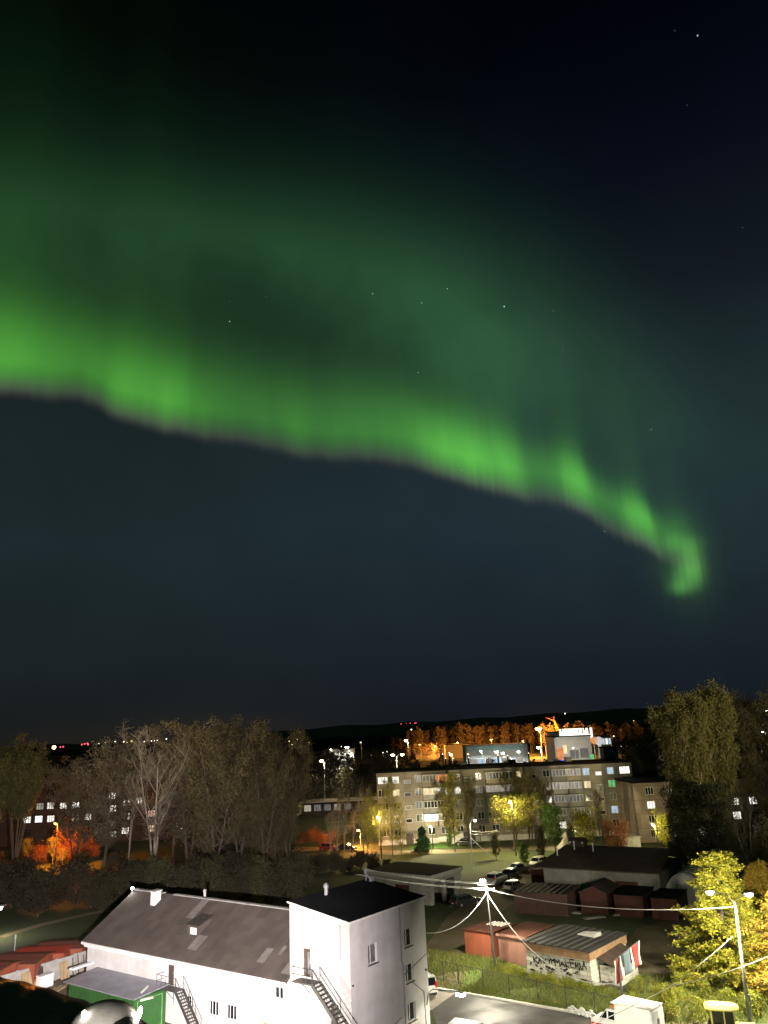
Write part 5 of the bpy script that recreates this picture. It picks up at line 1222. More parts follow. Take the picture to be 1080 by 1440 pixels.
w1 = [(-12, 1131, None), (5, 1126, 'p'), (21, 1135, 'p'), (39, 1135, 'd'), (56, 1134, 'd'), (71, 1133, 'w'), (89, 1133, 'w'), (106, 1132, 'W'), (124, 1131, 'w'), (141, 1131, 'w'),
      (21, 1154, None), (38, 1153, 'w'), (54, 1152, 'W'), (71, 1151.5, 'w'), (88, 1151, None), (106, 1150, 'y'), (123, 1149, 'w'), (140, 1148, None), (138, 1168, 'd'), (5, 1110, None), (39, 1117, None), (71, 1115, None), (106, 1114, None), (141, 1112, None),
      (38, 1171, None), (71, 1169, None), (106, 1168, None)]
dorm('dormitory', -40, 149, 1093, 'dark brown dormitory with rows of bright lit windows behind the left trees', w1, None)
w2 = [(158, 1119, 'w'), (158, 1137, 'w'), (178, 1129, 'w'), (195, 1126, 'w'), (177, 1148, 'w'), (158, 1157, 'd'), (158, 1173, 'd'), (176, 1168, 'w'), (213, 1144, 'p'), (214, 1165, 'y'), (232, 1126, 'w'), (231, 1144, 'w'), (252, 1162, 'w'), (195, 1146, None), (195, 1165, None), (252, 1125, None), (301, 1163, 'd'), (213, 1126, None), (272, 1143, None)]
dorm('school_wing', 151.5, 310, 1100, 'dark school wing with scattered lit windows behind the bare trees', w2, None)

# ------------------------------------------------------------------ street lamps: a builder, then each where it stands
def street_lamp(label, head, pole_base_y=None, e='w', power=0, heads=1, group=None, r=.28, col=(1, .9, .65), zoff=0, dx=0, off=None, lamp_r=.3, down=True, pole='pole_s'):
    """head = point of the luminaire in the world; the pole stands beside it on the ground"""
    t = thing('street_lamp', label, 'street lamp', (head.x + dx, head.y, 0), 0, group)
    hh = head.z
    mb = MB(); mb.tube([(0, 0, 0), (0, 0, hh - .6)], [.13, .08], 7); mb.build('pole', M[pole], t)
    E = {'w': E_WHITE, 'c': E_COOL, 'y': E_WARM, 'o': E_SOD}[e]
    for k in range(heads):
        s = -1 if k == 0 else 1; ex_ = -dx if k == 0 else (off or 1.6)
        mb = MB(); mb.tube([(0, 0, hh - .65), (ex_ * .4, 0, hh + .15), (ex_, 0, hh + .2)], .05, 6); arm = mb.build('arm', M['pole_s'], t)
        mb = MB(); mb.box(ex_ - r * 1.5, -r * .8, hh + .12, ex_ + r * 1.5, r * .8, hh + .26); mb.build('lamp_head', M['grey_metal'], arm)
        mb = MB(); mb.lathe([(.04, -r * .8), (r * .8, -r * .5), (r, 0), (r * .9, .1)], 12, (ex_, 0, hh)); mb.build('lens', E, arm, smooth=True)
    if power: lamp('street_light', head + Vector((0, -.05, -r * .9 - .05)), power, col, lamp_r, 'DOWN' if down else 'POINT', parent=t)
    return t


SOD = (1, .39, .075); WRM = (1, .78, .38); WHT = (1, .92, .74)
# glaring lamp cut by the left edge of the picture
street_lamp('glaring white street lamp at the left edge beyond the red garages', at(-3, 1276, 112), e='w', power=1200, r=.6, dx=-1.2, col=(1, .93, .78))
# lamp on a pole in front of the apartment block
pA = ground(664, 1240)
street_lamp('slim street lamp standing in front of the apartment block with wires to its right', at(668, 1154, 150), e='w', power=3600, r=.2, dx=-1.0, col=WHT)
q1, q2 = at(662, 1165, 150), at(708, 1168, 156)
for k in range(2): cable('overhead_cable', q1 + Vector((0, 0, -.4 - .5 * k)), at(700, 1167 + 1.5 * k, 158), .3, .03, 'upper white cable of the pair right of the slim street lamp' if k == 0 else 'lower white cable of the pair right of the slim street lamp', group='cables by the apartment block')
cable('overhead_cable', q1 + Vector((0, 0, -1.6)), at(716, 1212, 146), .8, .03, 'pale cable slanting down from the slim street lamp to the bushes')
street_lamp('twin-headed yellow street lamp behind the left end of the apartment roof', at(552, 1061.5, 235), e='y', power=16000, heads=2, r=.5, dx=1.2, off=1.6, col=WRM)
street_lamp('white street lamp over the middle of the apartment roof', at(757, 1051, 260), e='w', power=9000, r=.55, dx=.8, col=WHT)
street_lamp('yellow street lamp beyond the apartment roof in front of the orange wood', at(571, 1041, 420), e='y', power=30000, r=.8, dx=.8, col=WRM)
street_lamp('yellow street lamp left of the lit supermarket', at(634, 1061, 420), e='y', power=16000, r=.75, dx=.9, col=WRM)
street_lamp('warm street lamp among the dim trees left of the apartment block', at(452, 1069.5, 290), e='y', power=26000, r=.62, dx=1.0, col=WRM)
street_lamp('white street lamp above the far pale hall left of centre', at(488, 1050.5, 460), e='w', power=42000, r=1.0, dx=1.0, col=WHT)
street_lamp('small white street lamp at the left end of the far pale hall', at(465, 1054, 462), e='w', power=5000, r=.5, dx=.9, col=WHT)
street_lamp('white street lamp among dark trees at the right, lower one', at(946, 1040, 300), e='w', power=14000, r=.7, dx=.8, col=WHT)
street_lamp('white street lamp among dark trees at the right, brighter one', at(1073, 1029, 310), e='c', power=14000, r=.75, dx=.8, col=WHT)
street_lamp('white street lamp highest among the right trees', at(1061, 1011, 330), e='c', power=8000, r=.4, dx=.8, col=WHT)
street_lamp('small white street lamp at the right edge', at(1078, 999, 360), e='c', power=0, r=.35, dx=.8, col=WHT)
# amber lamps that light the birches and the wall left
street_lamp('amber street lamp before the left dormitory', at(78, 1158, 170), e='o', power=40000, r=.3, dx=.5, col=(1, .27, .03), down=False, pole='bark')
street_lamp('low amber street lamp behind the orange-lit birches', at(503, 1168, 183), e='o', power=13000, r=.16, dx=.6, col=SOD, down=False)
street_lamp('blazing amber floodlight pole beside the far crane', at(757, 1024, 640), e='o', power=420000, r=2.6, dx=1.2, col=SOD, down=False)

# ------------------------------------------------------------------ the far town
fY = 640.0
def far_box(name, label, px0, px1, py0, py1, Y, m, cat='building', depth=25, parts=None, **k):
    p0, p1 = at(px0, (py0 + py1) / 2, Y), at(px1, (py0 + py1) / 2, Y); zt = at((px0 + px1) / 2, py0, Y).z
    b = thing(name, label, cat, (p0.x, Y, 0)); Wd = p1.x - p0.x
    mb = MB(); mb.box(0, 0, 0, Wd, depth, zt); mb.build('wall', m, b)
    mb = MB(); mb.box(-.4, -.4, zt + .01, Wd + .4, depth + .4, zt + .7); mb.build('roof', M['roof_felt'] if not k.get('roof') else k['roof'], b)
    return b, Wd, zt
b, Wd, zt = far_box('supermarket', 'long low supermarket flooded with cold white light', 655, 742, 1048, 1066, 560, M['apt_base'], roof=M['concrete'])
mb = MB(); mb.box(1, -.5, zt - 3.2, Wd - 1, -.05, zt - .4); mb.build('fascia', mat('pale_teal_cladding', (.42, .56, .55), .6, .15, .2), b)
for k in range(7): mb = MB(); x = 3 + k * (Wd - 6) / 7; mb.box(x, -.3, .6, x + 4.6, -.05, 3.6); mb.build('shop_window', LIT['b'] if k % 2 else LIT['d'], b)
for i, (px, py) in enumerate(((676, 1056), (698, 1057), (707, 1059), (729, 1057))):
    h_ = at(px, py, 548); street_lamp(('leftmost of the four cold white lamps in front of the supermarket', 'brightest cold white lamp in front of the supermarket, left of the central pair', 'right lamp of the central pair in front of the supermarket', 'rightmost cold white lamp in front of the supermarket')[i], h_, e='c', power=8000, r=(.75, 1.05, .95, .85)[i], dx=.7, col=(.9, .97, 1))
b, Wd, zt = far_box('shopping_centre', 'grey shopping centre with a bright white rooftop sign', 780, 832, 1036, 1062, 520, mat('grey_cladding', (.36, .35, .34), .7, .15, .1), depth=30)
sg = MB(); sz = zt + .8; Ls = Wd * .82; x0 = Wd * .17
rs = random.Random(5); x = x0
while x < x0 + Ls - 1.2:       # unreadable glowing letters: upright strokes and bars
    w = rs.uniform(1.2, 1.9); hgt = 3.6
    sg.box(x, -.3, sz + .6, x + .5, .1, sz + .6 + hgt)
    if rs.random() < .8: sg.box(x + w - .5, -.3, sz + .6, x + w, .1, sz + .6 + hgt * rs.choice((1, 1, .6)))
    for zz in rs.sample((0, .42, .84), 2): sg.box(x + .5, -.3, sz + .6 + hgt * zz, x + w - .5, .1, sz + .6 + hgt * zz + .55)
    x += w + .3
sgo = sg.build('roof_sign', emit('sign_glow', (1, .95, .82), 3.2), b)
mb = MB(); mb.box(x0 - .3, .15, sz, x0 + Ls, .45, sz + .5); mb.box(x0 + Ls + .2, -.35, sz - 4, x0 + Ls + 1.6, .1, sz + 4.4); mb.build('sign_frame', emit('sign_panel_glow', (1, .95, .85), 1.6), sgo)
for (x, z0, w, h, k) in ((1, 2.5, 4.0, 7.0, 'o'), (5.4, 6.0, 2.2, 5.5, 'y'), (9.5, 3, 5.5, 5, 'e'), (16, 3, 5.0, 6, 'e'), (22, 2, 2.4, 3, 'g')):
    mb = MB(); mb.box(x, -.2, z0, x + w, -.02, z0 + h); mb.build('shop_window', LIT[k], b)
mb = MB(); mb.box(3, -.25, 1.5, 9, -.03, 2.4); mb.build('blue_sign', emit('blue_sign_glow', (.12, .2, 1), 1.0), b)
street_lamp('added white street lamp lighting the shopping centre front', at(806, 1052, 500), e='w', power=26000, r=.3, dx=.8, col=WHT, down=False)  # lamp added to brighten the dark front
b2, Wd, zt = far_box('annexe', 'lower grey annexe left of the shopping centre below the crane', 775, 790, 1030, 1062, 545, M['concrete'], depth=12)
# round boards right of the shopping centre
for (px, py, rad, mm, lab) in ((835, 1041, 2.1, emit('amber_board', (1, .42, .12), .75), 'round orange board right of the shopping centre'), (842, 1042, 2.6, emit('pale_board', (.95, .90, .84), .62), 'round pale board right of the orange one')):
    p = at(px, py, 500); t = thing('round_board', lab, 'sign', (p.x, 500, 0)); mb = MB()
    mb.add([(rad * math.cos(2 * PI * j / 20), y, p.z + rad * math.sin(2 * PI * j / 20)) for y in (-.15, .15) for j in range(20)], [tuple(range(19, -1, -1))[::-1], tuple(range(39, 19, -1))] + [(j, 20 + j, 20 + (j + 1) % 20, (j + 1) % 20) for j in range(20)]); mb.build('board', mm, t)
    mb = MB(); mb.tube([(0, .3, 0), (0, .3, p.z)], .2, 6); mb.build('post', M['grey_metal'], t)
b, Wd, zt = far_box('shop_hall', 'small blue-lit shop right of the round boards', 846, 858, 1036, 1052, 500, M['concrete'], depth=10)
for k in range(3): mb = MB(); mb.box(.6 + k * 1.9, -.2, zt - 4.5, 2.0 + k * 1.9, -.02, zt - 1.0); mb.build('shop_window', LIT['b' if k != 1 else 'w'], b)
b, Wd, zt = far_box('blue_container', 'dim blue container building right of centre beyond the apartment roof', 849, 869, 1052, 1062, 430, mat('blue_cladding', (.06, .12, .18), .7, .2, .3), depth=8)
far_box('pale_hall', 'far pale hall lit by a white lamp left of centre', 456, 497, 1053.5, 1066, 470, M['apt_base'], depth=15)
far_box('depot', 'orange-lit depot shed in front of the glowing wood', 626, 660, 1047, 1059, 700, M['ochre'], depth=15)
far_box('low_depot', 'low orange-lit shed left of the depot', 585, 618, 1053, 1058, 720, M['ochre'], depth=12)
lw = thing('platform_building', 'long low building with dim lit strip among the dark trees left of centre', 'building', tuple(at(424, 1118, 255) - Vector((0, 0, at(424, 1118, 255).z))))
mb = MB(); mb.box(0, 0, 0, 29, 9, 4.0); mb.build('wall', M['brick_dark'], lw); mb = MB(); mb.box(-.5, -1.2, 4.004, 29.5, 9.4, 4.3); mb.build('roof', M['concrete'], lw)
for k in range(9):
    if k in (5, 6): continue
    mb = MB(); mb.box(.8 + k * 3.1, -.1, 1.5, 2.9 + k * 3.1, -.01, 3.3); mb.build('window', LIT['e'] if k % 3 else LIT['d'], lw)
# crane
cp_ = at(783, 1030, 650); cr = thing('crane', 'orange-lit tower crane with a raised jib beside the amber floodlight', 'crane', (cp_.x, 650, 0))
j0, j1, j2 = at(785, 1028, 650) - Vector((cp_.x, 650, 0)), at(779, 1013, 650) - Vector((cp_.x, 650, 0)), at(767, 1009, 650) - Vector((cp_.x, 650, 0))
mb = MB(); mb.tube([(j0.x, 0, 0), j0], 1.0, 4); mb.build('tower', M['orange'], cr)
mb = MB()
for o in ((-.9, -.6), (.9, -.6), (0, .8)): mb.tube([j0 + Vector((o[0], o[1], 0)), j1 + Vector((o[0] * .7, o[1], 0))], .22, 5)
for i in range(9): a = j0.lerp(j1, i / 9); c = j0.lerp(j1, (i + 1) / 9); mb.tube([a + Vector((-.9, -.6, 0)), c + Vector((.9, -.6, 0))], .16, 4); mb.tube([a + Vector((.9, -.6, 0)), c + Vector((0, .8, 0))], .16, 4)
mb.build('mast', M['orange'], cr)
mb = MB(); mb.tube([j1, j2], [.55, .25], 5); mb.tube([j1, at(779.5, 1008, 650) - Vector((cp_.x, 650, 0))], .3, 5); mb.tube([at(779.5, 1008.5, 650) - Vector((cp_.x, 650, 0)), j2], .1, 4); mb.build('jib', M['orange'], cr)
lamp('crane_light', at(760, 1040, 630), 90000, SOD, .4, parent=None)

# tiny lights on the horizon: masts and lamps kilometres away
def far_light(px, py, e, r, label, Y=2600, cat='lamp', group='lights on the horizon'):
    p = at(px, py, Y); t = thing('distant_lamp', label, cat, (p.x, Y, 0), 0, group)
    mb = MB(); mb.tube([(0, 0, 0), (0, 0, p.z - r * .5)], .5, 5); mb.build('mast', M['dark_metal'], t); mb = MB(); mb.lathe([(r * .3, -r), (r * .9, -r * .5), (r, 0), (r * .9, r * .5), (r * .3, r)], 10, (0, 0, p.z)); mb.build('lamp', e, t, smooth=True)
far_light(76, 1051, E_SOD, 5.5, 'brightest amber light on the left horizon')
for i, (px, py) in enumerate(((85, 1050.5), (89, 1050), (115, 1047), (119, 1046), (123, 1045.5), (124, 1047))): far_light(px, py, E_RED, 1.9, 'tiny red mast light on the left horizon', group='red lights on the left horizon')
far_light(63, 1052, emit('violet_glow', (.6, .45, 1), .5), 1.6, 'faint violet light left of the amber one on the horizon')
for i, (px, py, r) in enumerate(((139, 1046, 1.7), (148, 1044, 1.2), (162, 1043, 2.0), (174, 1043, 1.8), (179, 1044, 1.3), (203, 1043, 1.8), (209, 1041, 2.0), (213, 1042, 1.6), (217, 1041.5, 1.7), (221, 1041, 1.5), (234, 1039, 1.8))): far_light(px, py, E_FAR, r, 'tiny warm white light in the row along the left horizon', group='white lights on the left horizon')
far_light(185, 1042, E_FARO, 3.6, 'amber light larger than its neighbours in the row above the bare trees')
for px, py, r in ((564, 1018, 1.8), (571, 1017.5, 1.1), (577, 1017, 1.6), (583, 1017, 1.9), (585, 1016.5, 1.9)): far_light(px, py, E_RED, r, 'tiny red mast light on the dark hill above centre', 4300, group='red lights on the hill')
for px, py, r in ((578.5, 1026, 2.6), (591, 1026, 1.4)): far_light(px, py, E_FAR, r * .9, 'tiny white light on the hill slope below the red mast lights', 3000, group='white lights on the hill slope')
for px, py, r, lab in ((794.5, 1003.5, 2.2, 'tiny white light high on the hill above the shopping centre'), (807.5, 1023, 1.6, 'tiny white light just above the bright sign'), (848, 1029, 1.0, 'tiny amber light right of the bright sign')): far_light(px, py, E_FAR, r, lab, 3000)

# unseen floods outside the picture; the masts are added to light trees and yard
def flood(label, loc, tgt, power, ang, col, blend=.7):
    t = thing('unseen_flood', label, 'floodlight', (loc[0], loc[1], 0)); v = Vector(loc)
    mb = MB(); mb.tube([(0, 0, 0), (0, 0, v.z - .3)], [.25, .14], 8); mb.build('pole', M['pole_s'], t)
    d = (Vector(tgt) - v).normalized(); mb = MB(); mb.bar(Vector((0, 0, v.z)) - d * .5, Vector((0, 0, v.z)) - d * .06, .7, .5); mb.build('lamp_head', M['grey_metal'], t)
    mb = MB(); mb.bar(Vector((0, 0, v.z)) - d * .05, Vector((0, 0, v.z)), .62, .42); mb.build('lens', E_WHITE, t)
    lamp('flood_light', v + d * .15, power, col, .3, 'SPOT', tgt, ang, parent=t, blend=blend); return t
flood('unseen tall flood mast added to light the bare trees behind the white hall', (-66, 60, 9), (-52, 150, 33), 290000, 34, (1, .80, .52), 1.0)
flood('second unseen tall flood mast added to light the grove behind the white hall', (-58, 62, 9), (-24, 148, 32), 290000, 34, (1, .82, .54), 1.0)
flood('unseen tall flood mast added to light the big poplar at the right', (74, 62, 12), (51, 135, 25), 330000, 38, (1, .86, .52), 1.0)
flood('unseen yard flood mast added to light the car park and the tower side', (9, 48, 6.5), (15, 78, 0), 36000, 72, (1, .93, .72), 1.0)
flood('low floodlight at the foot of the hall front', tuple(hl(-6.5, 8.5, 1.0)), tuple(hl(0, 5.4, 3.2)), 5500, 110, (1, .93, .76), 1.0)

for i, (px, py, Y, p_) in enumerate(((590, 1047, 700, 40000), (612, 1049, 705, 50000), (643, 1044, 712, 85000), (690, 1040, 720, 85000), (735, 1042, 720, 85000))):  # amber lamps added to brighten the far wood
    street_lamp(('leftmost added amber lamp in the glowing yard before the far wood', 'second added amber lamp from the left before the far wood', 'added amber lamp above the depot before the far wood', 'added amber lamp behind the supermarket roof', 'added amber lamp left of the blazing floodlight pole')[i], at(px, py, Y), e='o', power=p_, r=.5, dx=.8, col=SOD, down=False)
street_lamp('small added warm lamp just in front of the glowing round yellow tree', at(716, 1128, 161.5), e='y', power=15000, r=.12, dx=.5, col=(1, .84, .40), down=False, pole='bark')  # added so that the yellow crown glows
street_lamp('added warm lamp among the yellow-lit birches left of the apartment block', at(531, 1150, 165), e='y', power=3800, r=.12, dx=.5, col=(1, .80, .36), down=False, pole='bark')  # added for the glow on the birches
street_lamp('added warm lamp beside the glowing tree before the pinkish house', at(917, 1160, 158), e='y', power=3600, r=.12, dx=.5, col=(1, .86, .44), down=False, pole='bark')  # added for the glow on this tree
street_lamp('added lamp behind the drooping birch lighting the plinth of the apartment block', at(604, 1163, 174), e='y', power=7500, r=.12, dx=.5, col=(1, .88, .56), down=False, pole='bark')  # added to brighten the left part of the facade
street_lamp('lamp between the bushes before the right half of the apartment block', at(806, 1168, 166), e='w', power=2200, r=.12, dx=.5, col=(1, .88, .6), down=False, pole='bark')

for i, (px, py, Y, r_) in enumerate(((1036, 1006, 420, .5), (1048, 1003, 430, .4), (898, 1046, 330, .3), (1024, 1034, 360, .35), (1066, 1046, 300, .3), (963, 1012, 420, .3))):
    far_light(px, py, E_FAR, r_, 'small pale light scattered among the trees of the right hillside', Y, group='lights of the right hillside')
far_box('hillside_house', 'pale hillside house glimmering above the lamps among the right trees', 1032, 1052, 1002, 1014, 425, M['apt_base'], depth=8)

rq = random.Random(31)
for i in range(16):
    px = rq.uniform(405, 545); far_light(px, rq.uniform(1040, 1062), E_FAR if i % 3 else E_FARO, rq.uniform(.3, .55), 'small far street light twinkling in the dark belt left of centre', rq.uniform(480, 900), group='far street lights left of centre')
for i in range(16):
    px = rq.uniform(852, 1075); far_light(px, rq.uniform(1012, 1050), E_FAR if i % 2 else E_FARO, rq.uniform(.3, .6), 'small far street light twinkling on the slope at the right', rq.uniform(420, 900), group='far street lights on the right slope')
for i in range(10):
    px = rq.uniform(600, 760); far_light(px, rq.uniform(1056, 1068), E_FAR if i % 3 else E_FARO, rq.uniform(.25, .5), 'small street light in the town just beyond the apartment roof', rq.uniform(420, 520), group='street lights beyond the apartment roof')


# ------------------------------------------------------------------ trees: tapered trunk, limbs, and a crown of twigs and leaf-sized faces
def np_mesh(name, V, F, m, smooth=False):
    """V (n,3); F (k,4) quads"""
    me = bpy.data.meshes.new(name); V = np.asarray(V, dtype=np.float32); F = np.asarray(F, dtype=np.int32)
    me.vertices.add(len(V)); me.vertices.foreach_set('co', V.ravel())
    k, w = F.shape; me.loops.add(k * w); me.loops.foreach_set('vertex_index', F.ravel())
    me.polygons.add(k); me.polygons.foreach_set('loop_start', np.arange(0, k * w, w, dtype=np.int32))
    if smooth: me.polygons.foreach_set('use_smooth', [True] * k)
    me.update(calc_edges=True); me.materials.append(m); return me


class Acc:
    def __init__(s): s.V = []; s.F = []; s.n = 0
    def tube(s, P, r0, r1, n=5):
        P = np.asarray(P, float); k = len(P); d = np.gradient(P, axis=0); d /= np.linalg.norm(d, axis=1)[:, None] + 1e-9
        a = np.where(np.abs(d[:, 2:3]) < .9, np.array([[0, 0, 1.]]), np.array([[1., 0, 0]])); u = np.cross(d, a); u /= np.linalg.norm(u, axis=1)[:, None] + 1e-9; w = np.cross(d, u)
        t = np.arange(n) * 2 * PI / n; r = np.linspace(r0, r1, k)[:, None, None]
        V = P[:, None, :] + (u[:, None, :] * np.cos(t)[None, :, None] + w[:, None, :] * np.sin(t)[None, :, None]) * r
        i = np.arange(k - 1)[:, None] * n; j = np.arange(n)[None, :]; jn = (j + 1) % n
        F = np.stack([i + j, i + jn, i + n + jn, i + n + j], -1).reshape(-1, 4) + s.n
        s.V.append(V.reshape(-1, 3)); s.F.append(F); s.n += k * n
    def leaves(s, C, size, rng, flat=.0, aspect=.62, droop=0.0):
        C = np.asarray(C); n = len(C)
        if n == 0: return
        a = rng.normal(size=(n, 3)); a[:, 2] = a[:, 2] * (1 - flat) - droop; a /= np.linalg.norm(a, axis=1)[:, None]
        b = rng.normal(size=(n, 3)); b -= a * (a * b).sum(1)[:, None]; b /= np.linalg.norm(b, axis=1)[:, None]
        sz = size * rng.uniform(.35, 1.6, n)[:, None]
        V = np.stack([C - a * sz * .5, C + b * sz * aspect * .5, C + a * sz * .5, C - b * sz * aspect * .5], 1)
        s.V.append(V.reshape(-1, 3)); s.F.append(np.arange(n * 4).reshape(n, 4) + s.n); s.n += n * 4
    def mesh(s, name, m, smooth=False): return np_mesh(name, np.concatenate(s.V), np.concatenate(s.F), m, smooth)


def grow(seed, h, base, rad, shape, limbs, subs, up, trunk_r, leaf=0.0, nleaf=0, spread=.5, twigs=0, twig_len=1.2, twig_r=.02, forks=1, bark='bark', crown_m=None, droop=0.0, wob=.25, lean=0.0, lift=.5, twig_up=.25, flat=0.0, fan=1.0):
    rng = np.random.default_rng(seed); T_, C_ = Acc(), Acc(); pts = []
    stems = []
    for f in range(forks):
        a = f * 2.4 + rng.uniform(-.4, .4); off = (0 if forks == 1 or (f == 0 and forks > 2) else .16 * rad + .05 * h) * (1 if f % 2 else .75) * fan
        z = np.linspace(0, h * (.97 if f == 0 else rng.uniform(.70, .97)), 10); t = z / h
        x = np.cos(a) * off * t ** 1.4 * (2.0 if forks > 1 else 0) + np.cumsum(rng.normal(0, wob * h / 100, 10)) + lean * t * h
        y = np.sin(a) * off * t ** 1.4 * (2.0 if forks > 1 else 0) + np.cumsum(rng.normal(0, wob * h / 100, 10))
        P = np.stack([x - x[0], y - y[0], z], 1); T_.tube(P, trunk_r * (1 if f == 0 else .75), trunk_r * .12, 8); stems.append(P)
    for P in stems:
        nl = limbs // forks
        for i in range(nl):
            t = base + (.97 - base) * ((i + rng.uniform(0, .8)) / nl); z = t * h
            k = min(np.searchsorted(P[:, 2], z), 9); p0 = P[max(k - 1, 0)] + (P[k] - P[max(k - 1, 0)]) * min(1, max(0, (z - P[max(k - 1, 0), 2]) / (P[k, 2] - P[max(k - 1, 0), 2] + 1e-6)))
            u = (t - base) / (1 - base); L = rad * shape(u) * rng.uniform(.65, 1.12)
            if L < .25: L = .25
            az = i * 2.4 + rng.uniform(-.5, .5); s = np.linspace(0, 1, 6)
            upk = up * rng.uniform(.7, 1.3)
            q = np.stack([np.cos(az) * L * s, np.sin(az) * L * s, L * (upk * s + lift * upk * s ** 2 - droop * s ** 2.5)], 1) + np.cumsum(rng.normal(0, .03 * L, (6, 3)), 0) * s[:, None]
            Q = p0 + q; rr_ = trunk_r * (1 - t) * .42 + trunk_r * .07; T_.tube(Q, rr_, rr_ * .25, 5)
            for j in range(subs):
                sj = rng.uniform(.25, 1); kk = min(int(sj * 5), 4); s0 = Q[kk] + (Q[kk + 1] - Q[kk]) * (sj * 5 - kk)
                dm = Q[kk + 1] - Q[kk]; dm /= np.linalg.norm(dm) + 1e-9
                dd_ = dm * .8 + rng.normal(0, .55, 3) + np.array([0, 0, twig_up * up - droop * .8]); dd_ /= np.linalg.norm(dd_)
                l2 = L * rng.uniform(.22, .5) * (1.15 - .5 * sj); s2 = np.linspace(0, 1, 4)[:, None]
                B = s0 + dd_ * l2 * s2 + np.array([0, 0, .22 * l2 * up - droop * l2 * .6]) * s2 ** 2
                T_.tube(B, rr_ * .4, rr_ * .1 + .008, 3) if twigs == 0 else C_.tube(B, max(rr_ * .4, twig_r * 1.6), twig_r, 3)
                for w in range(twigs):
                    sw_ = rng.uniform(.15, 1); b0 = B[0] + (B[-1] - B[0]) * sw_; d3 = dd_ * .7 + rng.normal(0, .5, 3) + np.array([0, 0, twig_up]); d3 /= np.linalg.norm(d3)
                    l3 = twig_len * rng.uniform(.5, 1.2); C_.tube(np.stack([b0, b0 + d3 * l3 * .5 + rng.normal(0, .04, 3), b0 + d3 * l3 + np.array([0, 0, .1 * l3])]), twig_r, twig_r * .5, 3)
                    pts.append(b0 + d3 * l3 * .8)
                if nleaf: pts += [B[0] + (B[-1] - B[0]) * v for v in rng.uniform(.2, 1.05, 3)]
    if nleaf:
        pts = np.array(pts); idx = rng.integers(0, len(pts), nleaf); c = pts[idx] + rng.normal(0, spread, (nleaf, 3)) * np.array([1, 1, .8])
        C_.leaves(c, leaf, rng, flat, droop=droop)
    return T_.mesh('trunk', M[bark], True), C_.mesh('crown', crown_m)


egg = lambda u: (math.sin(PI * min(1, (u * .86 + .14))) ** .7)
tall = lambda u: .35 + .65 * math.sin(PI * (u * .8 + .12))
cone = lambda u: max(.06, 1 - u * .96)
broad = lambda u: .55 + .45 * math.sin(PI * (u * .9 + .05))

LEAF = dict(
    olive=leaf_mat('olive_poplar_leaves', (.090, .093, .029), (.132, .127, .042), (.155, .138, .05)),
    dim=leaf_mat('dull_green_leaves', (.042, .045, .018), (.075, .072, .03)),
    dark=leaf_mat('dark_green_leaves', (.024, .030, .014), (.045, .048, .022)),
    yellow=leaf_mat('yellow_green_leaves', (.075, .11, .016), (.27, .27, .024), (.42, .36, .035)),
    gold=leaf_mat('golden_leaves', (.22, .14, .02), (.38, .26, .03), (.45, .33, .05)),
    lit=leaf_mat('pale_yellow_leaves', (.24, .21, .04), (.34, .28, .06), (.18, .19, .04)),
    green=leaf_mat('fresh_green_leaves', (.05, .10, .022), (.09, .15, .03)),
    red=leaf_mat('red_autumn_leaves', (.24, .045, .025), (.32, .09, .03), (.25, .13, .04)),
    brown=leaf_mat('sparse_brown_leaves', (.085, .075, .04), (.135, .115, .058)),
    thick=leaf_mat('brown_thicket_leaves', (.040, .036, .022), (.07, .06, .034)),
    fir=leaf_mat('fir_needles', (.028, .065, .032), (.045, .09, .045), trans=.1),
    far=leaf_mat('far_autumn_leaves', (.17, .125, .06), (.26, .19, .085)),
    grey=leaf_mat('greyish_far_leaves', (.07, .07, .055), (.11, .105, .08)),
    weed=leaf_mat('weedy_leaves', (.09, .14, .02), (.20, .22, .03), (.30, .27, .03)),
)
KIND = {}
def kind(name, *a, **k): KIND[name] = [grow(s, *a, **k) for s in k.pop('seeds', (1,))] if 'seeds' in k else [grow(1, *a, **k)]
def kinds(name, seeds, **k): KIND[name] = [grow(s, **k) for s in seeds]


kinds('bare', (3, 8, 15), h=26, base=.30, rad=6.0, shape=tall, limbs=26, subs=8, up=1.15, trunk_r=.36, twigs=12, twig_len=1.6, twig_r=.025, forks=3, bark='bark_pale', crown_m=M['twig_pale'], lift=.6)
kinds('twiggy', (5, 11, 21), h=26, base=.24, rad=5.2, shape=tall, limbs=30, subs=9, up=1.0, trunk_r=.32, twigs=12, twig_len=1.6, twig_r=.028, leaf=.30, nleaf=13000, spread=.55, forks=2, bark='bark', crown_m=M['twig'], lift=.6)
kinds('sparse', (7, 12), h=25, base=.18, rad=5.0, shape=broad, limbs=32, subs=8, up=.9, trunk_r=.32, twigs=5, twig_len=1.4, twig_r=.025, leaf=.25, nleaf=38000, spread=.5, forks=2, bark='bark', crown_m=LEAF['brown'], lift=.5)
kinds('poplar', (4, 9), h=27, base=.26, rad=2.9, shape=lambda u: .25 + .75 * math.sin(PI * (u * .82 + .1)), limbs=120, subs=8, up=1.5, trunk_r=.36, leaf=.35, nleaf=100000, spread=.6, forks=7, bark='bark_pale', crown_m=LEAF['olive'], lift=.7, fan=1.35)
kinds('highpoplar', (44, 45), h=27, base=.50, rad=3.4, shape=lambda u: .25 + .75 * math.sin(PI * (u * .82 + .1)), limbs=100, subs=8, up=1.2, trunk_r=.34, leaf=.34, nleaf=70000, spread=.55, forks=6, bark='bark', crown_m=LEAF['olive'], lift=.7, fan=1.6)
kinds('dimleaf', (6, 13), h=16, base=.12, rad=4.6, shape=broad, limbs=34, subs=8, up=.8, trunk_r=.26, leaf=.36, nleaf=11000, spread=.55, bark='bark', crown_m=LEAF['dim'])
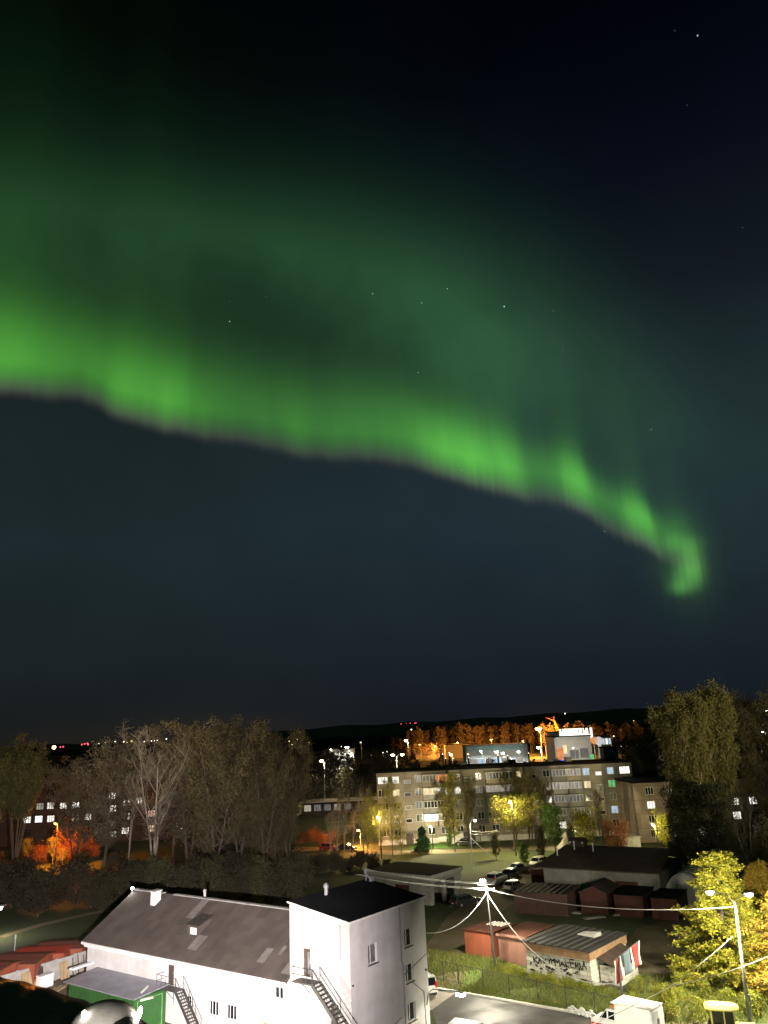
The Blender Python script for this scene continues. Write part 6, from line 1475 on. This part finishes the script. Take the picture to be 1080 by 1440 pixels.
kinds('darkleaf', (6, 14), h=18, base=.06, rad=5.6, shape=broad, limbs=40, subs=8, up=.6, trunk_r=.30, leaf=.32, nleaf=24000, spread=.6, bark='bark', crown_m=LEAF['dark'])
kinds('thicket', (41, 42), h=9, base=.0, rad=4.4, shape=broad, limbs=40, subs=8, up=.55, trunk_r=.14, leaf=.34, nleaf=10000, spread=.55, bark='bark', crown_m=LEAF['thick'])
kinds('birch', (2, 16), h=15, base=.28, rad=2.3, shape=tall, limbs=24, subs=6, up=1.3, trunk_r=.15, twigs=7, twig_len=.9, twig_r=.017, leaf=.20, nleaf=1600, spread=.3, forks=2, bark='bark_pale', crown_m=M['twig_pale'], lift=.6)
kinds('litbirch', (2, 17), h=14, base=.22, rad=3.4, shape=egg, limbs=28, subs=7, up=.9, trunk_r=.17, twigs=3, twig_len=.9, twig_r=.016, leaf=.24, nleaf=5200, spread=.42, bark='bark_pale', crown_m=LEAF['lit'])
kinds('tallbirch', (10,), h=17, base=.16, rad=2.9, shape=tall, limbs=34, subs=7, up=.7, trunk_r=.17, leaf=.22, nleaf=6500, spread=.36, droop=.35, bark='bark', crown_m=LEAF['lit'])
kinds('roundyellow', (12,), h=11.5, base=.32, rad=5.0, shape=egg, limbs=34, subs=9, up=.55, trunk_r=.2, leaf=.25, nleaf=8500, spread=.55, bark='bark', crown_m=LEAF['lit'])
kinds('greenround', (13,), h=9.5, base=.12, rad=3.3, shape=egg, limbs=26, subs=7, up=.7, trunk_r=.16, leaf=.28, nleaf=7000, spread=.4, bark='bark', crown_m=LEAF['green'])
kinds('yellowbush', (14, 18), h=7.5, base=.08, rad=3.0, shape=egg, limbs=26, subs=7, up=.7, trunk_r=.13, leaf=.26, nleaf=5000, spread=.42, bark='bark', crown_m=LEAF['yellow'])
kinds('redbush', (15,), h=6.0, base=.10, rad=4.0, shape=broad, limbs=24, subs=7, up=.5, trunk_r=.13, twigs=2, leaf=.24, nleaf=3600, spread=.45, bark='bark', crown_m=LEAF['red'])
kinds('fir', (19,), h=5.6, base=.02, rad=2.5, shape=cone, limbs=60, subs=8, up=.12, trunk_r=.12, leaf=.22, nleaf=9000, spread=.16, droop=.25, bark='bark', crown_m=LEAF['fir'])
kinds('larch', (22, 29), h=14.5, base=.03, rad=5.0, shape=lambda u: max(.14, (1 - u * .82)) * (.75 + .25 * min(1, u * 5)), limbs=84, subs=11, up=.10, trunk_r=.22, leaf=.20, nleaf=64000, spread=.20, droop=.12, bark='bark', crown_m=LEAF['yellow'], flat=.5)
kinds('golden', (23, 30), h=12, base=.03, rad=5.0, shape=lambda u: max(.12, (1 - u * .8)) * (.8 + .2 * min(1, u * 5)), limbs=70, subs=11, up=.12, trunk_r=.22, leaf=.19, nleaf=56000, spread=.24, droop=.15, bark='bark', crown_m=LEAF['gold'], flat=.4)
kinds('sapling', (24, 27), h=3.6, base=.05, rad=1.0, shape=egg, limbs=18, subs=5, up=.9, trunk_r=.05, leaf=.15, nleaf=1500, spread=.17, bark='bark', crown_m=LEAF['weed'])
kinds('weed', (25, 26, 28), h=1.2, base=.0, rad=.75, shape=egg, limbs=16, subs=4, up=.7, trunk_r=.03, leaf=.12, nleaf=700, spread=.14, bark='bark', crown_m=LEAF['weed'])
kinds('far', (31, 32, 33), h=24, base=.25, rad=3.6, shape=tall, limbs=14, subs=4, up=.9, trunk_r=.35, leaf=1.3, nleaf=380, spread=.8, bark='bark_pale', crown_m=LEAF['far'])
kinds('fargrey', (34, 35), h=17, base=.15, rad=4.6, shape=broad, limbs=14, subs=5, up=.7, trunk_r=.3, leaf=.75, nleaf=1300, spread=.8, bark='bark', crown_m=LEAF['grey'])
kinds('fork', (37,), h=12, base=.55, rad=3.0, shape=egg, limbs=10, subs=5, up=1.0, trunk_r=.30, twigs=5, twig_len=1.2, twig_r=.02, forks=2, bark='wood_dark', crown_m=M['wood_dark'])
def _top(me):
    c = np.empty(len(me.vertices) * 3, dtype=np.float32); me.vertices.foreach_get('co', c); return float(np.percentile(c[2::3], 99.3))
HTOP = {k: [_top(v[1]) for v in vs] for k, vs in KIND.items()}
HTS = dict(thicket=9, highpoplar=27, bare=26, twiggy=26, sparse=25, poplar=27, dimleaf=16, darkleaf=18, birch=15, litbirch=14, tallbirch=17, roundyellow=11.5, greenround=9.5, yellowbush=7.5, redbush=6, fir=5.6, larch=14.5, golden=12, sapling=3.6, weed=1.2, far=24, fargrey=17, fork=12)
rt = random.Random(77)


def tree(name, k, px, y_top, Y, label, cat='tree', group=None, wide=1.0, rz=None, v=None, h=None):
    """stands on the ground at depth Y below the place px; as tall as the photograph shows it"""
    top = at(px, y_top, Y) if h is None else None; hh = h or max(.5, top.z)
    base = ground_at(px, Y, hh); vi = (v if v is not None else rt.randrange(99)) % len(KIND[k]); s = hh / HTOP[k][vi]
    t = thing(name, label, cat, base, rt.uniform(0, 2 * PI) if rz is None else rz, group)
    ms = KIND[k][vi]
    for nm, me in (('trunk', ms[0]), ('crown', ms[1])):
        o = bpy.data.objects.new(nm, me); COL.objects.link(o); o.parent = t
    t.scale = (s * wide, s * wide, s); return t


def ground_at(px, Y, h):            # foot of a tree whose middle is seen in column px at depth Y
    d = ray(px, 1100); t = Y / d[1]; return Vector((d[0] * t, Y, 0))


# the tall mass of trees behind the hall
LT = [('bare_tree', 'bare', 222, 1021, 143, 'big pale-branched bare tree spreading several trunks, tallest pale one behind the hall', 1.2, 0),
      ('leafy_tree', 'highpoplar', 30, 1047, 152, 'olive leafy tree at the left edge in front of the dormitory', .85, 0), ('leafy_tree', 'highpoplar', -14, 1060, 148, 'olive leafy tree cut by the left edge of the picture', .8, 1),
      ('bare_tree', 'twiggy', 152, 1038, 150, 'brown twiggy tree left of the big pale bare tree', 1.25, 0), ('bare_tree', 'twiggy', 112, 1068, 158, 'smaller brown twiggy tree before the right half of the dormitory', 1.2, 1),
      ('bare_tree', 'bare', 186, 1034, 156, 'slim bare tree just left behind the big pale bare tree', .75, 1), ('bare_tree', 'twiggy', 268, 1018, 150, 'brown twiggy tree just right of the big pale bare tree', 1.25, 2),
      ('half_bare_tree', 'sparse', 305, 1017, 144, 'twiggy tree with the highest crown in the middle of the left grove', 1.2, 0), ('half_bare_tree', 'sparse', 338, 1019, 148, 'half bare tree right of the grove middle', 1.0, 1),
      ('half_bare_tree', 'sparse', 372, 1030, 145, 'half bare tree with drooping leaves second from the right end of the left grove', .95, 0), ('half_bare_tree', 'sparse', 404, 1034, 149, 'half bare tree at the right end of the left grove', .8, 1),
      ('bare_tree', 'twiggy', 246, 1045, 166, 'lower twiggy tree behind the big pale bare tree', 1.0, 1), ('bare_tree', 'twiggy', 360, 1045, 166, 'lower twiggy tree behind the half bare trees', 1.0, 2)]
for nm, k, px, ty, Y, lab, wd, v in LT: tree(nm, k, px, ty, Y, lab, group='left grove behind the hall', wide=wd, v=v)
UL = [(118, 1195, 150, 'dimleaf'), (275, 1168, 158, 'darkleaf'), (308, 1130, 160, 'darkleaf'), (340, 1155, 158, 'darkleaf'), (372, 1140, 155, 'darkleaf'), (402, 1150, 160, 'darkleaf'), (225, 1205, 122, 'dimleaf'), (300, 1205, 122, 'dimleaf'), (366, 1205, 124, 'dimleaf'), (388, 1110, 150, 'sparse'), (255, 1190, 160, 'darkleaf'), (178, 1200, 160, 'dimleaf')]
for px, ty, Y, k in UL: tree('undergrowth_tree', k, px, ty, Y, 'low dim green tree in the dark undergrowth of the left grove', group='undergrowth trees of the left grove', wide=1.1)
for i in range(90):
    px = -25 + 455 * (i + rt.random()) / 90
    if 30 < px < 132 and i % 3: continue
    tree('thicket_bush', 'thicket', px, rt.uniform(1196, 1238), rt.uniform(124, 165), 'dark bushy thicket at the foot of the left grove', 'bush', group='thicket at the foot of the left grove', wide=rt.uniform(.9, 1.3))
for i, (px, ty, Y) in enumerate(((46, 1178, 181), (104, 1158, 178), (138, 1186, 180), (82, 1176, 177), (112, 1180, 176), (54, 1200, 175), (95, 1192, 175), (66, 1186, 178), (122, 1168, 180), (88, 1204, 172))): tree('autumn_tree', 'redbush' if i % 3 else 'litbirch', px, ty, Y, 'leafy tree glowing orange in front of the dormitory', group='orange-lit trees before the dormitory', wide=.95 if i % 3 else 1.1)
for i in range(30):
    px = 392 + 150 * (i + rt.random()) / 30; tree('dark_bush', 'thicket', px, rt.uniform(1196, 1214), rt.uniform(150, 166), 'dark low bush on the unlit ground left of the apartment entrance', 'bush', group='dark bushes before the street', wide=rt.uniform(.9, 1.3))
for i in range(9):
    px = 408 + 60 * (i + rt.random()) / 9; tree('autumn_bush', 'redbush', px, rt.uniform(1160, 1180), rt.uniform(183, 196), 'autumn bush in the dim orange light left of the birches', 'bush', group='autumn bushes left of the birches', wide=rt.uniform(.8, 1.1))
for px, ty, Y, lab in ((628, 1094, 178, 'dark bare tree covering the dark gap of the apartment block near its left third'), (738, 1086, 179, 'dark bare tree covering the middle dark gap of the apartment block')): tree('bare_tree', 'sparse', px, ty, Y, lab, group='trees before the apartment block', wide=.85)
# orange-lit birches and yellow trees left of the apartment block
for i, (px, ty, Y, k, w_) in enumerate(((463, 1142, 172, 'birch', .7), (472, 1128, 175, 'birch', .8), (482, 1112, 178, 'birch', .8), (494, 1132, 180, 'birch', .9))): tree('birch_tree', k, px, ty, Y, 'slim bare birch glowing orange by the dark red car', group='orange-lit birches', wide=w_)
for i, (px, ty, Y, k, w_) in enumerate(((508, 1108, 171, 'birch', 1.0), (520, 1116, 170, 'litbirch', .8), (532, 1128, 168, 'litbirch', .85), (514, 1138, 169, 'litbirch', .9))): tree('birch_tree', k, px, ty, Y, 'yellow-lit birch in the cluster left of the apartment block', group='yellow-lit birches', wide=w_)
TR = [('birch_tree', 'tallbirch', 548, 1094, 168, 'tall yellow-green birch before the left end of the apartment block', .72), ('birch_tree', 'tallbirch', 560, 1128, 167, 'smaller leafy birch beside the left entrance path', .8),
      ('birch_tree', 'tallbirch', 634, 1088, 170, 'tall drooping birch with yellow lower leaves before the apartment middle', .95), ('broadleaf_tree', 'roundyellow', 716, 1118, 168, 'round yellow tree glowing before the apartment block', 1.25),
      ('bare_tree', 'sparse', 742, 1082, 176, 'dark bare tree rising behind the glowing yellow tree', .62), ('bare_tree', 'sparse', 720, 1090, 177, 'dark bare tree left behind the glowing yellow tree', .75), ('bare_tree', 'sparse', 762, 1096, 176, 'dim bare tree at the right shoulder of the glowing yellow tree', .7), ('bare_tree', 'sparse', 655, 1092, 176, 'dim brown tree right of the drooping birch before the apartment middle', .6),
      ('broadleaf_tree', 'greenround', 772, 1132, 163, 'green rounded tree right of the glowing yellow tree', .9), ('broadleaf_tree', 'yellowbush', 814, 1136, 162, 'yellowish tree before the right half of the apartment block', 1.1),
      ('bare_tree', 'twiggy', 836, 1108, 172, 'thin dim bare tree left of the apartment block right end', .45), ('bare_tree', 'birch', 868, 1102, 170, 'thin bare birch before the right end of the apartment block', .7),
      ('broadleaf_tree', 'yellowbush', 925, 1140, 160, 'yellow-green tree glowing before the pinkish house', .85), ('broadleaf_tree', 'dimleaf', 752, 1160, 152, 'low olive bush tree left of the grey estate car', .7),
      ('broadleaf_tree', 'dimleaf', 690, 1168, 158, 'low bush tree beneath the glowing yellow tree', .8), ('broadleaf_tree', 'greenround', 728, 1186, 147, 'low green tree beside the silver saloon car', .85), ('broadleaf_tree', 'dimleaf', 795, 1160, 158, 'dim tree behind the roof lantern of the long workshop', .75)]
for nm, k, px, ty, Y, lab, wd in TR: tree(nm, k, px, ty, Y, lab, group='trees before the apartment block', wide=wd)
tree('autumn_shrub', 'redbush', 858, 1150, 160, 'red autumn shrub before the right end of the apartment block', 'shrub', wide=1.0)
tree('fir_tree', 'fir', 590, 1163, 172, 'small dark green fir by the apartment entrance lawn', wide=1.1)
tree('round_shrub', 'greenround', 627, 1172, 174, 'dark rounded shrub on the lawn right of the small fir', 'shrub', wide=.85)
tree('round_shrub', 'greenround', 795, 1178, 160, 'low rounded green shrub beneath the pale pointed tent', 'shrub', wide=1.1)
sheet('front_lawn', [tuple(ground(*p))[:2] for p in ((575, 1194), (650, 1191), (648, 1184), (580, 1187))], mat('bright_lawn', (.06, .15, .02), .95, .4, .6, .4), .012)
# the big poplar and its neighbours at the right
tree('poplar_tree', 'poplar', 968, 980, 134, 'big olive poplar with a full upright crown at the right', wide=.76, v=0, group='right grove')
tree('poplar_tree', 'poplar', 1012, 972, 146, 'poplar standing dimmer behind the right shoulder of the big one', wide=.8, v=1, group='right grove')
tree('poplar_tree', 'sparse', 1078, 970, 150, 'brownish tall tree at the upper right edge', wide=.9, group='right grove')
for px, ty, Y, k, lab, wd in ((985, 1098, 124, 'darkleaf', 'dense dark tree below the big poplar', 1.1), (952, 1110, 130, 'darkleaf', 'dark tree left below the big poplar before the pinkish house', .8), (1010, 1150, 122, 'darkleaf', 'low dark tree right below the big poplar', .9), (1066, 1150, 126, 'dimleaf', 'dim bush tree at the right edge under the lit windows', 1.0), (1050, 1178, 118, 'dimleaf', 'lower dim bush tree beside the forked dark trunk', 1.0),
                              (908, 1050, 196, 'darkleaf', 'black rounded tree between apartment block and poplar', .7), (1052, 1080, 190, 'darkleaf', 'black tree mass above the right lit windows', 1.2), (1085, 1060, 200, 'darkleaf', 'black tall tree behind the right edge', 1.2), (900, 1075, 205, 'darkleaf', 'dark tree just behind the apartment block right end', .8)):
    tree('broadleaf_tree', k, px, ty, Y, lab, wide=wd, group='right grove')
tree('forked_tree', 'fork', 1036, 1118, 116, 'dark forked trunk standing against the lit windows at the right', wide=.8)
# lit larch and golden tree by the twin lamp post
tree('larch_tree', 'larch', 990, 1200, 81, 'tall yellow-green larch with layered sprays left of the twin lamp post', wide=1.38, rz=.4, v=0)
tree('larch_tree', 'larch', 1026, 1285, 79, 'lower yellow larch directly behind the twin lamp post', wide=1.35, rz=2.1, v=1)
tree('golden_tree', 'golden', 1080, 1252, 77, 'golden autumn tree at the right edge behind the twin lamp post', wide=1.5, v=0)
tree('golden_tree', 'golden', 1044, 1215, 92, 'dim brownish golden tree behind the twin lamps', wide=.9)
for i, (px, ty, Y, k) in enumerate(((905, 1385, 74.5, 'sapling'), (918, 1368, 78, 'sapling'), (930, 1398, 73, 'sapling'), (942, 1405, 72, 'sapling'), (975, 1392, 75, 'sapling'), (1000, 1396, 74, 'sapling'), (1020, 1400, 74.5, 'sapling'), (1075, 1395, 74, 'sapling'), (960, 1402, 74, 'sapling'), (1064, 1405, 72, 'sapling'), (865, 1372, 80, 'sapling'), (856, 1385, 79, 'sapling'), (895, 1392, 76, 'sapling'))):
    tree('sapling', k, px, ty, Y, 'leafy young sapling in the scrub around the twin lamp post', 'sapling', 'saplings in the scrub')
rw = random.Random(12)
for i in range(34):
    t = rw.random(); px = 705 + 140 * t + rw.uniform(-8, 8); py = 1366 + 32 * t + rw.uniform(-4, 12); g = ground(px, py)
    o = tree('weed_bush', 'weed', px, 0, g.y, 'yellow-green weed bush growing along the foot of the garages and graffiti shed', 'weed', 'weeds along the garages', h=rw.uniform(.4, .95)); o.location = (g.x, g.y, 0)
for i in range(20):
    px = rw.uniform(885, 1078); py = rw.uniform(1405, 1438); g = ground(px, py)
    o = tree('weed_bush', 'weed', px, 0, g.y, 'weed bush in the scrub between truck and twin lamp post', 'weed', 'weeds in the right scrub', h=rw.uniform(.9, 1.9)); o.location = (g.x, g.y, 0)

# far trees: the orange-lit wood, brown trees right of it and dim trees between
rf_ = random.Random(9)
for i in range(66):
    px = 553 + 215 * (i + rf_.random()) / 66; Y = rf_.uniform(760, 860); ty = 1031 - 10 * min(1, max(0, (px - 560) / 90)) + rf_.uniform(-5, 5) + (8 if px < 575 else 0)
    tree('far_tree', 'far', px, ty, Y, 'slim tree in the wood glowing orange beyond the supermarket', group='orange-lit far wood', wide=rf_.uniform(.7, 1.1))
for i in range(26):
    px = 770 + 145 * (i + rf_.random()) / 26; tree('far_tree', 'far', px, rf_.uniform(1014, 1026), rf_.uniform(640, 740), 'dim brown tree in the far row right of the shopping centre', group='dim brown far trees', wide=rf_.uniform(.9, 1.4))
for i in range(12):
    px = 572 + 60 * (i + rf_.random()) / 12; tree('far_tree', 'far', px, rf_.uniform(1044, 1050), rf_.uniform(690, 735), 'short tree blazing orange at the foot of the far wood', group='blazing low far trees', wide=1.5)
for i in range(44):
    px = 408 + 150 * (i + rf_.random()) / 44; Y = rf_.uniform(260, 440); tree('dim_tree', 'fargrey', px, rf_.uniform(1052, 1085) if Y > 300 else rf_.uniform(1066, 1096), Y, 'dim grey tree in the dark belt left of the apartment block', group='dim trees left of the apartment block', wide=rf_.uniform(.8, 1.2))
for i in range(26):
    px = 560 + 330 * (i + rf_.random()) / 26; Y = rf_.uniform(260, 400); tree('dim_tree', 'fargrey', px, rf_.uniform(1064, 1076), Y, 'dim grey tree behind the roof of the apartment block', group='dim trees behind the apartment block', wide=rf_.uniform(.8, 1.2))
for i in range(22):
    px = 890 + 200 * (i + rf_.random()) / 22; tree('dim_tree', 'fargrey', px, rf_.uniform(1012, 1050), rf_.uniform(250, 400), 'dim tree in the belt behind the right grove', group='dim trees behind the right grove', wide=rf_.uniform(.8, 1.3))
for i in range(24):
    px = -20 + 450 * (i + rf_.random()) / 24; tree('dim_tree', 'fargrey', px, rf_.uniform(1062, 1085), rf_.uniform(260, 380), 'black tree behind the dormitory and left grove', group='trees behind the dormitory', wide=1.2)
# a far-off wood that reads as one dark mass along the foot of the hills
A = Acc(); rng = np.random.default_rng(2)
for i in range(2600):
    a = R(rng.uniform(-34, 34)); d = rng.uniform(900, 3300); hgt = rng.uniform(9, 17); c = np.array([d * math.sin(a), d * math.cos(a), 0])
    A.leaves(c + np.stack([rng.normal(0, 4, 10), rng.normal(0, 4, 10), rng.uniform(2, hgt, 10)], 1), 7, rng)
o = bpy.data.objects.new('woods', A.mesh('woods', leaf_mat('dark_far_wood', (.014, .018, .012), (.022, .026, .018)))); COL.objects.link(o); tag(o, 'dark far-off wood along the foot of the hills', 'woods', kind='stuff')

# grass blades on the lawn and scrub in front
A = Acc(); rng = np.random.default_rng(5); zone = [(604, 1338), (700, 1350), (745, 1372), (860, 1392), (915, 1422), (850, 1431), (650, 1396), (603, 1386)]
def inside(x, y, poly):
    c = False; j = len(poly) - 1
    for i in range(len(poly)):
        if (poly[i][1] > y) != (poly[j][1] > y) and x < (poly[j][0] - poly[i][0]) * (y - poly[i][1]) / (poly[j][1] - poly[i][1]) + poly[i][0]: c = not c
        j = i
    return c
C = []
for _ in range(70000):
    x, y = rng.uniform(600, 918), rng.uniform(1336, 1432)
    if not inside(x, y, zone): continue
    # thin where the bank is trodden bare
    if math.sin(x * .045 + y * .11) + math.sin(x * .021 - y * .07) < -.75 and rng.random() < .85: continue
    g = ground(x, y); C.append((g.x, g.y, 0))
for _ in range(9000):
    x, y = rng.uniform(885, 1080), rng.uniform(1372, 1440); g = ground(x, y); C.append((g.x, g.y, 0))
C = np.array(C); n = len(C); hgt = rng.uniform(.12, .42, n)[:, None]; a = rng.uniform(0, 2 * PI, n); w = np.stack([np.cos(a), np.sin(a), 0 * a], 1) * rng.uniform(.02, .05, n)[:, None]; bend = rng.normal(0, .14, (n, 3)) * np.array([1, 1, 0]); upv = np.array([[0, 0, 1.]])
V = np.stack([C - w, C + w, C + w * .3 + upv * hgt + bend, C - w * .3 + upv * hgt + bend], 1).reshape(-1, 3)
me = np_mesh('grass', V, np.arange(n * 4).reshape(n, 4), leaf_mat('grass_blades', (.075, .145, .02), (.14, .18, .03), (.21, .19, .06)))
o = bpy.data.objects.new('grass', me); COL.objects.link(o); tag(o, 'rough green grass on the bank in front of the garages', 'grass', kind='stuff')

# pale pointed tent among the trees
p = at(797, 1180, 158); t = thing('garden_tent', 'small pale pointed tent among the bushes before the apartment block', 'tent', (p.x, 158, 0))
mb = MB(); mb.lathe([(2.3, 1.4), (2.2, 1.7), (1.2, 2.6), (.4, 3.8), (.04, 4.6)], 8); mb.build('canopy', M['concrete'], t)
for j in range(4): mb = MB(); mb.tube([(2.1 * math.cos(j * PI / 2 + .4), 2.1 * math.sin(j * PI / 2 + .4), 0), (2.1 * math.cos(j * PI / 2 + .4), 2.1 * math.sin(j * PI / 2 + .4), 1.6)], .07, 5); mb.build('leg', M['pole_s'], t)
